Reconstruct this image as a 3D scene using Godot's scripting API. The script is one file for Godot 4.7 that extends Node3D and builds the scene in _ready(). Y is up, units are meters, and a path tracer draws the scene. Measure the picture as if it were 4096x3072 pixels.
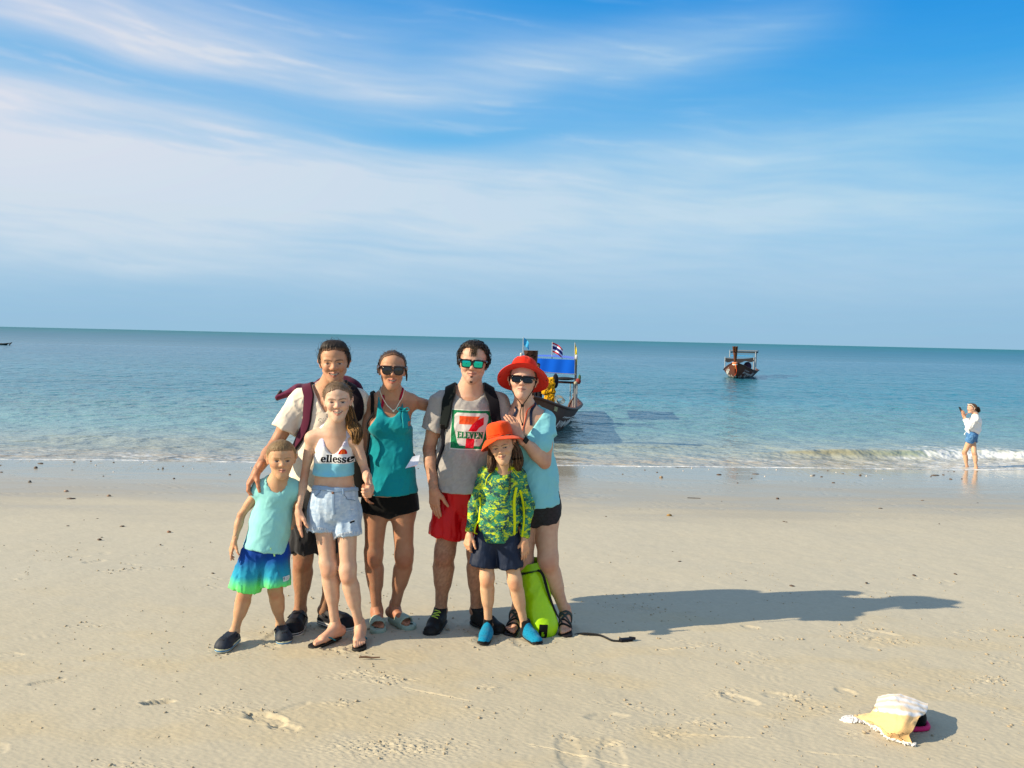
extends Node3D
# A family stands on a wide damp beach in low sun; longtail boats lie off the shore behind them.
# World: y up, x to the right along the shore, z towards the photographer; the group stands near the origin.

const EYE := Vector3(0.0, 1.825, 4.70)
const SEA := -0.98
const EXPOSURE := 1.65

const FEET := [Vector2(-1.58, 0.36), Vector2(-1.36, 0.22), Vector2(-1.31, -0.02), Vector2(-1.16, -0.04), Vector2(-0.83, -0.05), Vector2(-0.72, -0.09), Vector2(-1.01, 0.29), Vector2(-0.87, 0.29), Vector2(-0.42, -0.07), Vector2(-0.20, -0.07), Vector2(0.06, -0.05), Vector2(0.37, -0.05), Vector2(-0.11, 0.15), Vector2(0.11, 0.15)]


func _ready() -> void:
	var cam := Camera3D.new()
	cam.name = "camera"
	cam.fov = 53.05
	cam.near = 0.05
	cam.far = 9000.0
	add_child(cam)
	cam.position = EYE
	cam.basis = Basis(Vector3.RIGHT, deg_to_rad(-3.42)) * Basis(Vector3.BACK, deg_to_rad(1.30))
	cam.current = true

	var env := Environment.new()
	env.background_mode = Environment.BG_SKY
	var sky := Sky.new()
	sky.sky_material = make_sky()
	env.sky = sky
	env.tonemap_mode = Environment.TONE_MAPPER_LINEAR
	env.tonemap_exposure = EXPOSURE
	env.sdfgi_enabled = true
	env.ssao_enabled = true
	env.ssil_enabled = true
	var we := WorldEnvironment.new()
	we.name = "world_environment"
	we.environment = env
	add_child(we)

	var sun := DirectionalLight3D.new()
	sun.name = "sun"
	sun.light_energy = 1.45
	sun.light_color = Color(1.0, 0.93, 0.81)
	sun.light_angular_distance = 0.5
	sun.shadow_enabled = true
	add_child(sun)
	var el := deg_to_rad(27.6)
	var az := deg_to_rad(15.0)
	sun.look_at_from_position(Vector3.ZERO, Vector3(cos(az) * cos(el), -sin(el), -sin(az) * cos(el)))

	make_materials()
	make_sand()
	make_sea()
	make_boats()
	make_people()
	make_things()
	make_debris()
	build_waiting()


# ---------------------------------------------------------------- sky
var sky_n1 := noise(1.0, 11, 4)
var sky_n2 := noise(1.0, 23, 4)
var sky_n3 := noise(1.0, 31, 2)
var sky_stops := [
	[0.0, lin(150, 191, 219)], [4.0, lin(146, 192, 224)], [8.0, lin(132, 193, 232)], [13.0, lin(104, 184, 235)], [18.0, lin(66, 166, 231)],
	[23.0, lin(34, 148, 225)], [35.0, lin(22, 124, 206)], [60.0, lin(20, 104, 182)], [91.0, lin(20, 98, 172)],
]


func band(x: float, c: float, below: float, above: float) -> float:
	var d := (x - c) / (above if x > c else below)
	return exp(-d * d)


func air(az: float, el: float) -> Color:
	var c: Color = sky_stops[0][1]
	for k in sky_stops.size() - 1:
		if el >= sky_stops[k][0]:
			c = (sky_stops[k][1] as Color).lerp(sky_stops[k + 1][1], clampf((el - sky_stops[k][0]) / (sky_stops[k + 1][0] - sky_stops[k][0]), 0, 1))
	if el < 0.0:
		return c
	# cirrus: thin combed sheets, soft above and sharper along their lower edge
	var wx := az + 1.8 * sky_n3.get_noise_2d(az * 0.03, el * 0.06)
	var wy := el + 0.55 * sky_n3.get_noise_2d(az * 0.05 + 40.0, el * 0.12)
	var tilt := wy + 0.075 * wx
	var s := 0.5 + 0.85 * sky_n1.get_noise_2d(wx * 0.035, tilt * 0.42)
	var fine := 0.5 + 0.8 * sky_n2.get_noise_2d(wx * 0.16 + 7.0, tilt * 1.5)
	var soft := 0.5 + 0.8 * sky_n3.get_noise_2d(az * 0.05 + 15.0, el * 0.15 + 4.0)
	var here := smoothstep(58.0, 38.0, absf(az))
	var sheet := 0.0
	var edge := 15.6 - 0.065 * (az + 18.0) if az < -9.0 else 15.0 + 0.055 * (az + 9.0)
	sheet += 0.66 * band(wy, edge + 1.6, 0.9, 5.2) * smoothstep(7.0, -12.0, az) * (0.72 + 0.35 * smoothstep(-12.0, -30.0, az))
	sheet += 0.52 * band(wy, 18.9 + 0.11 * az, 1.9, 2.0) * smoothstep(-9.0, 2.0, az) * smoothstep(27.0, 12.0, az)
	sheet += (1.15 - 0.009 * (az + 33.0)) * band(wy, 9.5, 2.6, 3.0)
	sheet += 0.30 * band(el, 11.0, 8.0, 7.0) * (1.0 - 0.012 * az)
	sheet += 0.36 * band(el, 5.2, 2.2, 1.8) * (1.0 - 0.008 * az)
	sheet += 0.40 * band(wy, 13.4 - 0.02 * az, 0.8, 1.1) * smoothstep(-10.0, -26.0, az)
	sheet += 0.34 * band(wy, 13.2 + 0.05 * (az - 20.0), 1.2, 1.6) * smoothstep(0.0, 14.0, az)
	sheet -= 0.30 * band(wy, 13.9 + 0.03 * (az + 8.0), 0.9, 0.9) * band(az, -7.0, 9.0, 9.0)
	sheet -= 0.22 * band(wy, 6.35 - 0.03 * (az + 8.0), 0.25, 0.3) * band(az, -7.0, 6.0, 8.0)
	var fill_cloud := 0.48 + 0.36 * smoothstep(0.15, 0.80, 0.5 + 0.7 * sky_n3.get_noise_2d(az * 0.022 + 90.0, el * 0.13)) * exp(-maxf(el - 25.0, 0.0) / 90.0) + 0.25 * band(el, 6.0, 5.0, 5.0)  # unseen cloud beyond the view, thickened and paled to lift the shadow fill
	sheet = lerpf(fill_cloud, maxf(sheet, 0.0), here * smoothstep(36.0, 27.0, el))
	var d := sheet * (0.58 + 0.24 * s + 0.26 * soft) * (0.86 + 0.24 * fine)
	d += 0.14 * smoothstep(0.50, 0.95, s) * smoothstep(0.35, 0.8, fine) * smoothstep(7.0, 14.0, el) * smoothstep(30.0, 0.0, az)
	# a small heap low on the left
	var top := 4.35 + 0.35 * sky_n1.get_noise_2d(az * 0.3, 3.0)
	d = maxf(d, d + 0.22 * smoothstep(top + 0.12, top - 0.12, el) * smoothstep(top - 1.6, top - 0.2, el) * band(az, -26.5, 3.2, 3.2))
	d = clampf(d, 0.0, 0.86)
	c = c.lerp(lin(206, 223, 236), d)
	var deep := clampf(az / 33.0, -1.0, 1.0) * smoothstep(2.0, 16.0, el) * here
	c.r *= 1.0 - 0.34 * deep
	c.g *= 1.0 - 0.08 * deep
	return c


func sky_image(w: int, h: int, x0: int, y0: int, cols: int, rows: int) -> Image:
	var bytes := PackedByteArray()
	bytes.resize(cols * rows * 4)
	var at := 0
	for j in rows:
		var el := 90.0 - (y0 + j + 0.5) / h * 180.0
		for i in cols:
			var c := air(wrapf((x0 + i + 0.5) / w * 360.0, -180.0, 180.0), el)
			c = Color(c.r / EXPOSURE, c.g / EXPOSURE, c.b / EXPOSURE).linear_to_srgb()
			bytes[at] = int(clampf(c.r, 0, 1) * 255.0 + 0.5)
			bytes[at + 1] = int(clampf(c.g, 0, 1) * 255.0 + 0.5)
			bytes[at + 2] = int(clampf(c.b, 0, 1) * 255.0 + 0.5)
			bytes[at + 3] = 255
			at += 4
	return Image.create_from_data(cols, rows, false, Image.FORMAT_RGBA8, bytes)


func sky_strip(got: Array, k: int, y0: int, rows: int) -> void:
	got[k] = sky_image(4096, 2048, 3584, y0, 1024, rows)


func make_sky() -> PanoramaSkyMaterial:
	var whole := sky_image(512, 256, 0, 0, 512, 256)
	whole.resize(4096, 2048, Image.INTERPOLATE_CUBIC)
	var got := []
	got.resize(8)
	var ids := []
	for k in 8:
		ids.append(WorkerThreadPool.add_task(sky_strip.bind(got, k, 704 + k * 40, 40), true))
	for id in ids:
		WorkerThreadPool.wait_for_task_completion(id)
	for k in 8:     # the panorama begins and ends straight out to sea
		whole.blit_rect(got[k], Rect2i(0, 0, 512, 40), Vector2i(3584, 704 + k * 40))
		whole.blit_rect(got[k], Rect2i(512, 0, 512, 40), Vector2i(0, 704 + k * 40))
	var m := PanoramaSkyMaterial.new()
	m.panorama = ImageTexture.create_from_image(whole)
	return m


# ---------------------------------------------------------------- beach and water
var g1 := noise(0.35, 3, 3)
var g2 := noise(4.0, 5, 3)
var g3 := noise(34.0, 8, 2)
var g4 := noise(0.8, 15, 3)
var g5 := noise(1.0, 17, 3)
var stamps := {}      # marks in the sand by strips of 25 cm: [x, z, cos, sin, half length, half width, depth, kind]


func ground(x: float, z: float) -> float:
	return 0.08 * z + 0.006 * x


func shore(x: float) -> float:
	return -12.12 - 0.075 * x + 0.28 * g1.get_noise_2d(x * 0.5, 3.0) + 0.09 * g4.get_noise_2d(x * 1.6, 9.0)


func wetness(x: float, z: float) -> float:
	var e := -6.0 - 0.05 * x + 1.6 * g1.get_noise_2d(x * 0.35, z * 0.6) + 0.7 * g4.get_noise_2d(x * 0.5, z * 2.0)
	return smoothstep(e + 2.4, e - 1.8, z)


func stamp(x: float, z: float, turn: float, length: float, width: float, depth: float, kind: int) -> void:
	var s := [x, z, cos(turn), sin(turn), length * 0.5, width * 0.5, depth, kind]
	var r := maxf(length, width) * 0.75
	for k in range(int(floor((z - r) * 4.0)), int(floor((z + r) * 4.0)) + 1):
		if not stamps.has(k):
			stamps[k] = []
		stamps[k].append(s)


func sand_height(x: float, z: float) -> float:
	var dry := 1.0 - wetness(x, z)
	var y := ground(x, z) + 0.012 * g1.get_noise_2d(x, z) * (0.4 + 0.6 * dry) + 0.0022 * dry * g2.get_noise_2d(x, z)
	# worn, trodden patches and crumbs of sand
	var near := smoothstep(-2.6, 0.4, z + 0.5 * g4.get_noise_2d(x * 0.8, 2.0))
	var worn := near * smoothstep(0.05, 0.55, g4.get_noise_2d(x * 1.1 + 5.0, z * 2.2))
	y += 0.0012 * dry * g3.get_noise_2d(x, z) * (0.25 + near)
	var lump := g3.get_noise_2d(x * 0.9 + 11.0, z * 0.9)
	y += worn * (0.005 * maxf(lump - 0.25, 0.0) - 0.002 * maxf(-lump - 0.25, 0.0))
	# thin run-off grooves across the wet sand
	if dry < 0.9:
		var u := x * 0.55 + z * 1.9 + 0.8 * g4.get_noise_2d(x * 0.5, z)
		var q := absf(g5.get_noise_2d(u * 1.5, (x * 0.9 - z * 0.4) * 0.30))
		y -= 0.010 * (1.0 - dry) * smoothstep(0.045, 0.0, q) * smoothstep(0.0, 0.5, g4.get_noise_2d(x * 0.6 + 30.0, z * 0.9) + 0.25)
	for s in stamps.get(int(floor(z * 4.0)), []):
		var dx: float = x - s[0]
		var dz: float = z - s[1]
		var a: float = (dx * s[2] + dz * s[3]) / s[4]
		var b: float = (dz * s[2] - dx * s[3]) / s[5]
		var rr := a * a + b * b
		if rr > 3.0:
			continue
		var k: int = s[7]
		if k == 0:      # a print: pressed in, with a raised rim and broken crumbs
			var wob := 1.0 + 0.25 * g2.get_noise_2d(x * 3.0, z * 3.0)
			var r := sqrt(rr) * wob
			y -= s[6] * smoothstep(1.0, 0.72, r)
			y += s[6] * 0.35 * exp(-pow((r - 1.12) / 0.16, 2.0)) * (0.5 + g3.get_noise_2d(x * 0.8, z * 0.8))
			y += s[6] * 0.40 * g3.get_noise_2d(x * 1.2, z * 1.2) * smoothstep(1.0, 0.6, r)
		elif k == 1:    # a scuffed heap of crumbs
			var m := exp(-rr * 1.3)
			y += s[6] * m * (maxf(g3.get_noise_2d(x * 1.7 + 3.0, z * 1.9), -0.1) * 0.85)
		elif k == 2:    # tread marks
			var m2 := smoothstep(1.1, 0.7, sqrt(rr))
			y += m2 * s[6] * (0.5 * sin(a * s[4] * 420.0) - 0.5)
		else:           # a drag groove
			y -= s[6] * exp(-b * b * 3.0) * smoothstep(1.0, 0.8, absf(a))
			y += s[6] * 0.6 * exp(-pow((absf(b) - 1.25) / 0.4, 2.0)) * smoothstep(1.0, 0.8, absf(a)) * (0.6 + g3.get_noise_2d(x, z))
	return y


func sand_rows(d0: float, d1: float) -> Array:
	var rows := []
	var d := d0
	while d < d1:
		rows.append(d)
		d += clampf(0.85 * d * d / (1.75 * 770.0), 0.004, 0.14)
	rows.append(d1)
	return rows


func sand_band(rows: Array, r0: int, r1: int) -> MD:
	var md := MD.new()
	var cols := 700
	var wide := 0.90
	var h := PackedFloat32Array()
	var nr := r1 - r0 + 1
	var lo := maxi(r0 - 1, 0)
	var hi := mini(r1 + 1, rows.size() - 1)
	h.resize((hi - lo + 1) * cols)
	for r in range(lo, hi + 1):
		var d: float = rows[r]
		for c in cols:
			h[(r - lo) * cols + c] = sand_height((2.0 * c / (cols - 1) - 1.0) * wide * (d + 0.6), EYE.z - d)
	for r in range(r0, r1 + 1):
		var d: float = rows[r]
		var z := EYE.z - d
		for c in cols:
			var x := (2.0 * c / (cols - 1) - 1.0) * wide * (d + 0.6)
			var ra := maxi(r - 1, lo)
			var rb := mini(r + 1, hi)
			var ca := maxi(c - 1, 0)
			var cb := mini(c + 1, cols - 1)
			var gx := (h[(r - lo) * cols + cb] - h[(r - lo) * cols + ca]) / ((cb - ca) * 2.0 / (cols - 1) * wide * (d + 0.6))
			var gz: float = (h[(ra - lo) * cols + c] - h[(rb - lo) * cols + c]) / (rows[rb] - rows[ra])
			md.vert(Vector3(x, h[(r - lo) * cols + c], z), Vector3(-gx, 1.0, -gz).normalized(), sand_color(x, z), Vector2(x / 60.0 + 0.5, (z + 20.0) / 30.0))
	for r in nr - 1:
		for c in cols - 1:
			var a := r * cols + c
			md.i.append_array([a, a + cols, a + 1, a + 1, a + cols, a + cols + 1])
	# the winding above is turned where needed
	if md.i.size() > 2:
		var f := (md.v[md.i[1]] - md.v[md.i[0]]).cross(md.v[md.i[2]] - md.v[md.i[0]])
		if f.y > 0.0:
			md.i.reverse()
	return md


func sand_color(x: float, z: float) -> Color:
	var w := wetness(x, z)
	var t := 0.5 + 0.5 * g4.get_noise_2d(x * 0.7, z * 1.5)
	var c := Color(0.455, 0.412, 0.308).lerp(Color(0.435, 0.402, 0.312), t)
	# warmer, drier sand where it has been trodden
	var near := smoothstep(-1.2, 0.6, z + 0.5 * g4.get_noise_2d(x * 0.8, 2.0))
	c = c.lerp(Color(0.470, 0.398, 0.258), near * (0.30 + 0.5 * smoothstep(0.0, 0.5, g4.get_noise_2d(x * 1.1 + 5.0, z * 2.2))))
	var grain := g3.get_noise_2d(x * 2.3, z * 2.3)
	c *= 1.0 + 0.08 * grain + 0.03 * g2.get_noise_2d(x * 2.0, z * 2.0)
	c = c.lerp(Color(0.33, 0.295, 0.225), w * 0.85)
	c.a = 1.0
	return c


func plain_sand() -> MD:
	var md := MD.new()
	var pts := []
	var nx := 60
	var nz := 50
	for i in nx:
		for j in nz:
			var x := lerpf(-70.0, 70.0, i / (nx - 1.0))
			var z := lerpf(-40.0, 30.0, j / (nz - 1.0))
			pts.append(Vector3(x, ground(x, z) - 0.05, z))
	md.sheet(pts, nx, nz, func(p, _u, _v): return sand_color(p.x, p.z))
	for k in md.v.size():
		md.uv[k] = Vector2(md.v[k].x / 60.0 + 0.5, (md.v[k].z + 20.0) / 30.0)
	return md


func make_sand() -> void:
	var rng := RandomNumberGenerator.new()
	rng.seed = 77
	make_stamps(rng)
	var img := Image.create(512, 512, false, Image.FORMAT_L8)
	for j in 512:
		for i in 512:
			var x := (i / 512.0 - 0.5) * 60.0
			var z := j / 512.0 * 30.0 - 20.0
			var w := wetness(x, z)
			# the film of water thins out over several metres up the beach
			var film := clampf((-5.2 - 0.05 * x - z) / 5.2 + 0.34 * g4.get_noise_2d(x * 0.5, z * 2.0) + 0.20 * g1.get_noise_2d(x * 0.7, z * 1.4), 0.0, 1.0)
			var v := lerpf(0.93, 0.55, w)
			v = lerpf(v, 0.14, pow(film, 0.8))
			img.set_pixel(i, j, Color(v, v, v))
	var m := vmat(1.0, 0.5)
	m.roughness_texture = ImageTexture.create_from_image(img)
	m.roughness_texture_channel = BaseMaterial3D.TEXTURE_CHANNEL_RED
	m.texture_repeat = false
	var rows := sand_rows(2.35, 20.5)
	var makers := []
	var r := 0
	while r < rows.size() - 1:
		var e := mini(r + 40, rows.size() - 1)
		makers.append(sand_band.bind(rows, r, e))
		r = e
	single("sand", "wide pale beach, dry and trodden in front, wet and shiny towards the sea", "", Vector3.ZERO, m, makers, "", "structure")
	single("beach_ground", "flat sand beyond the sides of the picture", "", Vector3.ZERO, m, [plain_sand], "", "structure")


func make_stamps(rng: RandomNumberGenerator) -> void:
	# the two deep prints at the lower edge of the picture, the two left and right of them, and the scattered rest
	stamp(0.27, 1.66, 1.50, 0.40, 0.12, 0.004, 0)
	stamp(0.44, 1.68, 1.62, 0.36, 0.12, 0.004, 0)
	stamp(0.27, 1.50, 0.0, 0.16, 0.08, 0.016, 1)
	stamp(0.45, 1.54, 0.0, 0.15, 0.10, 0.016, 1)
	stamp(-1.06, 1.36, 0.45, 0.26, 0.10, 0.014, 0)
	stamp(-0.96, 1.44, 0.40, 0.16, 0.08, 0.010, 0)
	stamp(-1.62, 1.20, -0.25, 0.16, 0.05, 0.022, 0)
	stamp(-0.78, 1.17, 0.2, 0.14, 0.12, 0.020, 1)
	stamp(-0.62, 0.85, 0.1, 0.34, 0.16, 0.022, 1)
	stamp(-0.80, 0.78, -0.4, 0.30, 0.12, 0.018, 1)
	stamp(-0.08, 0.94, 0.3, 0.14, 0.12, 0.018, 1)
	stamp(-0.45, 1.62, 0.0, 0.70, 0.26, 0.020, 1)
	stamp(0.92, 1.32, 0.2, 0.20, 0.12, 0.020, 1)
	stamp(0.72, 1.44, -0.2, 0.18, 0.12, 0.016, 1)
	stamp(0.62, 1.15, 0.3, 0.45, 0.12, 0.012, 1)
	for k in 110:
		var z := rng.randf_range(-2.2, 2.0)
		var x := rng.randf_range(-1.0, 1.0) * (5.2 - z) * 0.72
		var kind: int = [0, 0, 1, 1, 1, 2, 3][rng.randi() % 7]
		if kind == 0:
			stamp(x, z, rng.randf_range(-0.9, 0.9), rng.randf_range(0.10, 0.26), rng.randf_range(0.06, 0.10), rng.randf_range(0.003, 0.008), 0)
		elif kind == 1:
			stamp(x, z, rng.randf_range(-0.4, 0.4), rng.randf_range(0.15, 0.5), rng.randf_range(0.06, 0.2), rng.randf_range(0.006, 0.015), 1)
		elif kind == 2:
			stamp(x, z, rng.randf_range(-0.5, 0.5), rng.randf_range(0.14, 0.26), rng.randf_range(0.07, 0.10), rng.randf_range(0.0015, 0.003), 2)
		else:
			stamp(x, z, rng.randf_range(-0.5, 0.5), rng.randf_range(0.15, 0.5), rng.randf_range(0.008, 0.02), rng.randf_range(0.004, 0.010), 3)
	# pressed and trampled sand round the feet of the group
	for q in FEET:
		stamp(q.x, q.y, 1.5, 0.34, 0.17, 0.007, 0)
		stamp(q.x + rng.randf_range(-0.1, 0.1), q.y + rng.randf_range(0.0, 0.12), rng.randf_range(-0.5, 0.5), 0.3, 0.16, 0.009, 1)
	for k in 34:
		stamp(rng.randf_range(1.0, 3.2), rng.randf_range(-0.4, 1.5), rng.randf_range(-0.6, 0.6), rng.randf_range(0.10, 0.4), rng.randf_range(0.06, 0.2), rng.randf_range(0.006, 0.014), 1)


# the sea: ripples, a low swell near the shore and a small breaking wave on the right
var w1 := noise(0.22, 41, 2)
var w2 := noise(1.0, 42, 3)
var w3 := noise(3.6, 43, 2)
var w4 := noise(2.2, 44, 3)


func breaker(x: float, z: float) -> Vector2:
	# (height of the crest here, 0..1 how far this point lies down its front)
	var line := -14.75 - 0.055 * (x - 8.0) + 0.18 * w1.get_noise_2d(x * 1.4, 5.0)
	var amp := 0.19 * smoothstep(5.2, 8.6, x) * smoothstep(34.0, 22.0, x)
	var d := z - line
	if d > 0.0:
		return Vector2(amp * exp(-pow(d / 0.24, 2.0)), clampf(d / 0.45, 0.0, 1.0))
	return Vector2(amp * exp(-pow(d / 1.1, 2.0)), 0.0)


func sea_height(x: float, z: float, far: float) -> float:
	var t := shore(x) - z
	var br := breaker(x, z).x
	var grow := smoothstep(0.3, 16.0, t) * (1.0 - 0.85 * smoothstep(0.01, 0.08, br))
	var y := SEA
	y += grow * 0.060 * w1.get_noise_2d(x * 0.5, z * 1.3)
	y += (0.10 + 0.9 * grow) * 0.036 * w2.get_noise_2d(x * 0.8 + 0.3 * z, z * 1.15) * far
	y += (0.15 + 0.85 * grow) * 0.0085 * w3.get_noise_2d(x * 0.75 + 0.2 * z, z) * far
	# the low swell that stands up before the beach
	var s1 := t - 3.4 - 0.6 * w1.get_noise_2d(x * 0.8, 20.0)
	y += 0.060 * exp(-s1 * s1 / (0.30 if s1 < 0.0 else 1.2)) * smoothstep(-0.5, 0.4, w1.get_noise_2d(x * 0.7 + 8.0, 50.0) + 0.15)
	y += br
	y = maxf(y, ground(x, z) + 0.006 + 0.004 * smoothstep(0.12, 0.0, absf(t - 0.08)))
	return y


func sea_color(x: float, z: float) -> Color:
	var t := shore(x) - z
	var c := Color(0.36, 0.325, 0.255)
	c = c.lerp(Color(0.27, 0.31, 0.27), smoothstep(0.5, 2.5, t))
	c = c.lerp(Color(0.14, 0.285, 0.295), smoothstep(2.0, 8.0, t))
	c = c.lerp(Color(0.030, 0.175, 0.235), smoothstep(6.0, 24.0, t))
	c = c.lerp(Color(0.008, 0.115, 0.185), smoothstep(20.0, 90.0, t))
	c = c.lerp(Color(0.014, 0.140, 0.175), smoothstep(150.0, 900.0, t))
	c *= 1.0 + 0.16 * w1.get_noise_2d(x * 0.12, z * 0.5)
	# the sand stirred up in the standing front of the breaking wave
	var b := breaker(x, z)
	c = c.lerp(Color(0.26, 0.25, 0.16), smoothstep(0.02, 0.12, b.x) * smoothstep(0.0, 0.25, b.y) * smoothstep(11.0, 8.0, x))
	c = c.lerp(Color(0.20, 0.27, 0.20), smoothstep(0.02, 0.12, b.x) * smoothstep(0.0, 0.3, b.y) * smoothstep(8.0, 11.0, x))
	# foam: the lip of the swash, the lace behind it and the broken crest
	var n := w4.get_noise_2d(x * 2.2, z * 3.0)
	var foam := smoothstep(0.10, 0.03, t + 0.05 * n) * smoothstep(-0.35, 0.15, w1.get_noise_2d(x * 2.2, 1.0) + 0.15)
	var wx := x + 0.5 * w2.get_noise_2d(x, z)
	var wz := z + 0.4 * w2.get_noise_2d(x + 9.0, z)
	var lace := smoothstep(0.085, 0.0, absf(w4.get_noise_2d(wx * 0.45, wz * 1.3))) * smoothstep(1.9, 0.6, t) * smoothstep(-0.1, 0.35, w1.get_noise_2d(x * 0.9 + 3.0, z * 2.0) + 0.05 + 0.25 * smoothstep(0.0, -6.0, x))
	foam = maxf(foam, lace * 0.75)
	var crest := smoothstep(10.0, 11.2, x + 0.6 * n) * smoothstep(13.9, 13.2, x) + 0.8 * smoothstep(9.2, 9.8, x) * smoothstep(10.6, 10.0, x) * smoothstep(0.5, 0.75, b.y)
	crest = maxf(crest, smoothstep(18.0, 19.0, x) * smoothstep(24.0, 23.0, x))
	foam = maxf(foam, crest * smoothstep(0.03, 0.10, b.x + 0.05 * n + 0.05 * b.y) * smoothstep(-0.25, 0.2, b.y - 0.15 + 0.6 * n))
	c = c.lerp(Color(0.80, 0.82, 0.82), clampf(foam, 0.0, 1.0) * 0.92)
	c.a = 1.0
	return c


func sea_rows() -> Array:
	var rows := [0.0, 0.03, 0.06, 0.09, 0.13, 0.18]
	var d := 0.23
	while d < 7000.0:
		rows.append(d)
		var dist := d + 16.5
		d += clampf(0.5 * dist * dist / (2.8 * 770.0), 0.045, 400.0)
	rows.append(7000.0)
	return rows


func sea_band(rows: Array, r0: int, r1: int) -> MD:
	var md := MD.new()
	var cols := 460
	var h := []
	var lo := maxi(r0 - 1, 0)
	var hi := mini(r1 + 1, rows.size() - 1)
	for r in range(lo, hi + 1):
		var t: float = rows[r]
		var far := smoothstep(160.0, 50.0, t)
		for c in cols:
			var x := (2.0 * c / (cols - 1) - 1.0) * (0.95 * (t + 17.5) + 2.0)
			var z := shore(x) - t if t < 60.0 else -12.12 - t
			if t >= 20.0 and t < 60.0:
				z = lerpf(shore(x), -12.12, smoothstep(20.0, 60.0, t)) - t
			var y := sea_height(x, z, far) if t < 200.0 else SEA
			if t < 0.001:
				y = ground(x, z) + 0.001
			# broken foam stands up in lumps
			if t < 6.0 and x > 9.0:
				var b := breaker(x, z)
				if b.x > 0.03:
					y += smoothstep(10.2, 11.0, x) * smoothstep(14.0, 13.3, x) * (0.05 * w4.get_noise_2d(x * 3.0, z * 4.0) + 0.03 * w4.get_noise_2d(x * 8.0, z * 9.0)) * smoothstep(0.0, 0.3, b.y + 0.15)
			h.append(Vector3(x, y, z))
	for r in range(r0, r1 + 1):
		for c in cols:
			var p: Vector3 = h[(r - lo) * cols + c]
			var du: Vector3 = h[(r - lo) * cols + mini(c + 1, cols - 1)] - h[(r - lo) * cols + maxi(c - 1, 0)]
			var dv: Vector3 = h[(maxi(r - 1, lo) - lo) * cols + c] - h[(mini(r + 1, hi) - lo) * cols + c]
			var nn := dv.cross(du).normalized()
			if nn.y < 0.0:
				nn = -nn
			md.vert(p, nn, sea_color(p.x, p.z), Vector2(p.x * 0.8, p.z) / 23.0 if rows[r1] <= 124.0 else Vector2(clampf(log(maxf(rows[r], 110.0) / 110.0) / log(63.0), 0.002, 0.998), 0.5))
	for r in r1 - r0:
		for c in cols - 1:
			var a := r * cols + c
			md.i.append_array([a, a + 1, a + cols, a + 1, a + cols + 1, a + cols])
	var f := (md.v[md.i[1]] - md.v[md.i[0]]).cross(md.v[md.i[2]] - md.v[md.i[0]])
	if f.y > 0.0:
		md.i.reverse()
	return md


func make_sea() -> void:
	var m := vmat(0.14, 0.32)
	var nt := NoiseTexture2D.new()
	nt.width = 2048
	nt.height = 2048
	nt.seamless = true
	nt.as_normal_map = true
	nt.bump_strength = 10.0
	nt.noise = noise(0.010, 61, 5)
	m.normal_enabled = true
	m.normal_texture = nt
	m.normal_scale = 1.3
	# far out the waves are finer than the eye resolves: the surface turns from ruffled to matt
	var far_m := vmat(1.0, 0.26)
	var ramp := Image.create(256, 1, false, Image.FORMAT_L8)
	for k in 256:
		var v := lerpf(0.20, 0.50, pow(k / 255.0, 0.6))
		ramp.set_pixel(k, 0, Color(v, v, v))
	far_m.roughness_texture = ImageTexture.create_from_image(ramp)
	far_m.roughness_texture_channel = BaseMaterial3D.TEXTURE_CHANNEL_RED
	far_m.texture_repeat = false
	var rows := sea_rows()
	var makers := []
	var far_makers := []
	var r := 0
	while r < rows.size() - 1:
		var e := mini(r + 30, rows.size() - 1)
		while e < rows.size() - 1 and rows[r] < 115.0 and rows[e] > 122.0 and e > r + 1:
			e -= 1
		if rows[e] <= 124.0:
			makers.append(sea_band.bind(rows, r, e))
		else:
			far_makers.append(sea_band.bind(rows, r, e))
		r = e
	single("open_sea", "deeper blue green sea far out, up to the horizon", "", Vector3.ZERO, far_m, far_makers, "", "structure")
	single("sea", "calm rippled blue green sea reaching to the horizon", "", Vector3.ZERO, m, makers, "", "structure")

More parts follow.
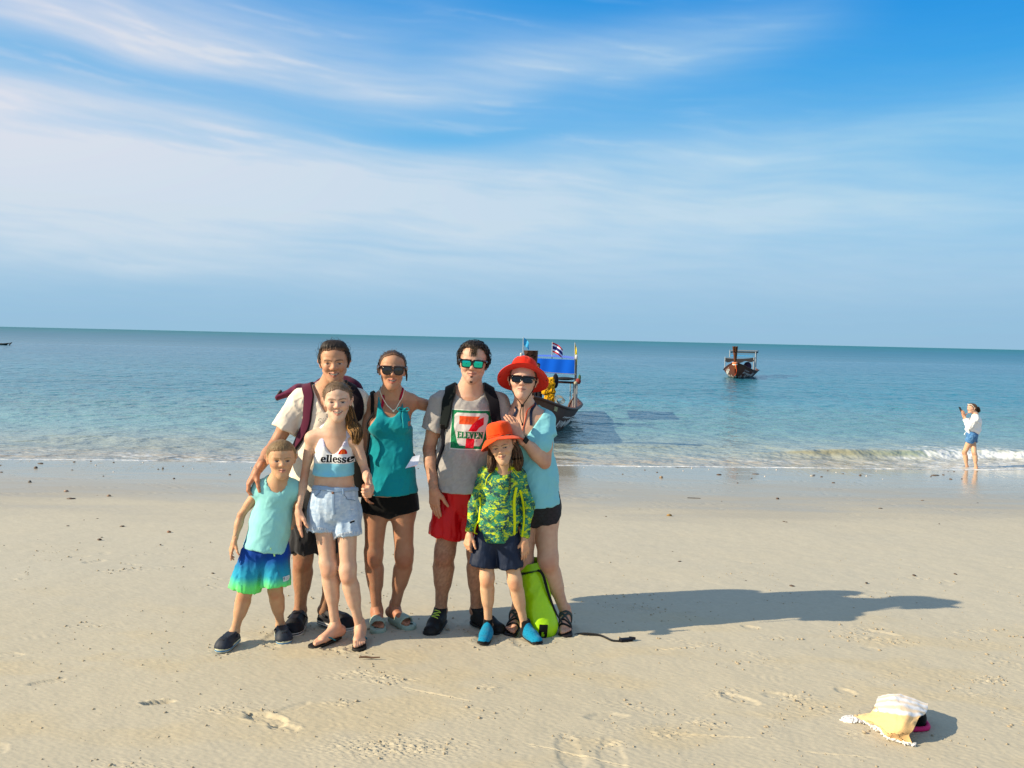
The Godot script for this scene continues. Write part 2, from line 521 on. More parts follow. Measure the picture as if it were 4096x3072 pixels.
# ---------------------------------------------------------------- mesh data, distance fields, surface nets
class MD:
	var v := PackedVector3Array()
	var n := PackedVector3Array()
	var c := PackedColorArray()
	var uv := PackedVector2Array()
	var i := PackedInt32Array()

	func join(o: MD) -> void:
		var at := v.size()
		v.append_array(o.v)
		n.append_array(o.n)
		c.append_array(o.c)
		uv.append_array(o.uv)
		for k in o.i:
			i.append(at + k)

	func vert(p: Vector3, nn: Vector3, col: Color, u := Vector2.ZERO) -> int:
		v.append(p)
		n.append(nn)
		c.append(col)
		uv.append(u)
		return v.size() - 1

	func tri(a: int, b: int, d: int) -> void:
		var f := (v[b] - v[a]).cross(v[d] - v[a])
		i.append(a)
		if f.dot(n[a] + n[b] + n[d]) > 0.0:
			i.append(d)
			i.append(b)
		else:
			i.append(b)
			i.append(d)

	func quad(a: int, b: int, d: int, e: int) -> void:
		tri(a, b, d)
		tri(a, d, e)

	# a grid of nu x nv points; smooth normals from the grid; out: a point that lies inside (normals face away from it), or INF for "up"
	func sheet(pts: Array, nu: int, nv: int, col: Callable, inside := Vector3.INF, closed := false) -> void:
		var base := v.size()
		for a in nu:
			for b in nv:
				var p: Vector3 = pts[a * nv + b]
				var b0 := (b - 1 + nv) % nv if closed else maxi(b - 1, 0)
				var b1 := (b + 1) % nv if closed else mini(b + 1, nv - 1)
				var du: Vector3 = pts[mini(a + 1, nu - 1) * nv + b] - pts[maxi(a - 1, 0) * nv + b]
				var dv: Vector3 = pts[a * nv + b1] - pts[a * nv + b0]
				var nn := du.cross(dv)
				nn = nn.normalized() if nn.length_squared() > 1e-20 else Vector3.UP
				var away := Vector3.UP if inside == Vector3.INF else p - inside
				if nn.dot(away) < 0.0:
					nn = -nn
				vert(p, nn, col.call(p, float(a) / maxi(nu - 1, 1), float(b) / maxi(nv - 1, 1)), Vector2(float(a) / maxi(nu - 1, 1), float(b) / maxi(nv - 1, 1)))
		for a in nu - 1:
			for b in (nv if closed else nv - 1):
				var b1 := (b + 1) % nv
				quad(base + a * nv + b, base + (a + 1) * nv + b, base + (a + 1) * nv + b1, base + a * nv + b1)

	# a tube along points with a radius per point; flat: (width, height) factors
	func tube(pts: Array, rad: Array, sides: int, col: Color, caps := true, squash := 1.0, upish := Vector3.UP) -> void:
		var base := v.size()
		var m := pts.size()
		for a in m:
			var t: Vector3 = (pts[mini(a + 1, m - 1)] - pts[maxi(a - 1, 0)])
			t = t.normalized() if t.length_squared() > 1e-16 else Vector3.UP
			var s := t.cross(upish)
			if s.length_squared() < 1e-4:
				s = t.cross(Vector3(0.3, 0.2, 1.0))
			s = s.normalized()
			var u := s.cross(t)
			var r: float = rad[mini(a, rad.size() - 1)]
			for b in sides:
				var an := TAU * b / sides
				var off := s * cos(an) + u * sin(an) * squash
				var nn := (s * cos(an) + u * sin(an) / squash).normalized()
				vert(pts[a] + off * r, nn, col)
		for a in m - 1:
			for b in sides:
				var b1 := (b + 1) % sides
				quad(base + a * sides + b, base + (a + 1) * sides + b, base + (a + 1) * sides + b1, base + a * sides + b1)
		if caps:
			for e in [0, m - 1]:
				var t: Vector3 = (pts[0] - pts[1]).normalized() if e == 0 else (pts[m - 1] - pts[m - 2]).normalized()
				var mid := vert(pts[e], t, col)
				var ring := []
				for b in sides:
					ring.append(vert(v[base + e * sides + b], t, col))
				for b in sides:
					tri(mid, ring[b], ring[(b + 1) % sides])

	func ball(at: Vector3, r: Vector3, col: Color, nu := 8, nv := 12, turn := Basis()) -> void:
		var base := v.size()
		for a in nu + 1:
			for b in nv:
				var th := PI * a / nu
				var ph := TAU * b / nv
				var d := Vector3(sin(th) * cos(ph), cos(th), sin(th) * sin(ph))
				vert(at + turn * (d * r), (turn * (d / r)).normalized(), col)
		for a in nu:
			for b in nv:
				var b1 := (b + 1) % nv
				quad(base + a * nv + b, base + (a + 1) * nv + b, base + (a + 1) * nv + b1, base + a * nv + b1)

	# a box with chamfered edges, given by its transform (basis columns = half sizes)
	func box(t: Transform3D, col: Color, ch := 0.0) -> void:
		var h := Vector3(t.basis.x.length(), t.basis.y.length(), t.basis.z.length())
		var o := t.basis.orthonormalized()
		ch = minf(ch, minf(h.x, minf(h.y, h.z)) * 0.9)
		for ax in 3:
			for s in [-1.0, 1.0]:
				var n0 := Vector3.ZERO
				n0[ax] = s
				var a1 := (ax + 1) % 3
				var a2 := (ax + 2) % 3
				var ring := []
				for q in [[-1, -1], [1, -1], [1, 1], [-1, 1]]:
					var p := n0 * h[ax]
					p[a1] = q[0] * (h[a1] - ch)
					p[a2] = q[1] * (h[a2] - ch)
					ring.append(vert(t.origin + o * p, o * n0, col))
				quad(ring[0], ring[1], ring[2], ring[3])
		if ch > 0.0:
			for ax in 3:
				var a1 := (ax + 1) % 3
				var a2 := (ax + 2) % 3
				for s1 in [-1.0, 1.0]:
					for s2 in [-1.0, 1.0]:
						var nn := Vector3.ZERO
						nn[a1] = s1
						nn[a2] = s2
						var q := []
						for e in [[-1.0, 0], [1.0, 0], [1.0, 1], [-1.0, 1]]:
							var p := Vector3.ZERO
							p[ax] = e[0] * (h[ax] - ch)
							p[a1] = s1 * (h[a1] - (ch if e[1] == 0 else 0.0))
							p[a2] = s2 * (h[a2] - (0.0 if e[1] == 0 else ch))
							q.append(vert(t.origin + o * p, o * nn.normalized(), col))
						quad(q[0], q[1], q[2], q[3])
			for s0 in [-1.0, 1.0]:
				for s1 in [-1.0, 1.0]:
					for s2 in [-1.0, 1.0]:
						var s := Vector3(s0, s1, s2)
						var q := []
						for ax in 3:
							var p := s * (h - Vector3.ONE * ch)
							p[ax] = s[ax] * h[ax]
							q.append(vert(t.origin + o * p, o * s.normalized(), col))
						tri(q[0], q[1], q[2])

	# a straight bar of rectangular section from a to b
	func bar(a: Vector3, b: Vector3, w: float, d: float, col: Color, ch := 0.0, upish := Vector3.UP) -> void:
		var t := (b - a)
		var l := t.length()
		t /= l
		var s := t.cross(upish)
		if s.length_squared() < 1e-4:
			s = t.cross(Vector3(0, 0, 1))
		s = s.normalized()
		box(Transform3D(Basis(s * w * 0.5, t * l * 0.5, s.cross(t) * d * 0.5), (a + b) * 0.5), col, ch)


class Field:
	var A := PackedVector3Array()
	var BA := PackedVector3Array()
	var INV := PackedFloat32Array()
	var RA := PackedFloat32Array()
	var DR := PackedFloat32Array()
	var FD := PackedVector3Array()
	var FS := PackedFloat32Array()
	var K := PackedFloat32Array()
	var LEN := PackedFloat32Array()
	var mod: Callable
	var pad := 0.012

	func cap(a: Vector3, b: Vector3, ra: float, rb: float, k := 0.03, fd := Vector3.ZERO, fs := 1.0, flat := false) -> Field:
		var ba := b - a
		A.append(a)
		BA.append(ba)
		var l := ba.length_squared()
		INV.append(1.0 / l if l > 1e-9 else 0.0)
		RA.append(ra)
		DR.append(rb - ra)
		FD.append(fd)
		FS.append(fs - 1.0)
		K.append(k)
		LEN.append(sqrt(l) if flat else 0.0)
		return self

	func dot(a: Vector3, r: float, k := 0.03, fd := Vector3.ZERO, fs := 1.0) -> Field:
		return cap(a, a, r, r, k, fd, fs)

	func take(o: Field, grow := 0.0, only := []) -> Field:
		for j in o.A.size():
			if only.size() and not j in only:
				continue
			A.append(o.A[j])
			BA.append(o.BA[j])
			INV.append(o.INV[j])
			RA.append(o.RA[j] + grow)
			DR.append(o.DR[j])
			FD.append(o.FD[j])
			FS.append(o.FS[j])
			K.append(o.K[j])
			LEN.append(o.LEN[j])
		return self

	func one(j: int, p: Vector3) -> float:
		var pa := p - A[j]
		var ba := BA[j]
		var t := pa.dot(ba) * INV[j]
		var h := clampf(t, 0.0, 1.0)
		var q := pa - ba * h
		var s := FS[j]
		if s != 0.0:
			q += FD[j] * (q.dot(FD[j]) * s)
		var e := q.length() - RA[j] - DR[j] * h
		var l := LEN[j]
		if l > 0.0:
			e = maxf(e, (t - 1.0) * l)
		return e

	func at(p: Vector3, ids: PackedInt32Array) -> float:
		var d := 1000.0
		for j in ids:
			var pa := p - A[j]
			var ba := BA[j]
			var t := pa.dot(ba) * INV[j]
			var h := clampf(t, 0.0, 1.0)
			var q := pa - ba * h
			var s := FS[j]
			if s != 0.0:
				q += FD[j] * (q.dot(FD[j]) * s)
			var e := q.length() - RA[j] - DR[j] * h
			var l := LEN[j]
			if l > 0.0:
				var cut := (t - 1.0) * l
				var near_cut := 0.010 - absf(e - cut)
				e = maxf(e, cut)
				if near_cut > 0.0:
					e += near_cut * near_cut * 25.0
			var k := K[j]
			var m := k - absf(d - e)
			d = minf(d, e)
			if m > 0.0:
				d -= m * m / (4.0 * k)
		if mod.is_valid():
			d = mod.call(p, d)
		return d

	func all() -> PackedInt32Array:
		return PackedInt32Array(range(A.size()))

	func bounds(grow := 0.02) -> AABB:
		var box := AABB(A[0], Vector3.ZERO)
		for j in A.size():
			var r := maxf(RA[j], RA[j] + DR[j])
			box = box.merge(AABB(A[j], Vector3.ZERO).grow(r)).merge(AABB(A[j] + BA[j], Vector3.ZERO).grow(r))
		return box.grow(grow)

	func near(c: Vector3, r: float) -> PackedInt32Array:
		var ids := PackedInt32Array()
		for j in A.size():
			if one(j, c) < r * (1.0 + maxf(FS[j], 0.0)):
				ids.append(j)
		return ids

	func grad(p: Vector3, ids: PackedInt32Array) -> Vector3:
		var e := 0.004
		return Vector3(at(p + Vector3(e, 0, 0), ids) - at(p - Vector3(e, 0, 0), ids), at(p + Vector3(0, e, 0), ids) - at(p - Vector3(0, e, 0), ids), at(p + Vector3(0, 0, e), ids) - at(p - Vector3(0, 0, e), ids)).normalized()

	# the point of the surface (raised by off) near p
	func snap(p: Vector3, off: float) -> Vector3:
		var ids := near(p, 0.12)
		if ids.is_empty():
			return p
		for s in 4:
			var d := at(p, ids) - off
			if absf(d) < 0.0004:
				break
			p -= grad(p, ids) * d * 0.8
		return p

	# the front of the surface above (x, y), seen along -dir
	func front(p: Vector3, dir: Vector3, off: float) -> Vector3:
		for s in 26:
			var d := at(p, near(p, 0.25)) - off
			if d > 500.0:
				p -= dir * 0.1
				continue
			p -= dir * d * 0.62
			if absf(d) < 0.0003:
				break
		return p


func net(f: Field, cell: float, box: AABB, col: Callable) -> MD:
	var md := MD.new()
	var bn := Vector3i((box.size / (cell * 4.0)).ceil())
	var cx := bn.x * 4
	var cy := bn.y * 4
	var cz := bn.z * 4
	var sx := cx + 1
	var sy := cy + 1
	var sxy := sx * sy
	var vals := PackedFloat32Array()
	vals.resize(sxy * (cz + 1))
	vals.fill(1e6)
	var idx := PackedInt32Array()
	idx.resize(cx * cy * cz)
	idx.fill(-1)
	var np := f.A.size()
	var active := PackedInt32Array()
	var thr := cell * 3.47 + f.pad
	var kmax := 0.0
	for k in f.K:
		kmax = maxf(kmax, k)
	var o := box.position
	var es := PackedFloat32Array()
	es.resize(np)
	for bz in bn.z:
		for by in bn.y:
			for bx in bn.x:
				var c := o + Vector3(bx * 4 + 2, by * 4 + 2, bz * 4 + 2) * cell
				var lo := 1e6
				var wlo := 1.0
				var deep := false
				for j in np:
					var e := f.one(j, c)
					var w := 1.0 + maxf(f.FS[j], 0.0)
					if e < -thr * w - 0.3 * kmax:
						deep = true
						break
					e /= w
					es[j] = e
					if e < lo:
						lo = e
						wlo = w
				if deep or lo > thr + kmax:
					continue
				var ids := PackedInt32Array()
				var lim := lo + 2.0 * thr
				for j in np:
					if es[j] < lim + maxf(f.K[j], 0.018):
						ids.append(j)
				var mid_d := f.at(c, ids)
				if absf(mid_d) > (thr + 0.004) * wlo + 0.002:
					continue
				active.append_array([bx, by, bz])
				for kz in 5:
					for ky in 5:
						var row := (bz * 4 + kz) * sxy + (by * 4 + ky) * sx + bx * 4
						for kx in 5:
							if vals[row + kx] > 9e5:
								vals[row + kx] = f.at(o + Vector3(bx * 4 + kx, by * 4 + ky, bz * 4 + kz) * cell, ids)
	var cells := PackedInt32Array()
	var a := 0
	while a < active.size():
		for kz in 4:
			for ky in 4:
				for kx in 4:
					var i := active[a] * 4 + kx
					var j := active[a + 1] * 4 + ky
					var k := active[a + 2] * 4 + kz
					var b := k * sxy + j * sx + i
					var v0 := vals[b]
					var v1 := vals[b + 1]
					var v2 := vals[b + sx]
					var v3 := vals[b + sx + 1]
					var v4 := vals[b + sxy]
					var v5 := vals[b + sxy + 1]
					var v6 := vals[b + sxy + sx]
					var v7 := vals[b + sxy + sx + 1]
					var m := int(v0 < 0.0) + int(v1 < 0.0) + int(v2 < 0.0) + int(v3 < 0.0) + int(v4 < 0.0) + int(v5 < 0.0) + int(v6 < 0.0) + int(v7 < 0.0)
					if m == 0 or m == 8:
						continue
					var s := Vector3.ZERO
					var w := 0
					# the twelve edges
					if (v0 < 0.0) != (v1 < 0.0):
						s += Vector3(v0 / (v0 - v1), 0, 0)
						w += 1
					if (v2 < 0.0) != (v3 < 0.0):
						s += Vector3(v2 / (v2 - v3), 1, 0)
						w += 1
					if (v4 < 0.0) != (v5 < 0.0):
						s += Vector3(v4 / (v4 - v5), 0, 1)
						w += 1
					if (v6 < 0.0) != (v7 < 0.0):
						s += Vector3(v6 / (v6 - v7), 1, 1)
						w += 1
					if (v0 < 0.0) != (v2 < 0.0):
						s += Vector3(0, v0 / (v0 - v2), 0)
						w += 1
					if (v1 < 0.0) != (v3 < 0.0):
						s += Vector3(1, v1 / (v1 - v3), 0)
						w += 1
					if (v4 < 0.0) != (v6 < 0.0):
						s += Vector3(0, v4 / (v4 - v6), 1)
						w += 1
					if (v5 < 0.0) != (v7 < 0.0):
						s += Vector3(1, v5 / (v5 - v7), 1)
						w += 1
					if (v0 < 0.0) != (v4 < 0.0):
						s += Vector3(0, 0, v0 / (v0 - v4))
						w += 1
					if (v1 < 0.0) != (v5 < 0.0):
						s += Vector3(1, 0, v1 / (v1 - v5))
						w += 1
					if (v2 < 0.0) != (v6 < 0.0):
						s += Vector3(0, 1, v2 / (v2 - v6))
						w += 1
					if (v3 < 0.0) != (v7 < 0.0):
						s += Vector3(1, 1, v3 / (v3 - v7))
						w += 1
					var p := o + (Vector3(i, j, k) + s / w) * cell
					var g := Vector3(v1 + v3 + v5 + v7 - v0 - v2 - v4 - v6, v2 + v3 + v6 + v7 - v0 - v1 - v4 - v5, v4 + v5 + v6 + v7 - v0 - v1 - v2 - v3).normalized()
					idx[(k * cy + j) * cx + i] = md.v.size()
					md.v.append(p)
					md.n.append(g)
					md.c.append(col.call(p, g))
					md.uv.append(Vector2(p.x, p.y))
					cells.append_array([i, j, k])
		a += 3
	a = 0
	while a < cells.size():
		var i := cells[a]
		var j := cells[a + 1]
		var k := cells[a + 2]
		var b := k * sxy + j * sx + i
		var in0 := vals[b] < 0.0
		var me := (k * cy + j) * cx + i
		for ax in 3:
			var ob := 1 if ax == 0 else (sx if ax == 1 else sxy)
			if (vals[b + ob] < 0.0) == in0:
				continue
			var d1 := 0
			var d2 := 0
			if ax == 0:
				if j == 0 or k == 0:
					continue
				d1 = cx
				d2 = cx * cy
			elif ax == 1:
				if i == 0 or k == 0:
					continue
				d1 = 1
				d2 = cx * cy
			else:
				if i == 0 or j == 0:
					continue
				d1 = 1
				d2 = cx
			var q0 := idx[me]
			var q1 := idx[me - d1]
			var q2 := idx[me - d1 - d2]
			var q3 := idx[me - d2]
			if q1 < 0 or q2 < 0 or q3 < 0:
				continue
			md.quad(q0, q1, q2, q3)
		a += 3
	return md


# ---------------------------------------------------------------- things and parts
var waiting := []     # parts still to be meshed: [root, name, material, makers, parent part or null, mesh instance]

func tag(o: Node, label: String, category := "", group := "", kind := "") -> void:
	if label:
		o.set_meta("label", label)
	if category:
		o.set_meta("category", category)
	if group:
		o.set_meta("group", group)
	if kind:
		o.set_meta("kind", kind)


func thing(called: String, label: String, category: String, at: Vector3, group := "") -> Node3D:
	var o := Node3D.new()
	o.name = called
	add_child(o, true)
	o.position = at
	tag(o, label, category, group)
	return o


# a part whose meshes (world coordinates) are made by callables that return MD; built later, on all cores
func part(root: Node3D, called: String, mat: Material, makers: Array, under: Node3D = null) -> MeshInstance3D:
	var m := MeshInstance3D.new()
	m.name = called
	(under if under else root).add_child(m, true)
	waiting.append({"root": root, "node": m, "mat": mat, "makers": makers, "got": []})
	return m


# several parts of one kind, a mesh each
func parts(root: Node3D, called: String, mat: Material, makers: Array, under: Node3D = null) -> void:
	for m in makers:
		part(root, called, mat, [m], under)


# a thing that is one mesh
func single(called: String, label: String, category: String, at: Vector3, mat: Material, makers: Array, group := "", kind := "") -> MeshInstance3D:
	var m := MeshInstance3D.new()
	m.name = called
	add_child(m, true)
	m.position = at
	tag(m, label, category, group, kind)
	waiting.append({"root": m, "node": m, "mat": mat, "makers": makers, "got": []})
	return m


func run_one(job: Dictionary, k: int) -> void:
	job.got[k] = job.makers[k].call()


func build_waiting() -> void:
	var ids := []
	for job in waiting:
		job.got.resize(job.makers.size())
		for k in job.makers.size():
			ids.append(WorkerThreadPool.add_task(run_one.bind(job, k), true))
	for id in ids:
		WorkerThreadPool.wait_for_task_completion(id)
	for job in waiting:
		var md := MD.new()
		for g in job.got:
			md.join(g)
		commit(job.node, md, job.mat, job.root.position)
	waiting.clear()


func commit(m: MeshInstance3D, md: MD, mat: Material, origin: Vector3) -> void:
	if md.i.is_empty():
		push_warning("empty mesh " + m.name)
		return
	var v := md.v
	for k in v.size():
		v[k] -= origin
	var arr := []
	arr.resize(Mesh.ARRAY_MAX)
	arr[Mesh.ARRAY_VERTEX] = v
	arr[Mesh.ARRAY_NORMAL] = md.n
	arr[Mesh.ARRAY_COLOR] = md.c
	arr[Mesh.ARRAY_TEX_UV] = md.uv
	arr[Mesh.ARRAY_INDEX] = md.i
	var am := ArrayMesh.new()
	am.add_surface_from_arrays(Mesh.PRIMITIVE_TRIANGLES, arr)
	am.surface_set_material(0, mat)
	m.mesh = am


func lin(r: float, g: float, b: float) -> Color:
	return Color(r / 255.0, g / 255.0, b / 255.0).srgb_to_linear()


func flat_col(c: Color) -> Callable:
	return func(_p, _n): return c


func flat_uv(c: Color) -> Callable:
	return func(_p, _u, _v): return c


# a matte or shiny material that takes its colour from the vertices
func vmat(rough: float, spec := 0.5, metal := 0.0) -> StandardMaterial3D:
	var m := StandardMaterial3D.new()
	m.vertex_color_use_as_albedo = true
	m.roughness = rough
	m.metallic = metal
	m.metallic_specular = spec
	return m


func noise(freq: float, seed_: int, octaves := 3, kind := FastNoiseLite.TYPE_SIMPLEX_SMOOTH) -> FastNoiseLite:
	var n := FastNoiseLite.new()
	n.noise_type = kind
	n.frequency = freq
	n.seed = seed_
	n.fractal_octaves = octaves
	return n


func spline(pts: Array, per: int) -> Array:
	var out := []
	var m := pts.size()
	for a in m - 1:
		var p0: Vector3 = pts[maxi(a - 1, 0)]
		var p1: Vector3 = pts[a]
		var p2: Vector3 = pts[a + 1]
		var p3: Vector3 = pts[mini(a + 2, m - 1)]
		for s in per:
			out.append(p1.cubic_interpolate(p2, p0, p3, float(s) / per))
	out.append(pts[m - 1])
	return out

# ---------------------------------------------------------------- people: bodies, heads, hands, feet
const UPV := Vector3.UP


func mid(a: Vector3, b: Vector3, t := 0.5) -> Vector3:
	return a.lerp(b, t)


# radii of a grown body of 1.75 m; "s" scales them
func build_of(s: float, more := {}) -> Dictionary:
	var b := {
		"chw": 0.150, "chd": 0.105, "waw": 0.135, "wad": 0.098, "hiw": 0.150, "hid": 0.112, "cl": 0.062, "dl": 0.056, "ua": 0.046, "el": 0.038, "fa": 0.041, "wr": 0.026,
		"th": 0.080, "kn": 0.053, "cf": 0.054, "an": 0.035, "nk": 0.055, "bust": 0.0,
	}
	for k in b:
		b[k] *= s
	b.merge(more, true)
	b.s = s
	return b


func body_field(J: Dictionary, B: Dictionary, F: Vector3) -> Field:
	var f := Field.new()
	var s: float = B.s
	var ms := mid(J.sa, J.sb)
	var mh := mid(J.ha, J.hb)
	var dn: Vector3 = (mh - ms).normalized()
	var c1: Vector3 = ms + dn * 0.085 * s
	var w: Vector3 = mid(ms, mh, 0.66)
	var h: Vector3 = mh - dn * 0.035 * s
	f.cap(c1, w, B.chw, B.waw, 0.05, F, B.chw / B.chd)
	f.cap(w, h, B.waw, B.hiw, 0.05, F, B.waw / B.wad)
	f.cap(h, mh + dn * 0.035 * s, B.hiw, B.hiw * 0.60, 0.05, F, B.hiw / B.hid)
	var inw: Vector3 = (J.sb - J.sa).normalized() * 0.02 * s
	f.cap(J.sa + inw + dn * 0.012 * s, J.sb - inw + dn * 0.012 * s, B.cl, B.cl, 0.05, F, 1.12)
	for x in ["a", "b"]:
		var sh: Vector3 = J["s" + x]
		f.cap(J.nb + UPV * 0.035 * s, sh - UPV * 0.006, 0.048 * s, 0.044 * s, 0.045, F, 1.1)
		var e: Vector3 = J["e" + x]
		var wr: Vector3 = J["w" + x]
		f.dot(sh + dn * 0.008, B.dl, 0.03)
		f.cap(sh, e, B.ua * 1.02, B.el, 0.016)
		f.cap(mid(e, wr, 0.06), mid(e, wr, 0.40), B.el * 0.98, B.fa, 0.014)
		f.cap(mid(e, wr, 0.30), wr, B.fa * 0.97, B.wr, 0.014)
		var hp: Vector3 = J["h" + x]
		var k: Vector3 = J["k" + x]
		var a: Vector3 = J["a" + x]
		f.cap(hp, k, B.th, B.kn, 0.022)
		f.dot(k + F * 0.008 * s + UPV * 0.004, B.kn * 0.96, 0.02)
		f.cap(k, a, B.kn * 0.86, B.an, 0.02)
		var out: Vector3 = (J.sb - J.sa).normalized() * (1.0 if x == "b" else -1.0)
		f.cap(mid(k, a, 0.18) - F * 0.012 * s + out * 0.011 * s, mid(k, a, 0.42) - F * 0.010 * s + out * 0.008 * s, B.cf * 0.90, B.cf * 0.70, 0.03)
		f.cap(mid(k, a, 0.20) - F * 0.012 * s - out * 0.011 * s, mid(k, a, 0.48) - F * 0.010 * s - out * 0.008 * s, B.cf * 0.90, B.cf * 0.72, 0.03)
		f.dot(mid(hp, k, 0.86) + out * 0.018 * s + F * 0.012 * s, B.kn * 0.72, 0.03)
		f.dot(mid(hp, k, 0.90) - out * 0.020 * s + F * 0.012 * s, B.kn * 0.70, 0.03)
		f.cap(mid(sh, e, 0.30) + F * 0.008 * s, mid(sh, e, 0.62) + F * 0.006 * s, B.ua * 0.92, B.ua * 0.86, 0.02)
		f.dot(a + out * B.an * 0.45, B.an * 0.72, 0.012)
		f.dot(a - out * B.an * 0.45 + UPV * 0.008 * s, B.an * 0.72, 0.012)
		# collar bone
		f.cap(J.nb + F * 0.042 * s - UPV * 0.026 * s + out * 0.02 * s, mid(J.nb, sh, 0.80) + F * 0.030 * s + UPV * 0.006 * s, 0.0105 * s, 0.0095 * s, 0.018)
		f.dot(a, B.an * 1.06, 0.02)
		f.dot(mid(hp, k, 0.22) - F * 0.03 * s, B.th * 0.98, 0.05)
	if B.bust > 0.0:
		for t in [-1.0, 1.0]:
			f.dot(c1 + dn * 0.055 * s + (J.sb - J.sa).normalized() * t * 0.068 * s + F * (B.chd - B.bust * 0.35), B.bust, 0.04)
	f.cap(J.nb - UPV * 0.03 * s, mid(J.nb, J.hc, 0.55), B.nk * 1.05, B.nk, 0.05)
	return f


class Face:
	var T: Transform3D
	var inv: Transform3D
	var s := 1.0
	var skin := Color(0.5, 0.3, 0.2)
	var lip := Color(0.45, 0.16, 0.13)
	var brow := Color(0.06, 0.04, 0.03)
	var eye := 0.0035        # how far the lids stand open
	var smile := 0.5         # how far the corners of the mouth go up
	var teeth := 0.0         # how far the lips part over the teeth
	var mouth_w := 0.025
	var stubble := 0.0
	var nose := 1.0
	var jaw := 1.0
	var wide := 1.0
	var tuft := false
	var n: FastNoiseLite

	func at(v: Vector3) -> Vector3:
		return T * v


func face_of(centre: Vector3, height: float, yaw: float, pitch: float, roll: float, more := {}) -> Face:
	var h := Face.new()
	h.s = height / 0.223
	var b := Basis(Vector3.UP, deg_to_rad(yaw) + (atan2(EYE.x - centre.x, EYE.z - centre.z) if absf(yaw) < 20.0 else 0.0)) * Basis(Vector3.RIGHT, deg_to_rad(-pitch)) * Basis(Vector3.BACK, deg_to_rad(roll))
	h.T = Transform3D(b.scaled_local(Vector3.ONE * h.s), centre)
	h.inv = h.T.affine_inverse()
	h.n = noise(60.0, 5, 2)
	for k in more:
		h.set(k, more[k])
	return h


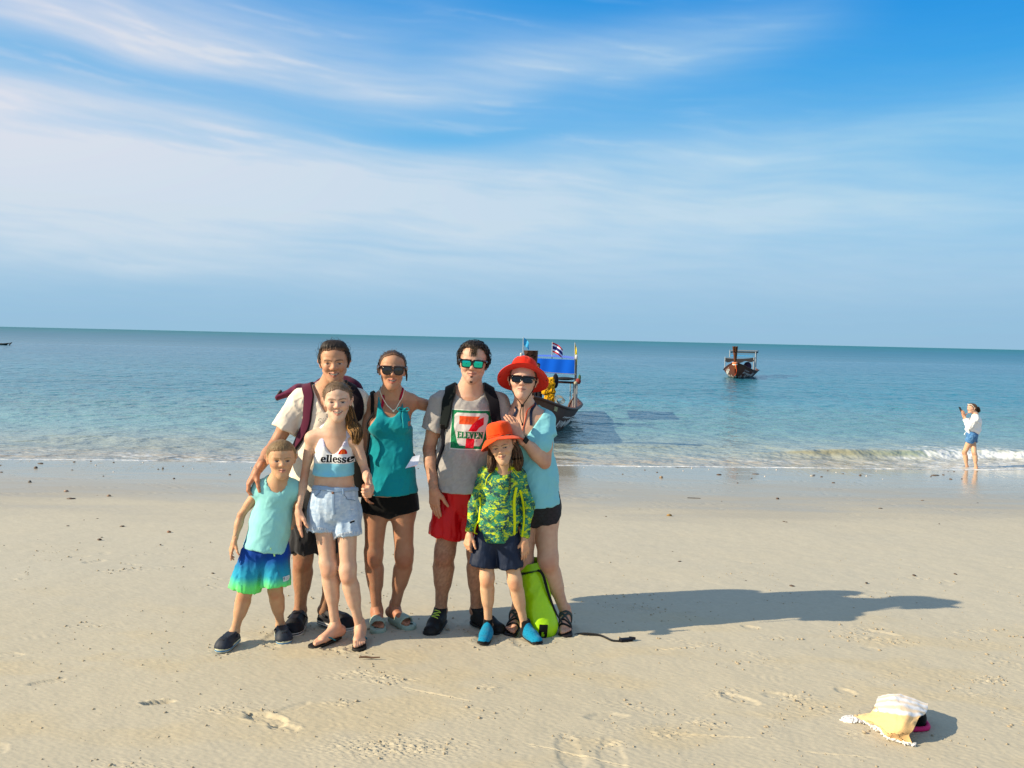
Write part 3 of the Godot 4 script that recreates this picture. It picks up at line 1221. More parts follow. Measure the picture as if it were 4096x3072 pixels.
func head_field(h: Face, J: Dictionary, B: Dictionary) -> Field:
	var f := Field.new()
	var s := h.s
	var X := h.T.basis.x.normalized()
	var Y := h.T.basis.y.normalized()
	var Z := h.T.basis.z.normalized()
	var w := h.wide
	f.pad = 0.006
	f.cap(h.at(Vector3(0, 0.032, -0.028)), h.at(Vector3(0, 0.036, 0.012)), 0.0775 * s * w, 0.0755 * s * w, 0.03)
	f.cap(h.at(Vector3(0, 0.045, 0.035)), h.at(Vector3(0, -0.042, 0.040)), 0.0605 * s * w, 0.0490 * s * w, 0.03)
	f.cap(h.at(Vector3(0, -0.03, 0.035)), h.at(Vector3(0, -0.072, 0.050)), 0.050 * s * w, 0.033 * s, 0.025)
	for t in [-1.0, 1.0]:
		f.cap(h.at(Vector3(t * 0.044 * h.jaw, -0.042, 0.000)), h.at(Vector3(t * 0.009, -0.091, 0.062)), 0.020 * s, 0.0175 * s, 0.028)
		f.cap(h.at(Vector3(t * 0.042 * w, -0.014, 0.060)), h.at(Vector3(t * 0.052 * w, -0.004, 0.030)), 0.0190 * s, 0.0185 * s, 0.025)
		f.cap(h.at(Vector3(t * 0.045, 0.0235, 0.0755)), h.at(Vector3(t * 0.012, 0.0215, 0.0870)), 0.0095 * s, 0.0105 * s, 0.016)
		f.dot(h.at(Vector3(t * 0.0125, -0.0245, 0.0965)), 0.0085 * s * h.nose, 0.007)
		f.dot(h.at(Vector3(t * 0.0315, 0.0035, 0.0800)), 0.0125 * s, 0.008)
		# cheek that a smile pushes up
		f.dot(h.at(Vector3(t * (0.033 + 0.003 * h.smile), -0.024 + 0.004 * h.smile, 0.0745)), (0.0125 + 0.003 * h.smile) * s, 0.022)
		# ear: rim and lobe
		f.cap(h.at(Vector3(t * 0.0810 * w, 0.018, -0.014)), h.at(Vector3(t * 0.0760 * w, -0.022, -0.004)), 0.0165 * s, 0.0090 * s, 0.005, (X * t * 0.62 + Z * 0.78).normalized(), 2.8)
		f.cap(h.at(Vector3(t * 0.0910 * w, 0.028, -0.018)), h.at(Vector3(t * 0.0930 * w, 0.004, -0.018)), 0.0042 * s, 0.0036 * s, 0.004)
	f.dot(h.at(Vector3(0, -0.093, 0.066)), 0.0165 * s, 0.022)
	f.cap(h.at(Vector3(0, 0.016, 0.0860)), h.at(Vector3(0, -0.018, 0.1040)), 0.0075 * s, 0.0115 * s * h.nose, 0.014)
	f.dot(h.at(Vector3(0, -0.0215, 0.1045)), 0.0105 * s * h.nose, 0.006)
	# lips
	var cy := 0.0080 * h.smile
	for t in [-1.0, 1.0]:
		f.cap(h.at(Vector3(0, -0.0495, 0.0945)), h.at(Vector3(t * h.mouth_w, -0.0535 + cy, 0.0790)), 0.0062 * s, 0.0040 * s, 0.006)
		f.cap(h.at(Vector3(0, -0.0610 - 0.3 * h.teeth, 0.0920)), h.at(Vector3(t * h.mouth_w, -0.0555 + cy, 0.0785)), 0.0070 * s, 0.0040 * s, 0.007)
	f.cap(h.at(Vector3(0, -0.045, -0.022)), J.nb - UPV * 0.01 * s, B.nk * 0.98, B.nk * 1.05, 0.030)
	for x in ["a", "b"]:
		f.cap(J.nb + UPV * 0.035 * B.s, mid(J.nb, J["s" + x], 0.8), 0.048 * B.s, 0.044 * B.s, 0.045)
		var t := -1.0 if x == "a" else 1.0
		f.cap(h.at(Vector3(t * 0.052, -0.035, -0.020)), J.nb + Z * 0.046 * B.s - UPV * 0.022 * B.s + X * t * 0.012, 0.010 * s, 0.0085 * s, 0.016)
	var inv := h.inv
	f.mod = func(p: Vector3, d: float) -> float:
		var q := inv * p
		if q.z < 0.04 or absf(q.y) > 0.09:
			return d
		var ax := absf(q.x)
		# eye sockets, the line of the lids and the line of the mouth
		var e := (Vector3(ax - 0.032, (q.y - 0.006) * 1.25, (q.z - 0.102) * 0.9).length() - 0.0125) * s
		var k := 0.010
		var m := k - absf(d + e)
		d = maxf(d, -e)
		if m > 0.0:
			d += m * m / (4.0 * k)
		var u := (q.x) / h.mouth_w
		if absf(u) < 1.0:
			var y := q.y + 0.0556 - cy * u * u
			d += s * 0.0035 * exp(-y * y / 0.0000060) * (1.0 - 0.6 * u * u)
			if h.teeth > 0.0:
				d += s * 0.0030 * smoothstep(1.0, 0.7, absf(y + h.teeth * 0.2) / (h.teeth * maxf(1.0 - u * u, 0.0) + 0.0004))
		# nostrils and the fold beside the mouth
		d += s * 0.003 * exp(-(pow((ax - 0.0075) / 0.0035, 2.0) + pow((q.y + 0.0325) / 0.003, 2.0)))
		if h.smile > 0.1:
			var fx := ax - 0.024 - 0.40 * (-q.y - 0.026)
			d += s * 0.0020 * h.smile * exp(-fx * fx / 0.00003) * smoothstep(-0.068, -0.050, q.y) * smoothstep(-0.022, -0.034, q.y)
		return d
	return f


func skin_color(c: Color, n: FastNoiseLite, p: Vector3) -> Color:
	var k := 1.0 + 0.07 * n.get_noise_3d(p.x * 0.5, p.y * 0.5, p.z * 0.5) + 0.05 * n.get_noise_3d(p.x * 0.12, p.y * 0.12, p.z * 0.12)
	return Color(c.r * k, c.g * k * k, c.b * k * k)


func face_color(h: Face, p: Vector3) -> Color:
	var q := h.inv * p
	var c := skin_color(h.skin, h.n, p)
	if q.z < 0.02 and absf(q.x) < 0.072:
		return c
	var ax := absf(q.x)
	# blood in the cheeks, the nose and the ears
	var red := 0.5 * exp(-(pow((ax - 0.042) / 0.022, 2.0) + pow((q.y + 0.024) / 0.020, 2.0))) + 0.5 * exp(-(pow(ax / 0.014, 2.0) + pow((q.y + 0.022) / 0.014, 2.0))) + (0.6 if ax > 0.078 else 0.0)
	c = c.lerp(Color(c.r * 1.03, c.g * 0.78, c.b * 0.74), clampf(red, 0.0, 1.0))
	if h.stubble > 0.0 and q.y < -0.02:
		var g := smoothstep(-0.028, -0.045, q.y) * smoothstep(0.012, 0.02, absf(q.y + 0.055) + 0.4 * maxf(ax - 0.02, 0.0)) 
		c = c.lerp(Color(c.r * 0.62, c.g * 0.62, c.b * 0.66), h.stubble * g)
	if q.z < 0.04:
		return c
	if h.tuft and ax < 0.0075 and q.y < -0.066 and q.y > -0.108 and absf(q.y + 0.087) > 0.008:
		c = c.lerp(Color(0.02, 0.015, 0.012), 0.9)
	# lips and what is seen between them
	var u := q.x / h.mouth_w
	var cy := 0.0080 * h.smile
	if absf(u) < 1.1:
		var y := q.y + 0.0556 - cy * u * u
		var round_ := maxf(1.0 - u * u, 0.0)
		if y < 0.0100 * sqrt(round_) + 0.001 and y > -(0.0115 + h.teeth) * sqrt(round_) - 0.001:
			c = c.lerp(h.lip, 0.75)
		if h.teeth > 0.0:
			var o := h.teeth * round_
			if absf(y + h.teeth * 0.15) < o * 0.95 + 0.0009:
				c = Color(0.62, 0.56, 0.48) if absf(u) < 0.74 and y > -o * 0.72 else Color(0.07, 0.02, 0.018)
		elif absf(y) < 0.0013 + 0.0004 * round_:
			c = Color(0.13, 0.045, 0.04)
	# brows
	var bx := (ax - 0.030) / 0.022
	if absf(bx) < 1.0:
		var by := q.y - 0.0245 + 0.0045 * bx * bx - 0.002 * bx
		c = c.lerp(h.brow, 0.85 * smoothstep(0.0052, 0.0022, absf(by) + 0.0012 * absf(bx)) )
	# eyes between the lids
	var ex := (ax - 0.0315) / 0.0155
	if absf(ex) < 1.0:
		var open := h.eye * (1.0 - ex * ex)
		var ey := q.y - 0.0035 + 0.0006 * ex
		if absf(ey) < open + 0.0016:
			c = Color(0.05, 0.03, 0.025)
			if ey < open * 0.6 and ey > -open - 0.0002 and absf(ex) > 0.40:
				c = Color(0.50, 0.45, 0.42)
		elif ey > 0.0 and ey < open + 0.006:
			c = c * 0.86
	c.a = 1.0
	return c


# a hand from its wrist: D along the fingers, N out of its back, thumb towards T; curl per finger in radians at each joint
func hand_field(w: Vector3, D: Vector3, N: Vector3, T: Vector3, s: float, curl: Array, spread := 0.0, thumb := Vector3.ZERO, thumb_curl := 0.3) -> Field:
	var f := Field.new()
	f.pad = 0.004
	D = D.normalized()
	N = (N - D * N.dot(D)).normalized()
	T = (T - D * T.dot(D) - N * T.dot(N)).normalized()
	var kx := [0.029, 0.010, -0.009, -0.027]
	var kl := [0.090, 0.094, 0.089, 0.080]
	var fl := [0.072, 0.081, 0.075, 0.058]
	for k in 4:
		var base: Vector3 = w + T * (kx[k] * 0.55 * s) + D * 0.012 * s
		var kn: Vector3 = w + (D * kl[k] + T * kx[k]) * s
		f.cap(base, kn, 0.0150 * s, 0.0112 * s, 0.016 * s)
		var dir: Vector3 = (D + T * kx[k] * (spread * 9.0)).normalized()
		var a: float = 0.0
		var at := kn
		for j in 3:
			a += curl[k] * [0.75, 1.0, 0.7][j]
			var d := dir * cos(a) - N * sin(a)
			var to: Vector3 = at + d * fl[k] * [0.44, 0.31, 0.25][j] * s
			var r0: float = [0.0098, 0.0088, 0.0080][j] * s * (0.88 if k == 3 else 1.0)
			f.cap(at, to, r0, r0 * 0.88, 0.004 * s)
			at = to
	var tb: Vector3 = w + (D * 0.026 + T * 0.022 - N * 0.010) * s
	var td: Vector3 = (D * 0.75 + T * 0.62 - N * 0.30).normalized() if thumb == Vector3.ZERO else thumb.normalized()
	var t1 := tb + (D * 0.55 + T * 0.70 - N * 0.25).normalized().lerp(td, 0.35).normalized() * 0.038 * s
	var t2 := t1 + td * 0.034 * s
	var bend := (td - N * thumb_curl).normalized()
	f.cap(tb, t1, 0.0165 * s, 0.0125 * s, 0.016 * s)
	f.cap(t1, t2, 0.0115 * s, 0.0102 * s, 0.006 * s)
	f.cap(t2, t2 + bend * 0.027 * s, 0.0102 * s, 0.0080 * s, 0.005 * s)
	f.cap(w - D * 0.035 * s, w + D * 0.012 * s, 0.0255 * s, 0.0240 * s, 0.02 * s, N, 1.25)
	return f


# a bare foot; heel is the point on the sole under the heel, D towards the toes, S towards the big toe
func foot_field(ankle: Vector3, heel: Vector3, D: Vector3, S: Vector3, s: float, an: float) -> Field:
	var f := Field.new()
	f.pad = 0.004
	f.cap(ankle + UPV * 0.05 * s, ankle, an, an, 0.02)
	f.cap(ankle, heel + UPV * 0.032 * s, an, 0.031 * s, 0.03)
	f.cap(ankle + D * 0.015 * s, heel + D * 0.15 * s + S * 0.012 * s + UPV * 0.026 * s, an * 0.92, 0.024 * s, 0.03)
	f.cap(heel + UPV * 0.028 * s, heel + D * 0.155 * s - S * 0.020 * s + UPV * 0.018 * s, 0.028 * s, 0.019 * s, 0.025)
	f.cap(heel + UPV * 0.028 * s, heel + D * 0.165 * s + S * 0.018 * s + UPV * 0.021 * s, 0.028 * s, 0.022 * s, 0.025)
	for k in 5:
		var x: float = [0.030, 0.011, -0.004, -0.018, -0.031][k]
		var a: Vector3 = heel + D * [0.180, 0.182, 0.176, 0.166, 0.152][k] * s + S * x * s + UPV * 0.016 * s
		var r: float = [0.0135, 0.0095, 0.0090, 0.0085, 0.0085][k] * s
		f.cap(a, a + (D + S * (-0.10 if k == 0 else 0.0)) * [0.050, 0.050, 0.043, 0.037, 0.031][k] * s - UPV * 0.004 * s, r, r * 0.98, 0.005)
	return f


# ---------------------------------------------------------------- hair
func hairline(q: Vector3, o: Dictionary) -> float:
	# height of the hair's edge in the head's own axes, by the angle round the head (0 in front)
	var ph := rad_to_deg(atan2(absf(q.x), q.z + 0.01))
	var front: float = o.get("front", 0.074)
	var temple: float = o.get("temple", 0.050)
	var side: float = o.get("side", -0.004)
	var nape: float = o.get("nape", -0.060)
	if ph < 38.0:
		return lerpf(front, o.get("corner", front), smoothstep(0.0, 38.0, ph))
	if ph < 58.0:
		return lerpf(o.get("corner", front), temple, smoothstep(38.0, 58.0, ph))
	if ph < 80.0:
		return lerpf(temple, side, smoothstep(58.0, 76.0, ph))
	if ph < 108.0:
		return lerpf(side, 0.024, smoothstep(84.0, 92.0, ph)) if ph < 98.0 else lerpf(0.024, nape, smoothstep(98.0, 108.0, ph))
	return nape


func hair_cap(h: Face, o: Dictionary) -> Callable:
	return func() -> MD:
		var f := Field.new()
		var s := h.s
		var g: float = o.get("thick", 0.012)
		var w := h.wide
		f.cap(h.at(Vector3(0, 0.034, -0.030)), h.at(Vector3(0, 0.038, 0.014)), (0.0775 * w + g) * s, (0.0755 * w + g * 0.9) * s, 0.02)
		f.cap(h.at(Vector3(0, 0.050, 0.038)), h.at(Vector3(0, 0.0, -0.045)), (0.060 * w + g * 0.6) * s, 0.060 * s, 0.03)
		if o.has("top"):
			f.cap(h.at(Vector3(-0.03, 0.095, 0.035)), h.at(Vector3(0.035, 0.092, 0.030)), o.top * s, o.top * s, 0.03)
		f.pad = 0.012
		var n := noise(1.0, o.get("seed", 3), 3)
		var comb: Vector3 = o.get("comb", Vector3(60, 60, 260))
		var amp: float = o.get("rough", 0.006) * 0.55
		f.mod = func(p: Vector3, d: float) -> float:
			var q := h.inv * p
			d += amp * s * n.get_noise_3d(q.x * comb.x, q.y * comb.y, q.z * comb.z)
			var hl := hairline(q, o) + 0.010 * n.get_noise_3d(q.x * 190.0, 0.0, q.z * 190.0)
			d += (g - 0.0025) * s * (1.0 - smoothstep(-0.004, o.get("taper", 0.030), q.y - hl)) * smoothstep(-0.03, 0.02, q.z)
			if o.has("under"):
				d = maxf(d, (q.y - o.under) * s)
			return maxf(d, (hl - q.y) * 0.8 * s)
		var c0: Color = o.color
		var c1: Color = o.get("light", c0 * 1.6)
		var tip: float = o.get("fade", -1.0)
		return net(f, 0.0042, f.bounds(0.012), func(p, _n):
			var q: Vector3 = h.inv * p
			var t := 0.5 + 0.9 * n.get_noise_3d(q.x * comb.x * 1.7, q.y * comb.y * 1.7, q.z * comb.z * 1.7)
			var c: Color = c0.lerp(c1, clampf(t, 0.0, 1.0) * 0.7)
			if q.z > 0.0:
				c = c.lerp(h.skin * 0.55, 0.6 * (1.0 - smoothstep(-0.002, 0.020, q.y - hairline(q, o))))
			if tip > 0.0:
				c = c.lerp(o.fade_color, smoothstep(tip, -0.01, q.y))
			c.a = 1.0
			return c)


# separate locks over the cap: flow(q) gives the way the hair is combed there
func locks(h: Face, o: Dictionary, count: int, length: float, thick: float, lift: float, flow: Callable, seed_ := 9) -> Callable:
	return func() -> MD:
		var md := MD.new()
		var rng := RandomNumberGenerator.new()
		rng.seed = seed_
		var c0: Color = o.color
		var c1: Color = o.get("light", c0 * 1.6)
		var g: float = o.get("thick", 0.012)
		var made := 0
		while made < count:
			var d := Vector3(rng.randfn(), rng.randfn(), rng.randfn()).normalized()
			var q := Vector3(0, 0.036, -0.008) + d * Vector3(0.0775 * h.wide + g * 0.7, 0.0775 + g * 0.8, 0.093 + g * 0.5)
			if q.y < hairline(q, o) + 0.002 or q.y > o.get("under", 1.0):
				continue
			made += 1
			var y_root := q.y
			var pts := []
			var rad := []
			var v: Vector3 = flow.call(q)
			v = (v + Vector3(rng.randfn(), rng.randfn(), rng.randfn()) * o.get("mess", 0.25)).normalized()
			var l := length * rng.randf_range(0.5, 1.15)
			for k in 5:
				pts.append(h.at(q))
				rad.append(thick * h.s * [0.7, 1.0, 0.9, 0.6, 0.15][k])
				var out := (q - Vector3(0, 0.036, -0.008)) / Vector3(0.08, 0.085, 0.095)
				out = out.normalized()
				var t := (v - out * v.dot(out)).normalized()
				q += (t + out * lift * (1.0 - k * 0.28)) * l / 4.0
			var c := c0.lerp(c1, pow(rng.randf(), 1.1) * 1.25)
			if o.has("fade"):
				c = c.lerp(o.fade_color, 0.8 * smoothstep(o.fade, 0.02, y_root))
			c.a = 1.0
			md.tube(pts, rad, 4, c, false, 0.7)
		return md


# a tail or curtain of hair along a path: a core with strands laid over it
func tail(path: Array, rad: Array, c0: Color, c1: Color, count: int, seed_ := 4, flat_dir := Vector3.ZERO) -> Callable:
	return func() -> MD:
		var md := MD.new()
		var rng := RandomNumberGenerator.new()
		rng.seed = seed_
		var sp := spline(path, 5)
		var m := sp.size()
		for k in count:
			var a := rng.randf() * TAU
			var rr := sqrt(rng.randf())
			var pts := []
			var rs := []
			var stop := int(m * rng.randf_range(0.72, 1.0))
			var start := int(m * rng.randf_range(0.0, 0.15))
			var ph := rng.randf() * TAU
			for j in range(start, maxi(stop, start + 4)):
				if j >= m:
					break
				var t: Vector3 = (sp[mini(j + 1, m - 1)] - sp[maxi(j - 1, 0)]).normalized()
				var sx := t.cross(Vector3(0.1, 0.2, 1.0)).normalized()
				var sy := sx.cross(t)
				var f := float(j) / (m - 1) * (rad.size() - 1)
				var r: float = lerpf(rad[int(f)], rad[mini(int(f) + 1, rad.size() - 1)], f - int(f))
				var w := 0.18 * sin(j * 0.7 + ph)
				var off := (sx * cos(a + w) + sy * sin(a + w) * 0.75) * r * rr
				if flat_dir != Vector3.ZERO:
					off -= flat_dir * off.dot(flat_dir) * 0.5
				pts.append(sp[j] + off)
				rs.append(0.0032 * (1.0 if j < stop - 3 else 0.5))
			if pts.size() > 2:
				var c := c0.lerp(c1, pow(rng.randf(), 1.4))
				c.a = 1.0
				md.tube(pts, rs, 4, c, false)
		return md


# ---------------------------------------------------------------- clothes
func shirt_field(J: Dictionary, B: Dictionary, F: Vector3, o: Dictionary) -> Field:
	var f := Field.new()
	var s: float = B.s
	var g: float = o.get("grow", 0.013)
	var ms := mid(J.sa, J.sb)
	var mh := mid(J.ha, J.hb)
	var dn: Vector3 = (mh - ms).normalized()
	var c1: Vector3 = ms + dn * 0.085 * s
	var w: Vector3 = mid(ms, mh, 0.66)
	var hem: Vector3 = o.hem
	f.cap(c1, w, B.chw + g, o.get("waw", B.waw + g * 1.6), 0.05, F, (B.chw + g) / (B.chd + g))
	f.cap(w, hem, o.get("waw", B.waw + g * 1.6), o.hemw, 0.06, F, o.get("hemf", 1.28), true)
	if not o.get("bare", false):
		var inw: Vector3 = (J.sb - J.sa).normalized() * 0.02 * s
		f.cap(J.sa + inw + dn * 0.012 * s, J.sb - inw + dn * 0.012 * s, B.cl + g * 0.8, B.cl + g * 0.8, 0.05, F, 1.12)
		for x in ["a", "b"]:
			f.cap(J.nb + UPV * 0.035 * s, J["s" + x] - UPV * 0.006, 0.048 * s + g * 0.55, 0.044 * s + g * 0.7, 0.045, F, 1.1)
	else:
		for x in ["a", "b"]:
			f.cap(J.nb + UPV * 0.035 * s, J["s" + x] - UPV * 0.006, 0.048 * s + g * 0.5, 0.044 * s + g * 0.5, 0.045, F, 1.1)
	var t: float = o.get("sleeve", 0.0)
	if t > 0.0:
		var loose: float = o.get("loose", 0.016)
		for x in ["a", "b"]:
			var tt: float = o.get("sleeve_" + x, t)
			if tt <= 1.0:
				f.cap(J["s" + x], mid(J["s" + x], J["e" + x], tt), B.dl + g * 0.8, B.ua + loose, 0.022, Vector3.ZERO, 1.0, true)
			else:
				f.cap(J["s" + x], J["e" + x], B.dl + g * 0.6, B.el + loose, 0.022)
				f.cap(J["e" + x], mid(J["e" + x], J["w" + x], tt - 1.0), B.el + loose, B.wr + loose * 0.8, 0.02, Vector3.ZERO, 1.0, true)
	if B.bust > 0.0:
		for q in [-1.0, 1.0]:
			f.dot(c1 + dn * 0.055 * s + (J.sb - J.sa).normalized() * q * 0.068 * s + F * (B.chd - B.bust * 0.35), B.bust + g * 0.9, 0.06)
	var n := noise(1.0, o.get("seed", 2), 2)
	var amp: float = o.get("wrinkle", 0.006)
	var cut: Callable = o.get("cut", func(_p): return -1.0)
	f.pad = 0.014
	f.mod = func(p: Vector3, d: float) -> float:
		# creases: ridges that run slantwise and gather towards the hem
		var r := n.get_noise_3d(p.x * 5.0 + p.y * 2.2, p.y * 4.0, p.z * 5.0)
		var r2 := n.get_noise_3d(p.x * 17.0 + 4.0, p.y * 9.0 - p.x * 6.0, p.z * 17.0)
		var r3 := absf(n.get_noise_3d(p.x * 8.0 - p.y * 7.0, p.y * 3.0 + p.x * 4.0, p.z * 8.0 + 9.0))
		d += amp * 1.25 * (absf(r) * 1.7 - 0.5) + amp * 0.42 * r2 - amp * 0.45 * smoothstep(0.22, 0.0, r3)
		return soft_max(d, cut.call(p), 0.010)
	return f


func soft_max(a: float, b: float, k: float) -> float:
	var m := k - absf(a - b)
	return maxf(a, b) + (m * m / (4.0 * k) if m > 0.0 else 0.0)


# legs: [ [hip, hem point, radius at hip, radius at hem], ... ]
func shorts_field(J: Dictionary, B: Dictionary, F: Vector3, o: Dictionary) -> Field:
	var f := Field.new()
	var s: float = B.s
	var mh := mid(J.ha, J.hb)
	var up: Vector3 = (mid(J.sa, J.sb) - mh).normalized()
	var g: float = o.get("grow", 0.012)
	var ww: float = o.get("waist", B.waw + 0.006)
	var gp: float = o.get("pelvis", 0.007)
	f.cap(mh + up * 0.02 * s, o.top, B.hiw + gp, ww, 0.04, F, (B.hiw + gp) / (B.hid + gp), true)
	f.cap(mh + up * 0.05 * s, mh - up * 0.062 * s, B.hiw + gp, B.hiw * 0.80 + gp, 0.03, F, (B.hiw + gp) / (B.hid + gp), true)
	for x in ["a", "b"]:
		var hp: Vector3 = J["h" + x]
		f.cap(hp, o["hem_" + x], B.th + g * 1.3, o.leg, o.get("blend", 0.02), F, o.get("flat", 1.0), true)
		f.dot(mid(hp, o["hem_" + x], 0.2) - F * 0.03 * s, B.th + g, 0.04)
	var n := noise(1.0, o.get("seed", 6), 2)
	var amp: float = o.get("wrinkle", 0.006)
	var cut: Callable = o.get("cut", func(_p): return -1.0)
	f.pad = 0.014
	f.mod = func(p: Vector3, d: float) -> float:
		var r := n.get_noise_3d(p.x * 9.0, p.y * 2.6 + p.x * 3.0, p.z * 9.0)
		var r2 := n.get_noise_3d(p.x * 16.0, p.y * 12.0, p.z * 16.0)
		var r3 := absf(n.get_noise_3d(p.x * 11.0 + 7.0, p.y * 3.0 - p.x * 5.0, p.z * 11.0))
		d += amp * 1.2 * (absf(r) * 1.8 - 0.5) + amp * 0.45 * r2 - amp * 0.4 * smoothstep(0.2, 0.0, r3)
		return soft_max(d, cut.call(p), 0.010)
	return f


# a strap or band lying on a surface: points near the surface, width and thickness
func strap(f: Field, pts: Array, width: float, thick: float, col: Color, off := 0.002, per := 6, edge := Color(0, 0, 0, 0)) -> Callable:
	return func() -> MD:
		var md := MD.new()
		var sp := spline(pts, per)
		var even := Field.new().take(f)      # without creases and cuts
		off += 0.0035 if f.mod.is_valid() else 0.0
		var centre := []
		for p in sp:
			centre.append(even.snap(p, off))
		var m := centre.size()
		var rows := []
		var inside := []
		for k in m:
			var c: Vector3 = centre[k]
			var t: Vector3 = (centre[mini(k + 1, m - 1)] - centre[maxi(k - 1, 0)]).normalized()
			var g := even.grad(c, even.near(c, 0.12))
			g = (g - t * g.dot(t)).normalized()
			var sd := t.cross(g).normalized()
			for e in [[-0.5, -0.003], [-0.5, thick * 0.8], [-0.42, thick], [0.0, thick * 1.08], [0.42, thick], [0.5, thick * 0.8], [0.5, -0.003], [0.0, -0.004]]:
				var q: Vector3 = c + sd * width * e[0]
				if absf(e[0]) > 0.1:
					q = even.snap(q, off)
				rows.append(q + g * e[1])
				inside.append(c - g * 0.002)
		var base := 0
		for k in m:
			for j in 8:
				var p: Vector3 = rows[k * 8 + j]
				var pa: Vector3 = rows[k * 8 + (j + 7) % 8]
				var pb: Vector3 = rows[k * 8 + (j + 1) % 8]
				var ka: Vector3 = rows[mini(k + 1, m - 1) * 8 + j] - rows[maxi(k - 1, 0) * 8 + j]
				var nn := (pb - pa).cross(ka).normalized()
				if nn.dot(p - inside[k * 8 + j]) < 0.0:
					nn = -nn
				md.vert(p, nn, edge if edge.a > 0.0 and (j < 2 or j == 5 or j == 6) else col)
		for k in m - 1:
			for j in 8:
				var j1 := (j + 1) % 8
				md.quad(k * 8 + j, (k + 1) * 8 + j, (k + 1) * 8 + j1, k * 8 + j1)
		return md


# a patch laid on the front of a surface: corners in x and y at a depth in front of it; dir points out of the surface
func patch(f: Field, centre: Vector3, right: Vector3, up: Vector3, nu: int, nv: int, off: float, col := Color.WHITE, dir := Vector3(0, 0, 1)) -> Callable:
	return func() -> MD:
		var md := MD.new()
		var pts := []
		for a in nu:
			for b in nv:
				var u := a / (nu - 1.0)
				var v := b / (nv - 1.0)
				var q := f.front(centre + right * (u - 0.5) + up * (0.5 - v) + dir * 0.15, dir, off)
				if pts.size() and absf((q - (pts[-1] as Vector3)).dot(dir)) > 0.06:
					q += dir * ((pts[maxi(pts.size() - nv, 0)] as Vector3) - q).dot(dir)      # past the edge of the body: stay level
				pts.append(q)
		md.sheet(pts, nu, nv, func(_p, _u, _v): return col, centre - dir * 1.0)
		return md


# small pieces of cord or tube through points, laid on a surface or free
func cord(pts: Array, r: float, col: Color, f: Field = null, off := 0.002, per := 6, sides := 6) -> Callable:
	return func() -> MD:
		var md := MD.new()
		var sp := spline(pts, per)
		if f:
			for k in sp.size():
				sp[k] = f.snap(sp[k], off)
		md.tube(sp, [r], sides, col)
		return md


func solid(f: Field, cell: float, col: Callable) -> Callable:
	return func() -> MD:
		return net(f, cell, f.bounds(0.014), col)


# ---------------------------------------------------------------- lettering and prints
func fill_triangle(img: Image, a: Vector2, b: Vector2, c: Vector2, col: Color) -> void:
	var lo := a.min(b).min(c).floor()
	var hi := a.max(b).max(c).ceil()
	var area := (b - a).cross(c - a)
	if absf(area) < 1e-6:
		return
	for y in range(maxi(int(lo.y), 0), mini(int(hi.y) + 1, img.get_height())):
		for x in range(maxi(int(lo.x), 0), mini(int(hi.x) + 1, img.get_width())):
			var p := Vector2(x + 0.5, y + 0.5)
			var u := (b - a).cross(p - a) / area
			var v := (c - b).cross(p - b) / area
			var w := (a - c).cross(p - c) / area
			if u >= -0.001 and v >= -0.001 and w >= -0.001:
				img.set_pixel(x, y, col)


func fill_shape(img: Image, pts: PackedVector2Array, col: Color) -> void:
	var t := Geometry2D.triangulate_polygon(pts)
	for k in range(0, t.size(), 3):
		fill_triangle(img, pts[t[k]], pts[t[k + 1]], pts[t[k + 2]], col)


# letters into an image, fitted to a rectangle in pixels
func letter(img: Image, text: String, font_name: String, weight: int, rect: Rect2, col: Color, slant := 0.0, fat := 0.0) -> void:
	var font := SystemFont.new()
	font.font_names = PackedStringArray([font_name])
	font.font_weight = weight
	var tm := TextMesh.new()
	tm.text = text
	tm.font = font
	tm.font_size = 64
	tm.depth = 0.0
	tm.pixel_size = 0.01
	var arr := tm.get_mesh_arrays()
	if arr.is_empty() or arr[Mesh.ARRAY_VERTEX] == null:
		return
	var v: PackedVector3Array = arr[Mesh.ARRAY_VERTEX]
	if v.is_empty():
		return
	var idx: PackedInt32Array = arr[Mesh.ARRAY_INDEX] if arr[Mesh.ARRAY_INDEX] != null else PackedInt32Array(range(v.size()))
	var lo := Vector2(1e9, 1e9)
	var hi := -lo
	for p in v:
		lo = lo.min(Vector2(p.x, p.y))
		hi = hi.max(Vector2(p.x, p.y))
	var q := PackedVector2Array()
	for p in v:
		var u := (p.x - lo.x) / (hi.x - lo.x)
		var w := (p.y - lo.y) / (hi.y - lo.y)
		q.append(rect.position + Vector2((u + slant * (w - 0.5)) * rect.size.x, (1.0 - w) * rect.size.y))
	for off in ([Vector2.ZERO, Vector2(fat, 0), Vector2(-fat, 0), Vector2(0, fat * 0.6)] if fat > 0.0 else [Vector2.ZERO]):
		for k in range(0, idx.size() - 2, 3):
			fill_triangle(img, q[idx[k]] + off, q[idx[k + 1]] + off, q[idx[k + 2]] + off, col)


func print_mat(img: Image, rough := 0.85) -> StandardMaterial3D:
	var m := StandardMaterial3D.new()
	img.generate_mipmaps()
	m.albedo_texture = ImageTexture.create_from_image(img)
	m.roughness = rough
	m.metallic_specular = 0.25
	m.texture_repeat = false
	return m

# ---------------------------------------------------------------- the people
var skin_m: StandardMaterial3D
var cloth_m: StandardMaterial3D
var hair_m: StandardMaterial3D
var rubber_m: StandardMaterial3D
var gloss_m: StandardMaterial3D
const FRONT := Vector3(0, 0, 1)


func make_materials() -> void:
	skin_m = vmat(0.52, 0.38)
	skin_m.subsurf_scatter_enabled = true
	skin_m.subsurf_scatter_strength = 0.10
	cloth_m = vmat(0.88, 0.25)
	cloth_m.rim_enabled = true
	cloth_m.rim = 0.25
	cloth_m.rim_tint = 0.6
	hair_m = vmat(0.50, 0.28)
	rubber_m = vmat(0.62, 0.40)
	gloss_m = vmat(0.18, 0.55)


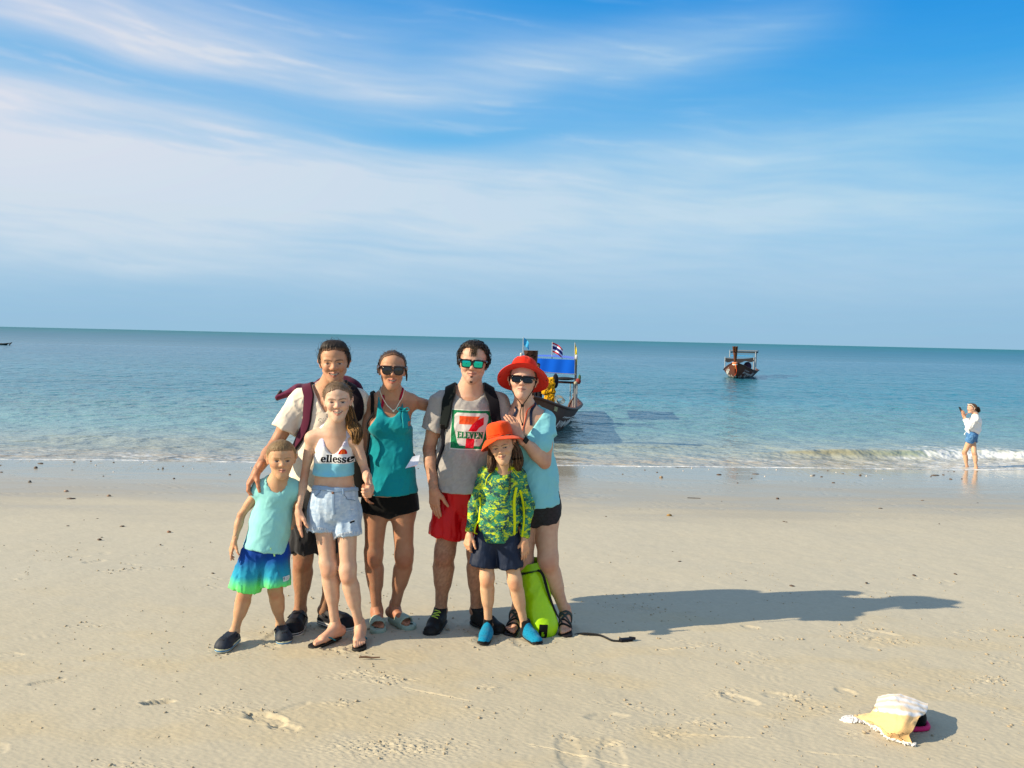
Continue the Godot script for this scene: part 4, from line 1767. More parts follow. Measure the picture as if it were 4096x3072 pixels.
func person(label: String, J: Dictionary, B: Dictionary, face: Face, o: Dictionary) -> Node3D:
	var F: Vector3 = o.get("F", FRONT)
	var at := mid(J.aa, J.ab)
	at.y = ground(at.x, at.z)
	if o.has("at"):
		at = o.at
	var root := thing("person", label, "person", at)
	var n := noise(60.0, 5, 2)
	var hairy: float = o.get("hairy", 0.0)
	var ka: float = maxf(J.ka.y, J.kb.y)
	var skin := face.skin
	var limb: Color = o.get("limb", skin)
	var hn := noise(150.0, 14, 2)
	var makers := []
	var bf := body_field(J, B, F)
	bf.pad = 0.004
	var low: float = o.get("low", -1e3)      # nothing of the body below this (boots)
	var cell: float = o.get("cell", 0.0115)
	makers.append(solid(bf, cell, func(p, _n):
		var c := skin_color(limb, n, p)
		if p.y > J.nb.y - 0.02:
			c = skin_color(skin, n, p)
		var joint: float = minf(minf(p.distance_to(J.ka + F * 0.05), p.distance_to(J.kb + F * 0.05)), minf(p.distance_to(J.ea), p.distance_to(J.eb)))
		c = c.lerp(Color(c.r * 0.88, c.g * 0.70, c.b * 0.66), 0.75 * smoothstep(0.075 * B.s, 0.03 * B.s, joint))
		var shin: float = smoothstep(ka - 0.05, ka - 0.25, p.y)
		c *= 1.0 - 0.10 * shin * (0.5 + n.get_noise_3d(p.x * 0.2, p.y * 0.1, p.z * 0.2))
		if hairy > 0.0 and p.y < ka + 0.15:
			var k: float = hairy * (0.42 + 0.45 * hn.get_noise_3d(p.x * 1.3, p.y * 0.22, p.z * 1.3))
			c = c.lerp(Color(0.05, 0.03, 0.02), clampf(k, 0.0, 0.85))
		elif hairy > 0.0 and p.y < J.ea.y + 0.03 and p.y > J.wa.y and absf(p.x - J.ea.x) < 0.10:
			c = c.lerp(Color(0.06, 0.035, 0.025), clampf(hairy * (0.22 + 0.35 * hn.get_noise_3d(p.x, p.y * 0.5, p.z)), 0.0, 0.7))
		return c))
	var hf := head_field(face, J, B)
	var hb := AABB(J.hc, Vector3.ZERO).grow(0.135 * face.s)
	hb = hb.merge(AABB(J.nb, Vector3.ZERO).grow(0.05 * B.s))
	makers.append(func(): return net(hf, o.get("head_cell", 0.0034), hb, func(p, _n): return face_color(face, p)))
	for hand in o.get("hands", []):
		var h: Field = hand
		makers.append(solid(h, o.get("hand_cell", 0.0036), func(p, _n):
			var c := skin_color(limb, n, p)
			return Color(c.r * 1.02, c.g * 0.90, c.b * 0.86)))
	for foot in o.get("feet", []):
		var ft: Field = foot
		makers.append(solid(ft, 0.0042, func(p, _n):
			var c := skin_color(limb, n, p)
			return Color(c.r * 1.02, c.g * 0.90, c.b * 0.86)))
	part(root, "body", skin_m, makers)
	return root


func neck_cut(c: Vector3, r: float, lean := 0.42) -> Callable:
	var a := Vector3(0, 1, lean).normalized()
	return func(p: Vector3) -> float:
		var q := p - c
		return r - (q - a * q.dot(a)).length() if q.y > -0.15 else -1.0


# the ribbed edge round a neck opening
func crew_neck(root: Node3D, shirt: Field, c: Vector3, r: float, lean: float, thick: float, col: Color) -> void:
	var even := Field.new().take(shirt)
	part(root, "collar", cloth_m, [func():
		var md := MD.new()
		var a := Vector3(0, 1, lean).normalized()
		var u := Vector3.RIGHT
		var v := a.cross(u)
		var ring := []
		for k in 41:
			var an := TAU * k / 40.0
			var q: Vector3 = c + (u * cos(an) + v * sin(an)) * r + a * 0.16
			for step in 24:
				q -= a * even.at(q, even.all()) * 0.6
			ring.append(q)
		for pass_ in 3:
			for k in range(1, 40):
				ring[k] = (ring[k - 1] + ring[k] * 2.0 + ring[k + 1]) * 0.25
		md.tube(ring, [thick], 6, col, false, 0.6)
		return md])


# a foot on the ground: heel point and frame from an ankle and a direction
func heel_of(ankle: Vector3, D: Vector3, s: float, sole := 0.0) -> Vector3:
	var p := ankle - D * 0.042 * s
	return Vector3(p.x, ground(p.x, p.z) + sole, p.z)


func heel_flat(ankle: Vector3, D: Vector3, s: float, L: float) -> Vector3:
	var p := heel_of(ankle, D, s)
	var q := p + D * L * 0.5
	p.y = maxf(p.y, ground(q.x, q.z)) + 0.001
	return p


func clog(root: Node3D, ankle: Vector3, D: Vector3, s: float, L: float, W: float, upper_c: Color, bands: Array, strap_front: bool) -> void:
	D = D.normalized()
	var h := heel_flat(ankle, D, s, L)
	var S := D.cross(UPV)
	var r := W * 0.5
	var hp := h + D * r * 0.82
	var tp := h + D * (L - r)
	var side := Vector3(D.z, 0, -D.x)
	var make := func(grow: float) -> Field:
		var f := Field.new()
		f.cap(hp + UPV * 0.034 * s, tp - D * 0.03 * s + UPV * 0.040 * s, r * 0.80 + grow, r * 0.90 + grow, 0.03, UPV, 0.82)
		f.cap(tp - side * 0.006 + UPV * 0.026 * s, tp + side * 0.006 + UPV * 0.026 * s, r * 0.97 + grow, r * 0.97 + grow, 0.03, UPV, 1.10)
		f.cap(mid(hp, tp, 0.30) + UPV * 0.072 * s, mid(hp, tp, 0.62) + UPV * 0.052 * s, r * 0.62 + grow, r * 0.55 + grow, 0.03)
		return f
	var uf: Field = make.call(0.0)
	var top := h.y + 0.098 * s
	uf.pad = 0.008
	uf.mod = func(p: Vector3, d: float) -> float:
		# the mouth of the shoe behind the instep
		var q: Vector3 = p - (ankle + D * 0.012 * s)
		q.y = 0.0
		d = maxf(d, minf(r * 0.62 - q.length(), p.y - (h.y + 0.062 * s)))
		return maxf(maxf(d, h.y + 0.026 * s - p.y), p.y - top)
	var n := noise(60.0, 3, 2)
	# air holes over the toe
	var holes := []
	for a in 3:
		for b in [-1.0, 0.0, 1.0]:
			holes.append(tp + D * (-0.035 + 0.026 * a) * s + side * b * (0.024 - 0.004 * a) * s)
	var sole_holes := holes
	var u := part(root, "shoe", rubber_m, [solid(uf, 0.0045, func(p, nn):
		var c := upper_c * (1.0 + 0.25 * n.get_noise_3d(p.x, p.y, p.z))
		if nn.y > 0.25:
			for q in sole_holes:
				if Vector2(p.x - q.x, p.z - q.z).length() < 0.0062 * s:
					c = Color(0.002, 0.002, 0.002)
		c.a = 1.0
		return c)])
	var sf := Field.new()
	sf.cap(hp + UPV * 0.016 * s, tp + UPV * 0.016 * s, r * 0.86, r * 1.03, 0.03, UPV, 0.25)
	sf.pad = 0.006
	sf.mod = func(p: Vector3, d: float) -> float:
		return maxf(maxf(d, p.y - (h.y + 0.036 * s)), h.y - p.y)
	part(root, "sole", rubber_m, [solid(sf, 0.0042, func(p, _n):
		var t: float = (p.y - h.y) / (0.036 * s)
		var c: Color = bands[clampi(int(t * bands.size()), 0, bands.size() - 1)]
		return c)], u)
	var st := []
	for k in 9:
		var a := lerpf(-1.0, 1.0, k / 8.0)
		var back := (1.0 - a * a)
		st.append(mid(hp, tp, 0.34) + side * a * r * 1.02 + UPV * (0.058 + (0.045 * back if strap_front else 0.012)) * s + D * back * (0.028 if strap_front else -0.085) * s)
	part(root, "heel_strap", rubber_m, [func():
		var md := MD.new()
		md.tube(spline(st, 3), [0.0085 * s], 6, upper_c, true, 0.45, D if not strap_front else UPV)
		return md], u)


func make_glasses(root: Node3D, h: Face, round_: bool, hw: float, hh: float, y0: float, frame_c: Color, lens_m: Material, thick := 0.0030) -> void:
	var frame := func() -> MD:
		var md := MD.new()
		for t in [-1.0, 1.0]:
			var loop := []
			for k in 29:
				var a := TAU * k / 28.0
				var e := 2.4 if round_ else 4.5
				var cx: float = signf(cos(a)) * pow(absf(cos(a)), 2.0 / e)
				var sy: float = signf(sin(a)) * pow(absf(sin(a)), 2.0 / e)
				var x: float = t * (0.0335 + hw * cx * (1.0 if sy > 0.0 else 0.92))
				var y: float = y0 + hh * sy * (1.0 if sy < 0.0 else 0.9)
				loop.append(h.at(Vector3(x, y, 0.1085 - 0.13 * x * x * 10.0 * 0.1 - pow(absf(x) / 0.07, 3.0) * 0.012)))
			md.tube(loop, [thick * h.s], 6, frame_c, false, 1.0, h.T.basis.z)
			var top := []
			for k in 7:
				var x: float = t * (0.0335 + hw * lerpf(-1.0, 1.08, k / 6.0))
				top.append(h.at(Vector3(x, y0 + hh * 0.93, 0.1095 - pow(absf(x) / 0.07, 3.0) * 0.012)))
			md.tube(top, [thick * 1.35 * h.s], 6, frame_c)
			md.tube(spline([h.at(Vector3(t * (0.0335 + hw), y0 + hh * 0.75, 0.098)), h.at(Vector3(t * 0.0765, y0 + hh * 0.7, 0.075)), h.at(Vector3(t * 0.083, y0 + hh * 0.55, 0.02)), h.at(Vector3(t * 0.084, y0 + hh * 0.2, -0.018)), h.at(Vector3(t * 0.083, y0 - 0.02, -0.032))], 3), [thick * 1.2 * h.s, thick * 1.6 * h.s], 6, frame_c, true, 1.6)
		md.tube([h.at(Vector3(-0.012, y0 + hh * 0.55, 0.1085)), h.at(Vector3(0, y0 + hh * 0.68, 0.1125)), h.at(Vector3(0.012, y0 + hh * 0.55, 0.1085))], [thick * 1.3 * h.s], 6, frame_c)
		return md
	var g := part(root, "sunglasses", gloss_m, [frame])
	for t in [-1.0, 1.0]:
		part(root, "lens", lens_m, [func():
			var md := MD.new()
			var pts := []
			for a in 9:
				for b in 24:
					var an := TAU * b / 24.0
					var e := 2.4 if round_ else 4.5
					var r := a / 8.0
					var cx := signf(cos(an)) * pow(absf(cos(an)), 2.0 / e)
					var sy := signf(sin(an)) * pow(absf(sin(an)), 2.0 / e)
					var x: float = t * (0.0335 + hw * r * cx * (1.0 if sy > 0.0 else 0.92))
					var y: float = y0 + hh * r * sy * (1.0 if sy < 0.0 else 0.9)
					pts.append(h.at(Vector3(x, y, 0.1080 - 0.9 * (x - t * 0.0335) * (x - t * 0.0335) - 1.6 * (y - y0) * (y - y0) - pow(absf(x) / 0.07, 3.0) * 0.012)))
			md.sheet(pts, 9, 24, func(_p, _u, _v): return Color.WHITE, h.at(Vector3(t * 0.0335, y0, 0.0)), true)
			return md], g)


# a brimmed sun hat on a head; brim: Callable(angle, 0..1) -> Vector2(out, up)
func make_hat(root: Node3D, T: Transform3D, crown_r: Vector2, crown_h: float, brim: Callable, col: Color, seed_: int) -> MeshInstance3D:
	var n := noise(1.0, seed_, 3)
	var ny := 48
	var crown := func() -> MD:
		var md := MD.new()
		var pts := []
		var prof := [[0.0, 1.0], [0.30, 0.995], [0.58, 0.965], [0.76, 0.90], [0.88, 0.78], [0.945, 0.62], [0.985, 0.42], [1.0, 0.22], [1.015, 0.06], [1.02, 0.0]]
		for a in prof.size():
			for b in ny:
				var an := TAU * b / ny
				var r: float = prof[a][0]
				var y: float = prof[a][1]
				var d := Vector3(sin(an), 0, cos(an))
				var w := 0.0045 * n.get_noise_3d(d.x * 2.2, y * 3.0, d.z * 2.2) + 0.0022 * n.get_noise_3d(d.x * 7.0, y * 6.0, d.z * 7.0)
				pts.append(T * Vector3(d.x * (crown_r.x * r + w), crown_h * y + w * 1.4 * (1.0 - y * 0.3), d.z * (crown_r.y * r + w)))
		md.sheet(pts, prof.size(), ny, func(_p, _u, _v): return col, T * Vector3(0, crown_h * 0.2, 0), true)
		return md
	var brims := func() -> MD:
		var md := MD.new()
		for side in 2:
			var pts := []
			for a in 12:
				for b in ny * 2:
					var an := TAU * b / (ny * 2)
					var t := a / 11.0
					var o: Vector2 = brim.call(an, t)
					var w := 0.003 * n.get_noise_3d(sin(an) * 3.0, t * 2.0, cos(an) * 3.0)
					pts.append(T * Vector3(sin(an) * (crown_r.x * 1.0 + o.x), o.y + w - (0.0022 if side == 1 else 0.0), cos(an) * (crown_r.y * 1.0 + o.x)))
			md.sheet(pts, 12, ny * 2, func(_p, u, _v): return col * (0.93 if fmod(u * 44.0, 4.0) < 0.6 else 1.0), T * (Vector3(0, -1.0, 0) if side == 0 else Vector3(0, 1.0, 0)), true)
		# the bound edge
		var rim := []
		for b in ny * 2 + 1:
			var an := TAU * b / (ny * 2)
			var o: Vector2 = brim.call(an, 1.0)
			rim.append(T * Vector3(sin(an) * (crown_r.x + o.x), o.y - 0.001, cos(an) * (crown_r.y + o.x)))
		md.tube(rim, [0.0026], 6, col * 0.9, false)
		# the band round the foot of the crown
		var seam := []
		for b in ny + 1:
			var an := TAU * b / ny
			seam.append(T * Vector3(sin(an) * (crown_r.x * 1.022), 0.012, cos(an) * (crown_r.y * 1.022)))
		md.tube(seam, [0.0016], 5, col * 0.8, false)
		return md
	var hat := part(root, "hat", cloth_m, [crown])
	part(root, "brim", cloth_m, [brims], hat)
	return hat


func make_people() -> void:
	make_boy()
	make_father()
	make_mother()
	make_girl()
	make_man()
	make_hat_woman()
	make_child()
	make_walker()


func make_boy() -> void:
	var J := {"hc": Vector3(-1.329, 1.091, 0.270), "nb": Vector3(-1.356, 0.946, 0.235), "sa": Vector3(-1.460, 0.913, 0.230), "sb": Vector3(-1.277, 0.913, 0.210), "ea": Vector3(-1.568, 0.755, 0.250), "wa": Vector3(-1.590, 0.612, 0.300), "eb": Vector3(-1.278, 0.771, 0.160), "wb": Vector3(-1.281, 0.680, 0.220), "ha": Vector3(-1.475, 0.579, 0.240), "hb": Vector3(-1.381, 0.576, 0.220), "ka": Vector3(-1.532, 0.292, 0.300), "aa": Vector3(-1.585, 0.077, 0.310), "kb": Vector3(-1.367, 0.286, 0.240), "ab": Vector3(-1.357, 0.067, 0.170)}
	var s := 0.69
	var B := build_of(s, {"chw": 0.098, "chd": 0.075, "waw": 0.092, "wad": 0.078, "hiw": 0.096, "hid": 0.082, "cl": 0.040, "dl": 0.036, "ua": 0.027, "el": 0.0225, "fa": 0.0235, "wr": 0.0165, "th": 0.054, "kn": 0.036, "cf": 0.037, "an": 0.0245, "nk": 0.036})
	var skin := Color(0.56, 0.33, 0.19)
	var h := face_of(J.hc, 0.205, 4.0, 0.0, 0.0, {"skin": skin, "brow": Color(0.30, 0.17, 0.08), "eye": 0.0042, "smile": 0.12, "mouth_w": 0.021, "nose": 0.85, "wide": 1.06, "lip": Color(0.50, 0.20, 0.16)})
	var hand_a := hand_field(J.wa, Vector3(-0.28, -1.0, 0.25), Vector3(-0.75, 0.1, 0.6), Vector3(0.5, 0.0, 0.75), 0.66, [0.15, 0.45, 0.55, 0.6], 0.2)
	var root := person("small boy in aqua T-shirt and blue to green ombre swim shorts", J, B, h, {"limb": Color(0.54, 0.31, 0.175), "hands": [hand_a]})
	var hem: Vector3 = Vector3(-1.431, 0.550, 0.240)
	var shirt := shirt_field(J, B, FRONT, {"grow": 0.010, "hem": hem, "hemw": 0.125, "hemf": 1.22, "waw": 0.106, "sleeve": 0.30, "loose": 0.012, "wrinkle": 0.006, "seed": 3, "cut": neck_cut(J.nb + Vector3(0, 0.004, 0.012), 0.056)})
	part(root, "t_shirt", cloth_m, [solid(shirt, 0.0095, flat_col(lin(142, 208, 206)))])
	var c := mid(J.ha, J.hb)
	var blue := lin(20, 66, 150)
	var teal := lin(40, 150, 180)
	var green := lin(110, 235, 120)
	var y0: float = hem.y
	var y1: float = (Vector3(-1.532, 0.325, 0.300)).y
	var f := shorts_field(J, B, FRONT, {"top": c + UPV * 0.06, "hem_a": Vector3(-1.541, 0.321, 0.270), "hem_b": Vector3(-1.368, 0.339, 0.250), "leg": 0.092, "grow": 0.016, "flat": 1.05, "wrinkle": 0.009, "blend": 0.012})
	var dye := noise(20.0, 9, 2)
	var sw := part(root, "swim_shorts", cloth_m, [solid(f, 0.009, func(p, _n):
		var t: float = clampf((y0 - p.y) / (y0 - y1) + 0.06 * dye.get_noise_3d(p.x, p.y * 0.3, p.z), 0.0, 1.0)
		var k := blue.lerp(teal, smoothstep(0.10, 0.62, t)).lerp(green, smoothstep(0.58, 0.93, t))
		return k)])
	part(root, "drawstring", cloth_m, [cord([Vector3(-1.417, 0.581, 0.360), Vector3(-1.411, 0.558, 0.370), Vector3(-1.411, 0.526, 0.370)], 0.005, lin(190, 240, 150), f, 0.008)], sw)
	part(root, "drawstring", cloth_m, [cord([Vector3(-1.350, 0.580, 0.350), Vector3(-1.348, 0.556, 0.360), Vector3(-1.355, 0.530, 0.360)], 0.005, lin(190, 240, 150), f, 0.008)], sw)
	var img := Image.create(64, 40, false, Image.FORMAT_RGBA8)
	img.fill(Color(0.80, 0.84, 0.84))
	img.fill_rect(Rect2i(4, 6, 14, 14), Color(0.05, 0.06, 0.07))
	letter(img, "N", "Droid Sans", 700, Rect2(7, 8, 8, 10), Color(0.8, 0.84, 0.84))
	img.fill_rect(Rect2i(4, 24, 14, 3), Color(0.1, 0.1, 0.12))
	for k in 3:
		img.fill_rect(Rect2i(24, 10 + k * 8, 34, 3), Color(0.55, 0.6, 0.6))
	part(root, "label_patch", print_mat(img), [patch(f, Vector3(-1.304, 0.396, 0.270), Vector3(0.034, 0.004, -0.024), Vector3(0, 0.026, 0), 6, 4, 0.004, Color.WHITE, Vector3(0.58, 0, 0.81).normalized())], sw)
	var hair := {"color": Color(0.085, 0.055, 0.030), "light": Color(0.36, 0.25, 0.13), "front": 0.070, "corner": 0.066, "temple": 0.040, "side": -0.008, "nape": -0.055, "thick": 0.0075, "rough": 0.004, "comb": Vector3(150, 90, 120), "seed": 5, "fade": 0.055, "fade_color": Color(0.42, 0.27, 0.13), "mess": 0.35}
	part(root, "hair", hair_m, [hair_cap(h, hair), locks(h, hair, 1100, 0.024, 0.0024, 0.16, func(q): return Vector3(q.x * 2.0, -0.4, 0.9 if q.z > -0.02 else -0.5), 21)])
	var bands := [lin(30, 36, 44), lin(205, 205, 170), lin(40, 110, 160), lin(40, 110, 160), lin(205, 205, 170), lin(30, 36, 44)]
	clog(root, J.aa, Vector3(-0.14, 0, 1), 0.72, 0.205, 0.088, lin(34, 42, 54), bands, false)
	clog(root, J.ab, Vector3(0.42, 0, 0.9), 0.72, 0.205, 0.088, lin(34, 42, 54), bands, false)


func make_father() -> void:
	var J := {"hc": Vector3(-1.093, 1.647, -0.020), "nb": Vector3(-1.132, 1.475, -0.090), "sa": Vector3(-1.317, 1.406, -0.090), "sb": Vector3(-0.961, 1.413, -0.100), "ea": Vector3(-1.455, 1.132, -0.020), "wa": Vector3(-1.478, 1.020, 0.235), "eb": Vector3(-0.880, 1.145, -0.260), "wb": Vector3(-0.702, 1.082, -0.270), "ha": Vector3(-1.263, 0.834, -0.090), "hb": Vector3(-1.137, 0.837, -0.090), "ka": Vector3(-1.284, 0.383, -0.040), "aa": Vector3(-1.307, 0.071, -0.070), "kb": Vector3(-1.079, 0.382, -0.060), "ab": Vector3(-1.159, 0.070, -0.090)}
	var s := 1.02
	var B := build_of(s, {"chw": 0.155, "chd": 0.108, "waw": 0.142, "wad": 0.105, "hiw": 0.150, "th": 0.085, "kn": 0.056, "cf": 0.057, "an": 0.036, "ua": 0.049, "el": 0.041, "fa": 0.043, "wr": 0.029, "nk": 0.059})
	var skin := Color(0.50, 0.265, 0.155)
	var h := face_of(J.hc, 0.240, -2.0, -3.0, 2.0, {"skin": skin, "brow": Color(0.05, 0.035, 0.025), "eye": 0.0026, "smile": 0.9, "teeth": 0.0055, "mouth_w": 0.028, "nose": 1.1, "stubble": 0.25, "jaw": 1.06, "wide": 0.99})
	# the hand that holds the boy's shoulder
	var hand_a := hand_field(J.wa, Vector3(-0.50, -0.85, 0.22), Vector3(-0.78, 0.50, 0.36), Vector3(0.3, 0.2, 0.93), 1.02, [0.60, 0.63, 0.64, 0.62], 0.1, Vector3(0.28, -0.90, 0.30), 0.05)
	var hand_b := hand_field(J.wb, Vector3(0.75, -0.55, 0.45), Vector3(0.3, 0.3, -0.9), Vector3(0.3, 0.9, 0.3), 1.0, [0.5, 0.6, 0.65, 0.7], 0.0)
	var root := person("tall man with short dark hair in cream T-shirt, arm round the boy", J, B, h, {"limb": Color(0.46, 0.235, 0.135), "hands": [hand_a, hand_b], "hairy": 0.45})
	var shirt := shirt_field(J, B, FRONT, {"grow": 0.013, "hem": Vector3(-1.211, 0.859, -0.090), "hemw": 0.185, "hemf": 1.28, "waw": 0.165, "sleeve": 0.66, "loose": 0.030, "wrinkle": 0.008, "seed": 8, "cut": func(p: Vector3) -> float:
		var q: Vector3 = p - J.nb
		var a := Vector3(0, 1, 0.42).normalized()
		var ring: float = 0.078 - (q - a * q.dot(a)).length()
		if q.z > 0.0:
			ring = maxf(ring, minf(q.y * 0.62 + 0.085 - absf(q.x + 0.005), q.y + 0.15))
		return ring})
	var cream := lin(226, 214, 196)
	var sh := part(root, "t_shirt", cloth_m, [solid(shirt, 0.010, flat_col(cream))])
	var img := Image.create(96, 80, false, Image.FORMAT_RGBA8)
	img.fill(Color(226 / 255.0, 214 / 255.0, 196 / 255.0))
	letter(img, "QUI", "Droid Sans", 700, Rect2(4, 44, 88, 30), Color(0.18, 0.2, 0.24), 0.12)
	letter(img, "QUI", "Droid Sans", 700, Rect2(8, 48, 80, 22), Color(0.80, 0.78, 0.72), 0.12)
	letter(img, "S", "Droid Sans", 700, Rect2(76, 22, 18, 12), Color(0.1, 0.1, 0.1))
	letter(img, "A", "Droid Sans", 400, Rect2(74, 2, 18, 14), Color(0.1, 0.1, 0.1))
	part(root, "print", print_mat(img), [patch(shirt, Vector3(-1.148, 1.311, 0.020), Vector3(0.062, 0, 0), Vector3(0, 0.052, 0), 8, 7, 0.0012)], sh)
	var c := mid(J.ha, J.hb)
	var dark := lin(50, 52, 54)
	var f := shorts_field(J, B, FRONT, {"top": c + UPV * 0.10, "hem_a": Vector3(-1.288, 0.454, -0.060), "hem_b": Vector3(-1.098, 0.460, -0.070), "leg": 0.098, "grow": 0.016, "wrinkle": 0.011, "blend": 0.02, "seed": 12})
	var so := part(root, "cargo_shorts", cloth_m, [solid(f, 0.011, flat_col(dark))])
	part(root, "pocket", cloth_m, [patch(f, Vector3(-1.337, 0.610, 0.040), Vector3(0.02, 0, -0.16), Vector3(0, 0.17, 0), 7, 7, 0.012, dark * 1.05, Vector3(-0.85, 0, 0.5).normalized())], so)
	var hair := {"color": Color(0.016, 0.012, 0.010), "light": Color(0.055, 0.046, 0.040), "front": 0.082, "corner": 0.074, "temple": 0.052, "side": -0.010, "nape": -0.06, "thick": 0.014, "top": 0.034, "rough": 0.006, "comb": Vector3(70, 60, 200), "seed": 7, "mess": 0.20}
	part(root, "hair", hair_m, [hair_cap(h, hair), locks(h, hair, 110, 0.05, 0.0008, 0.75, func(q): return Vector3(q.x * 3.0, 0.4, 0.3), 32), locks(h, hair, 900, 0.046, 0.0030, 0.20, func(q): return Vector3(0.9 if q.y > 0.07 else 0.1, -0.9 if q.y < 0.06 else 0.1, 0.45 if q.z > 0.0 else -0.6), 31)])
	var bands := [lin(22, 24, 28), lin(214, 208, 200), lin(36, 38, 46), lin(214, 208, 200), lin(22, 24, 28)]
	clog(root, J.aa, Vector3(0.05, 0, 1), 1.0, 0.29, 0.115, lin(16, 19, 24), bands, true)
	clog(root, J.ab, Vector3(0.84, 0, 0.52), 1.0, 0.29, 0.112, lin(16, 19, 24), bands, false)
	# backpack: a thing of its own, worn on both shoulders
	var maroon := lin(78, 24, 48)
	var pk := thing("backpack", "maroon roll top backpack on the back of the man in the cream T-shirt", "backpack", J.nb + Vector3(0, -0.5, -0.2))
	var bag := Field.new()
	var bc: Vector3 = mid(J.sa, J.sb) + Vector3(0, 0, -0.215)
	bag.cap(bc + Vector3(-0.05, 0.02, 0), bc + Vector3(-0.05, -0.42, 0), 0.125, 0.135, 0.06, FRONT, 1.5)
	bag.cap(bc + Vector3(0.05, 0.02, 0), bc + Vector3(0.05, -0.42, 0), 0.125, 0.135, 0.06, FRONT, 1.5)
	var bn := noise(9.0, 4, 2)
	bag.mod = func(p, d): return d + 0.006 * bn.get_noise_3d(p.x, p.y, p.z)
	part(pk, "bag_body", cloth_m, [solid(bag, 0.013, flat_col(maroon))])
	var roll := Field.new()
	roll.cap(Vector3(-1.477, 1.416, -0.150), Vector3(-1.360, 1.468, -0.170), 0.018, 0.030, 0.03, FRONT, 0.6)
	roll.cap(Vector3(-1.360, 1.468, -0.170), Vector3(-1.198, 1.489, -0.220), 0.030, 0.04, 0.03, FRONT, 0.7)
	roll.mod = func(p, d): return d + 0.005 * bn.get_noise_3d(p.x * 2.0, p.y, p.z)
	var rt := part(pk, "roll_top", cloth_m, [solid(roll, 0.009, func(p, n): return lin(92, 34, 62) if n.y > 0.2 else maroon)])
	part(pk, "buckle", rubber_m, [cord([Vector3(-1.454, 1.462, -0.140), Vector3(-1.474, 1.433, -0.140), Vector3(-1.481, 1.398, -0.140)], 0.009, lin(22, 18, 22))], rt)
	part(pk, "shoulder_strap", cloth_m, [strap(shirt, [Vector3(-1.251, 1.479, -0.190), Vector3(-1.262, 1.478, -0.100), Vector3(-1.250, 1.450, 0.020), Vector3(-1.256, 1.360, 0.040), Vector3(-1.269, 1.266, 0.030), Vector3(-1.295, 1.201, 0.000), Vector3(-1.327, 1.115, -0.050), Vector3(-1.354, 1.025, -0.120)], 0.062, 0.014, maroon, 0.002, 6, lin(16, 12, 16))])
	part(pk, "shoulder_strap", cloth_m, [strap(shirt, [Vector3(-1.066, 1.510, -0.190), Vector3(-1.015, 1.506, -0.100), Vector3(-0.955, 1.471, 0.010), Vector3(-0.923, 1.381, 0.030), Vector3(-0.919, 1.290, 0.030), Vector3(-0.930, 1.194, 0.000)], 0.066, 0.014, lin(24, 14, 22), 0.002, 6, lin(12, 10, 13))])


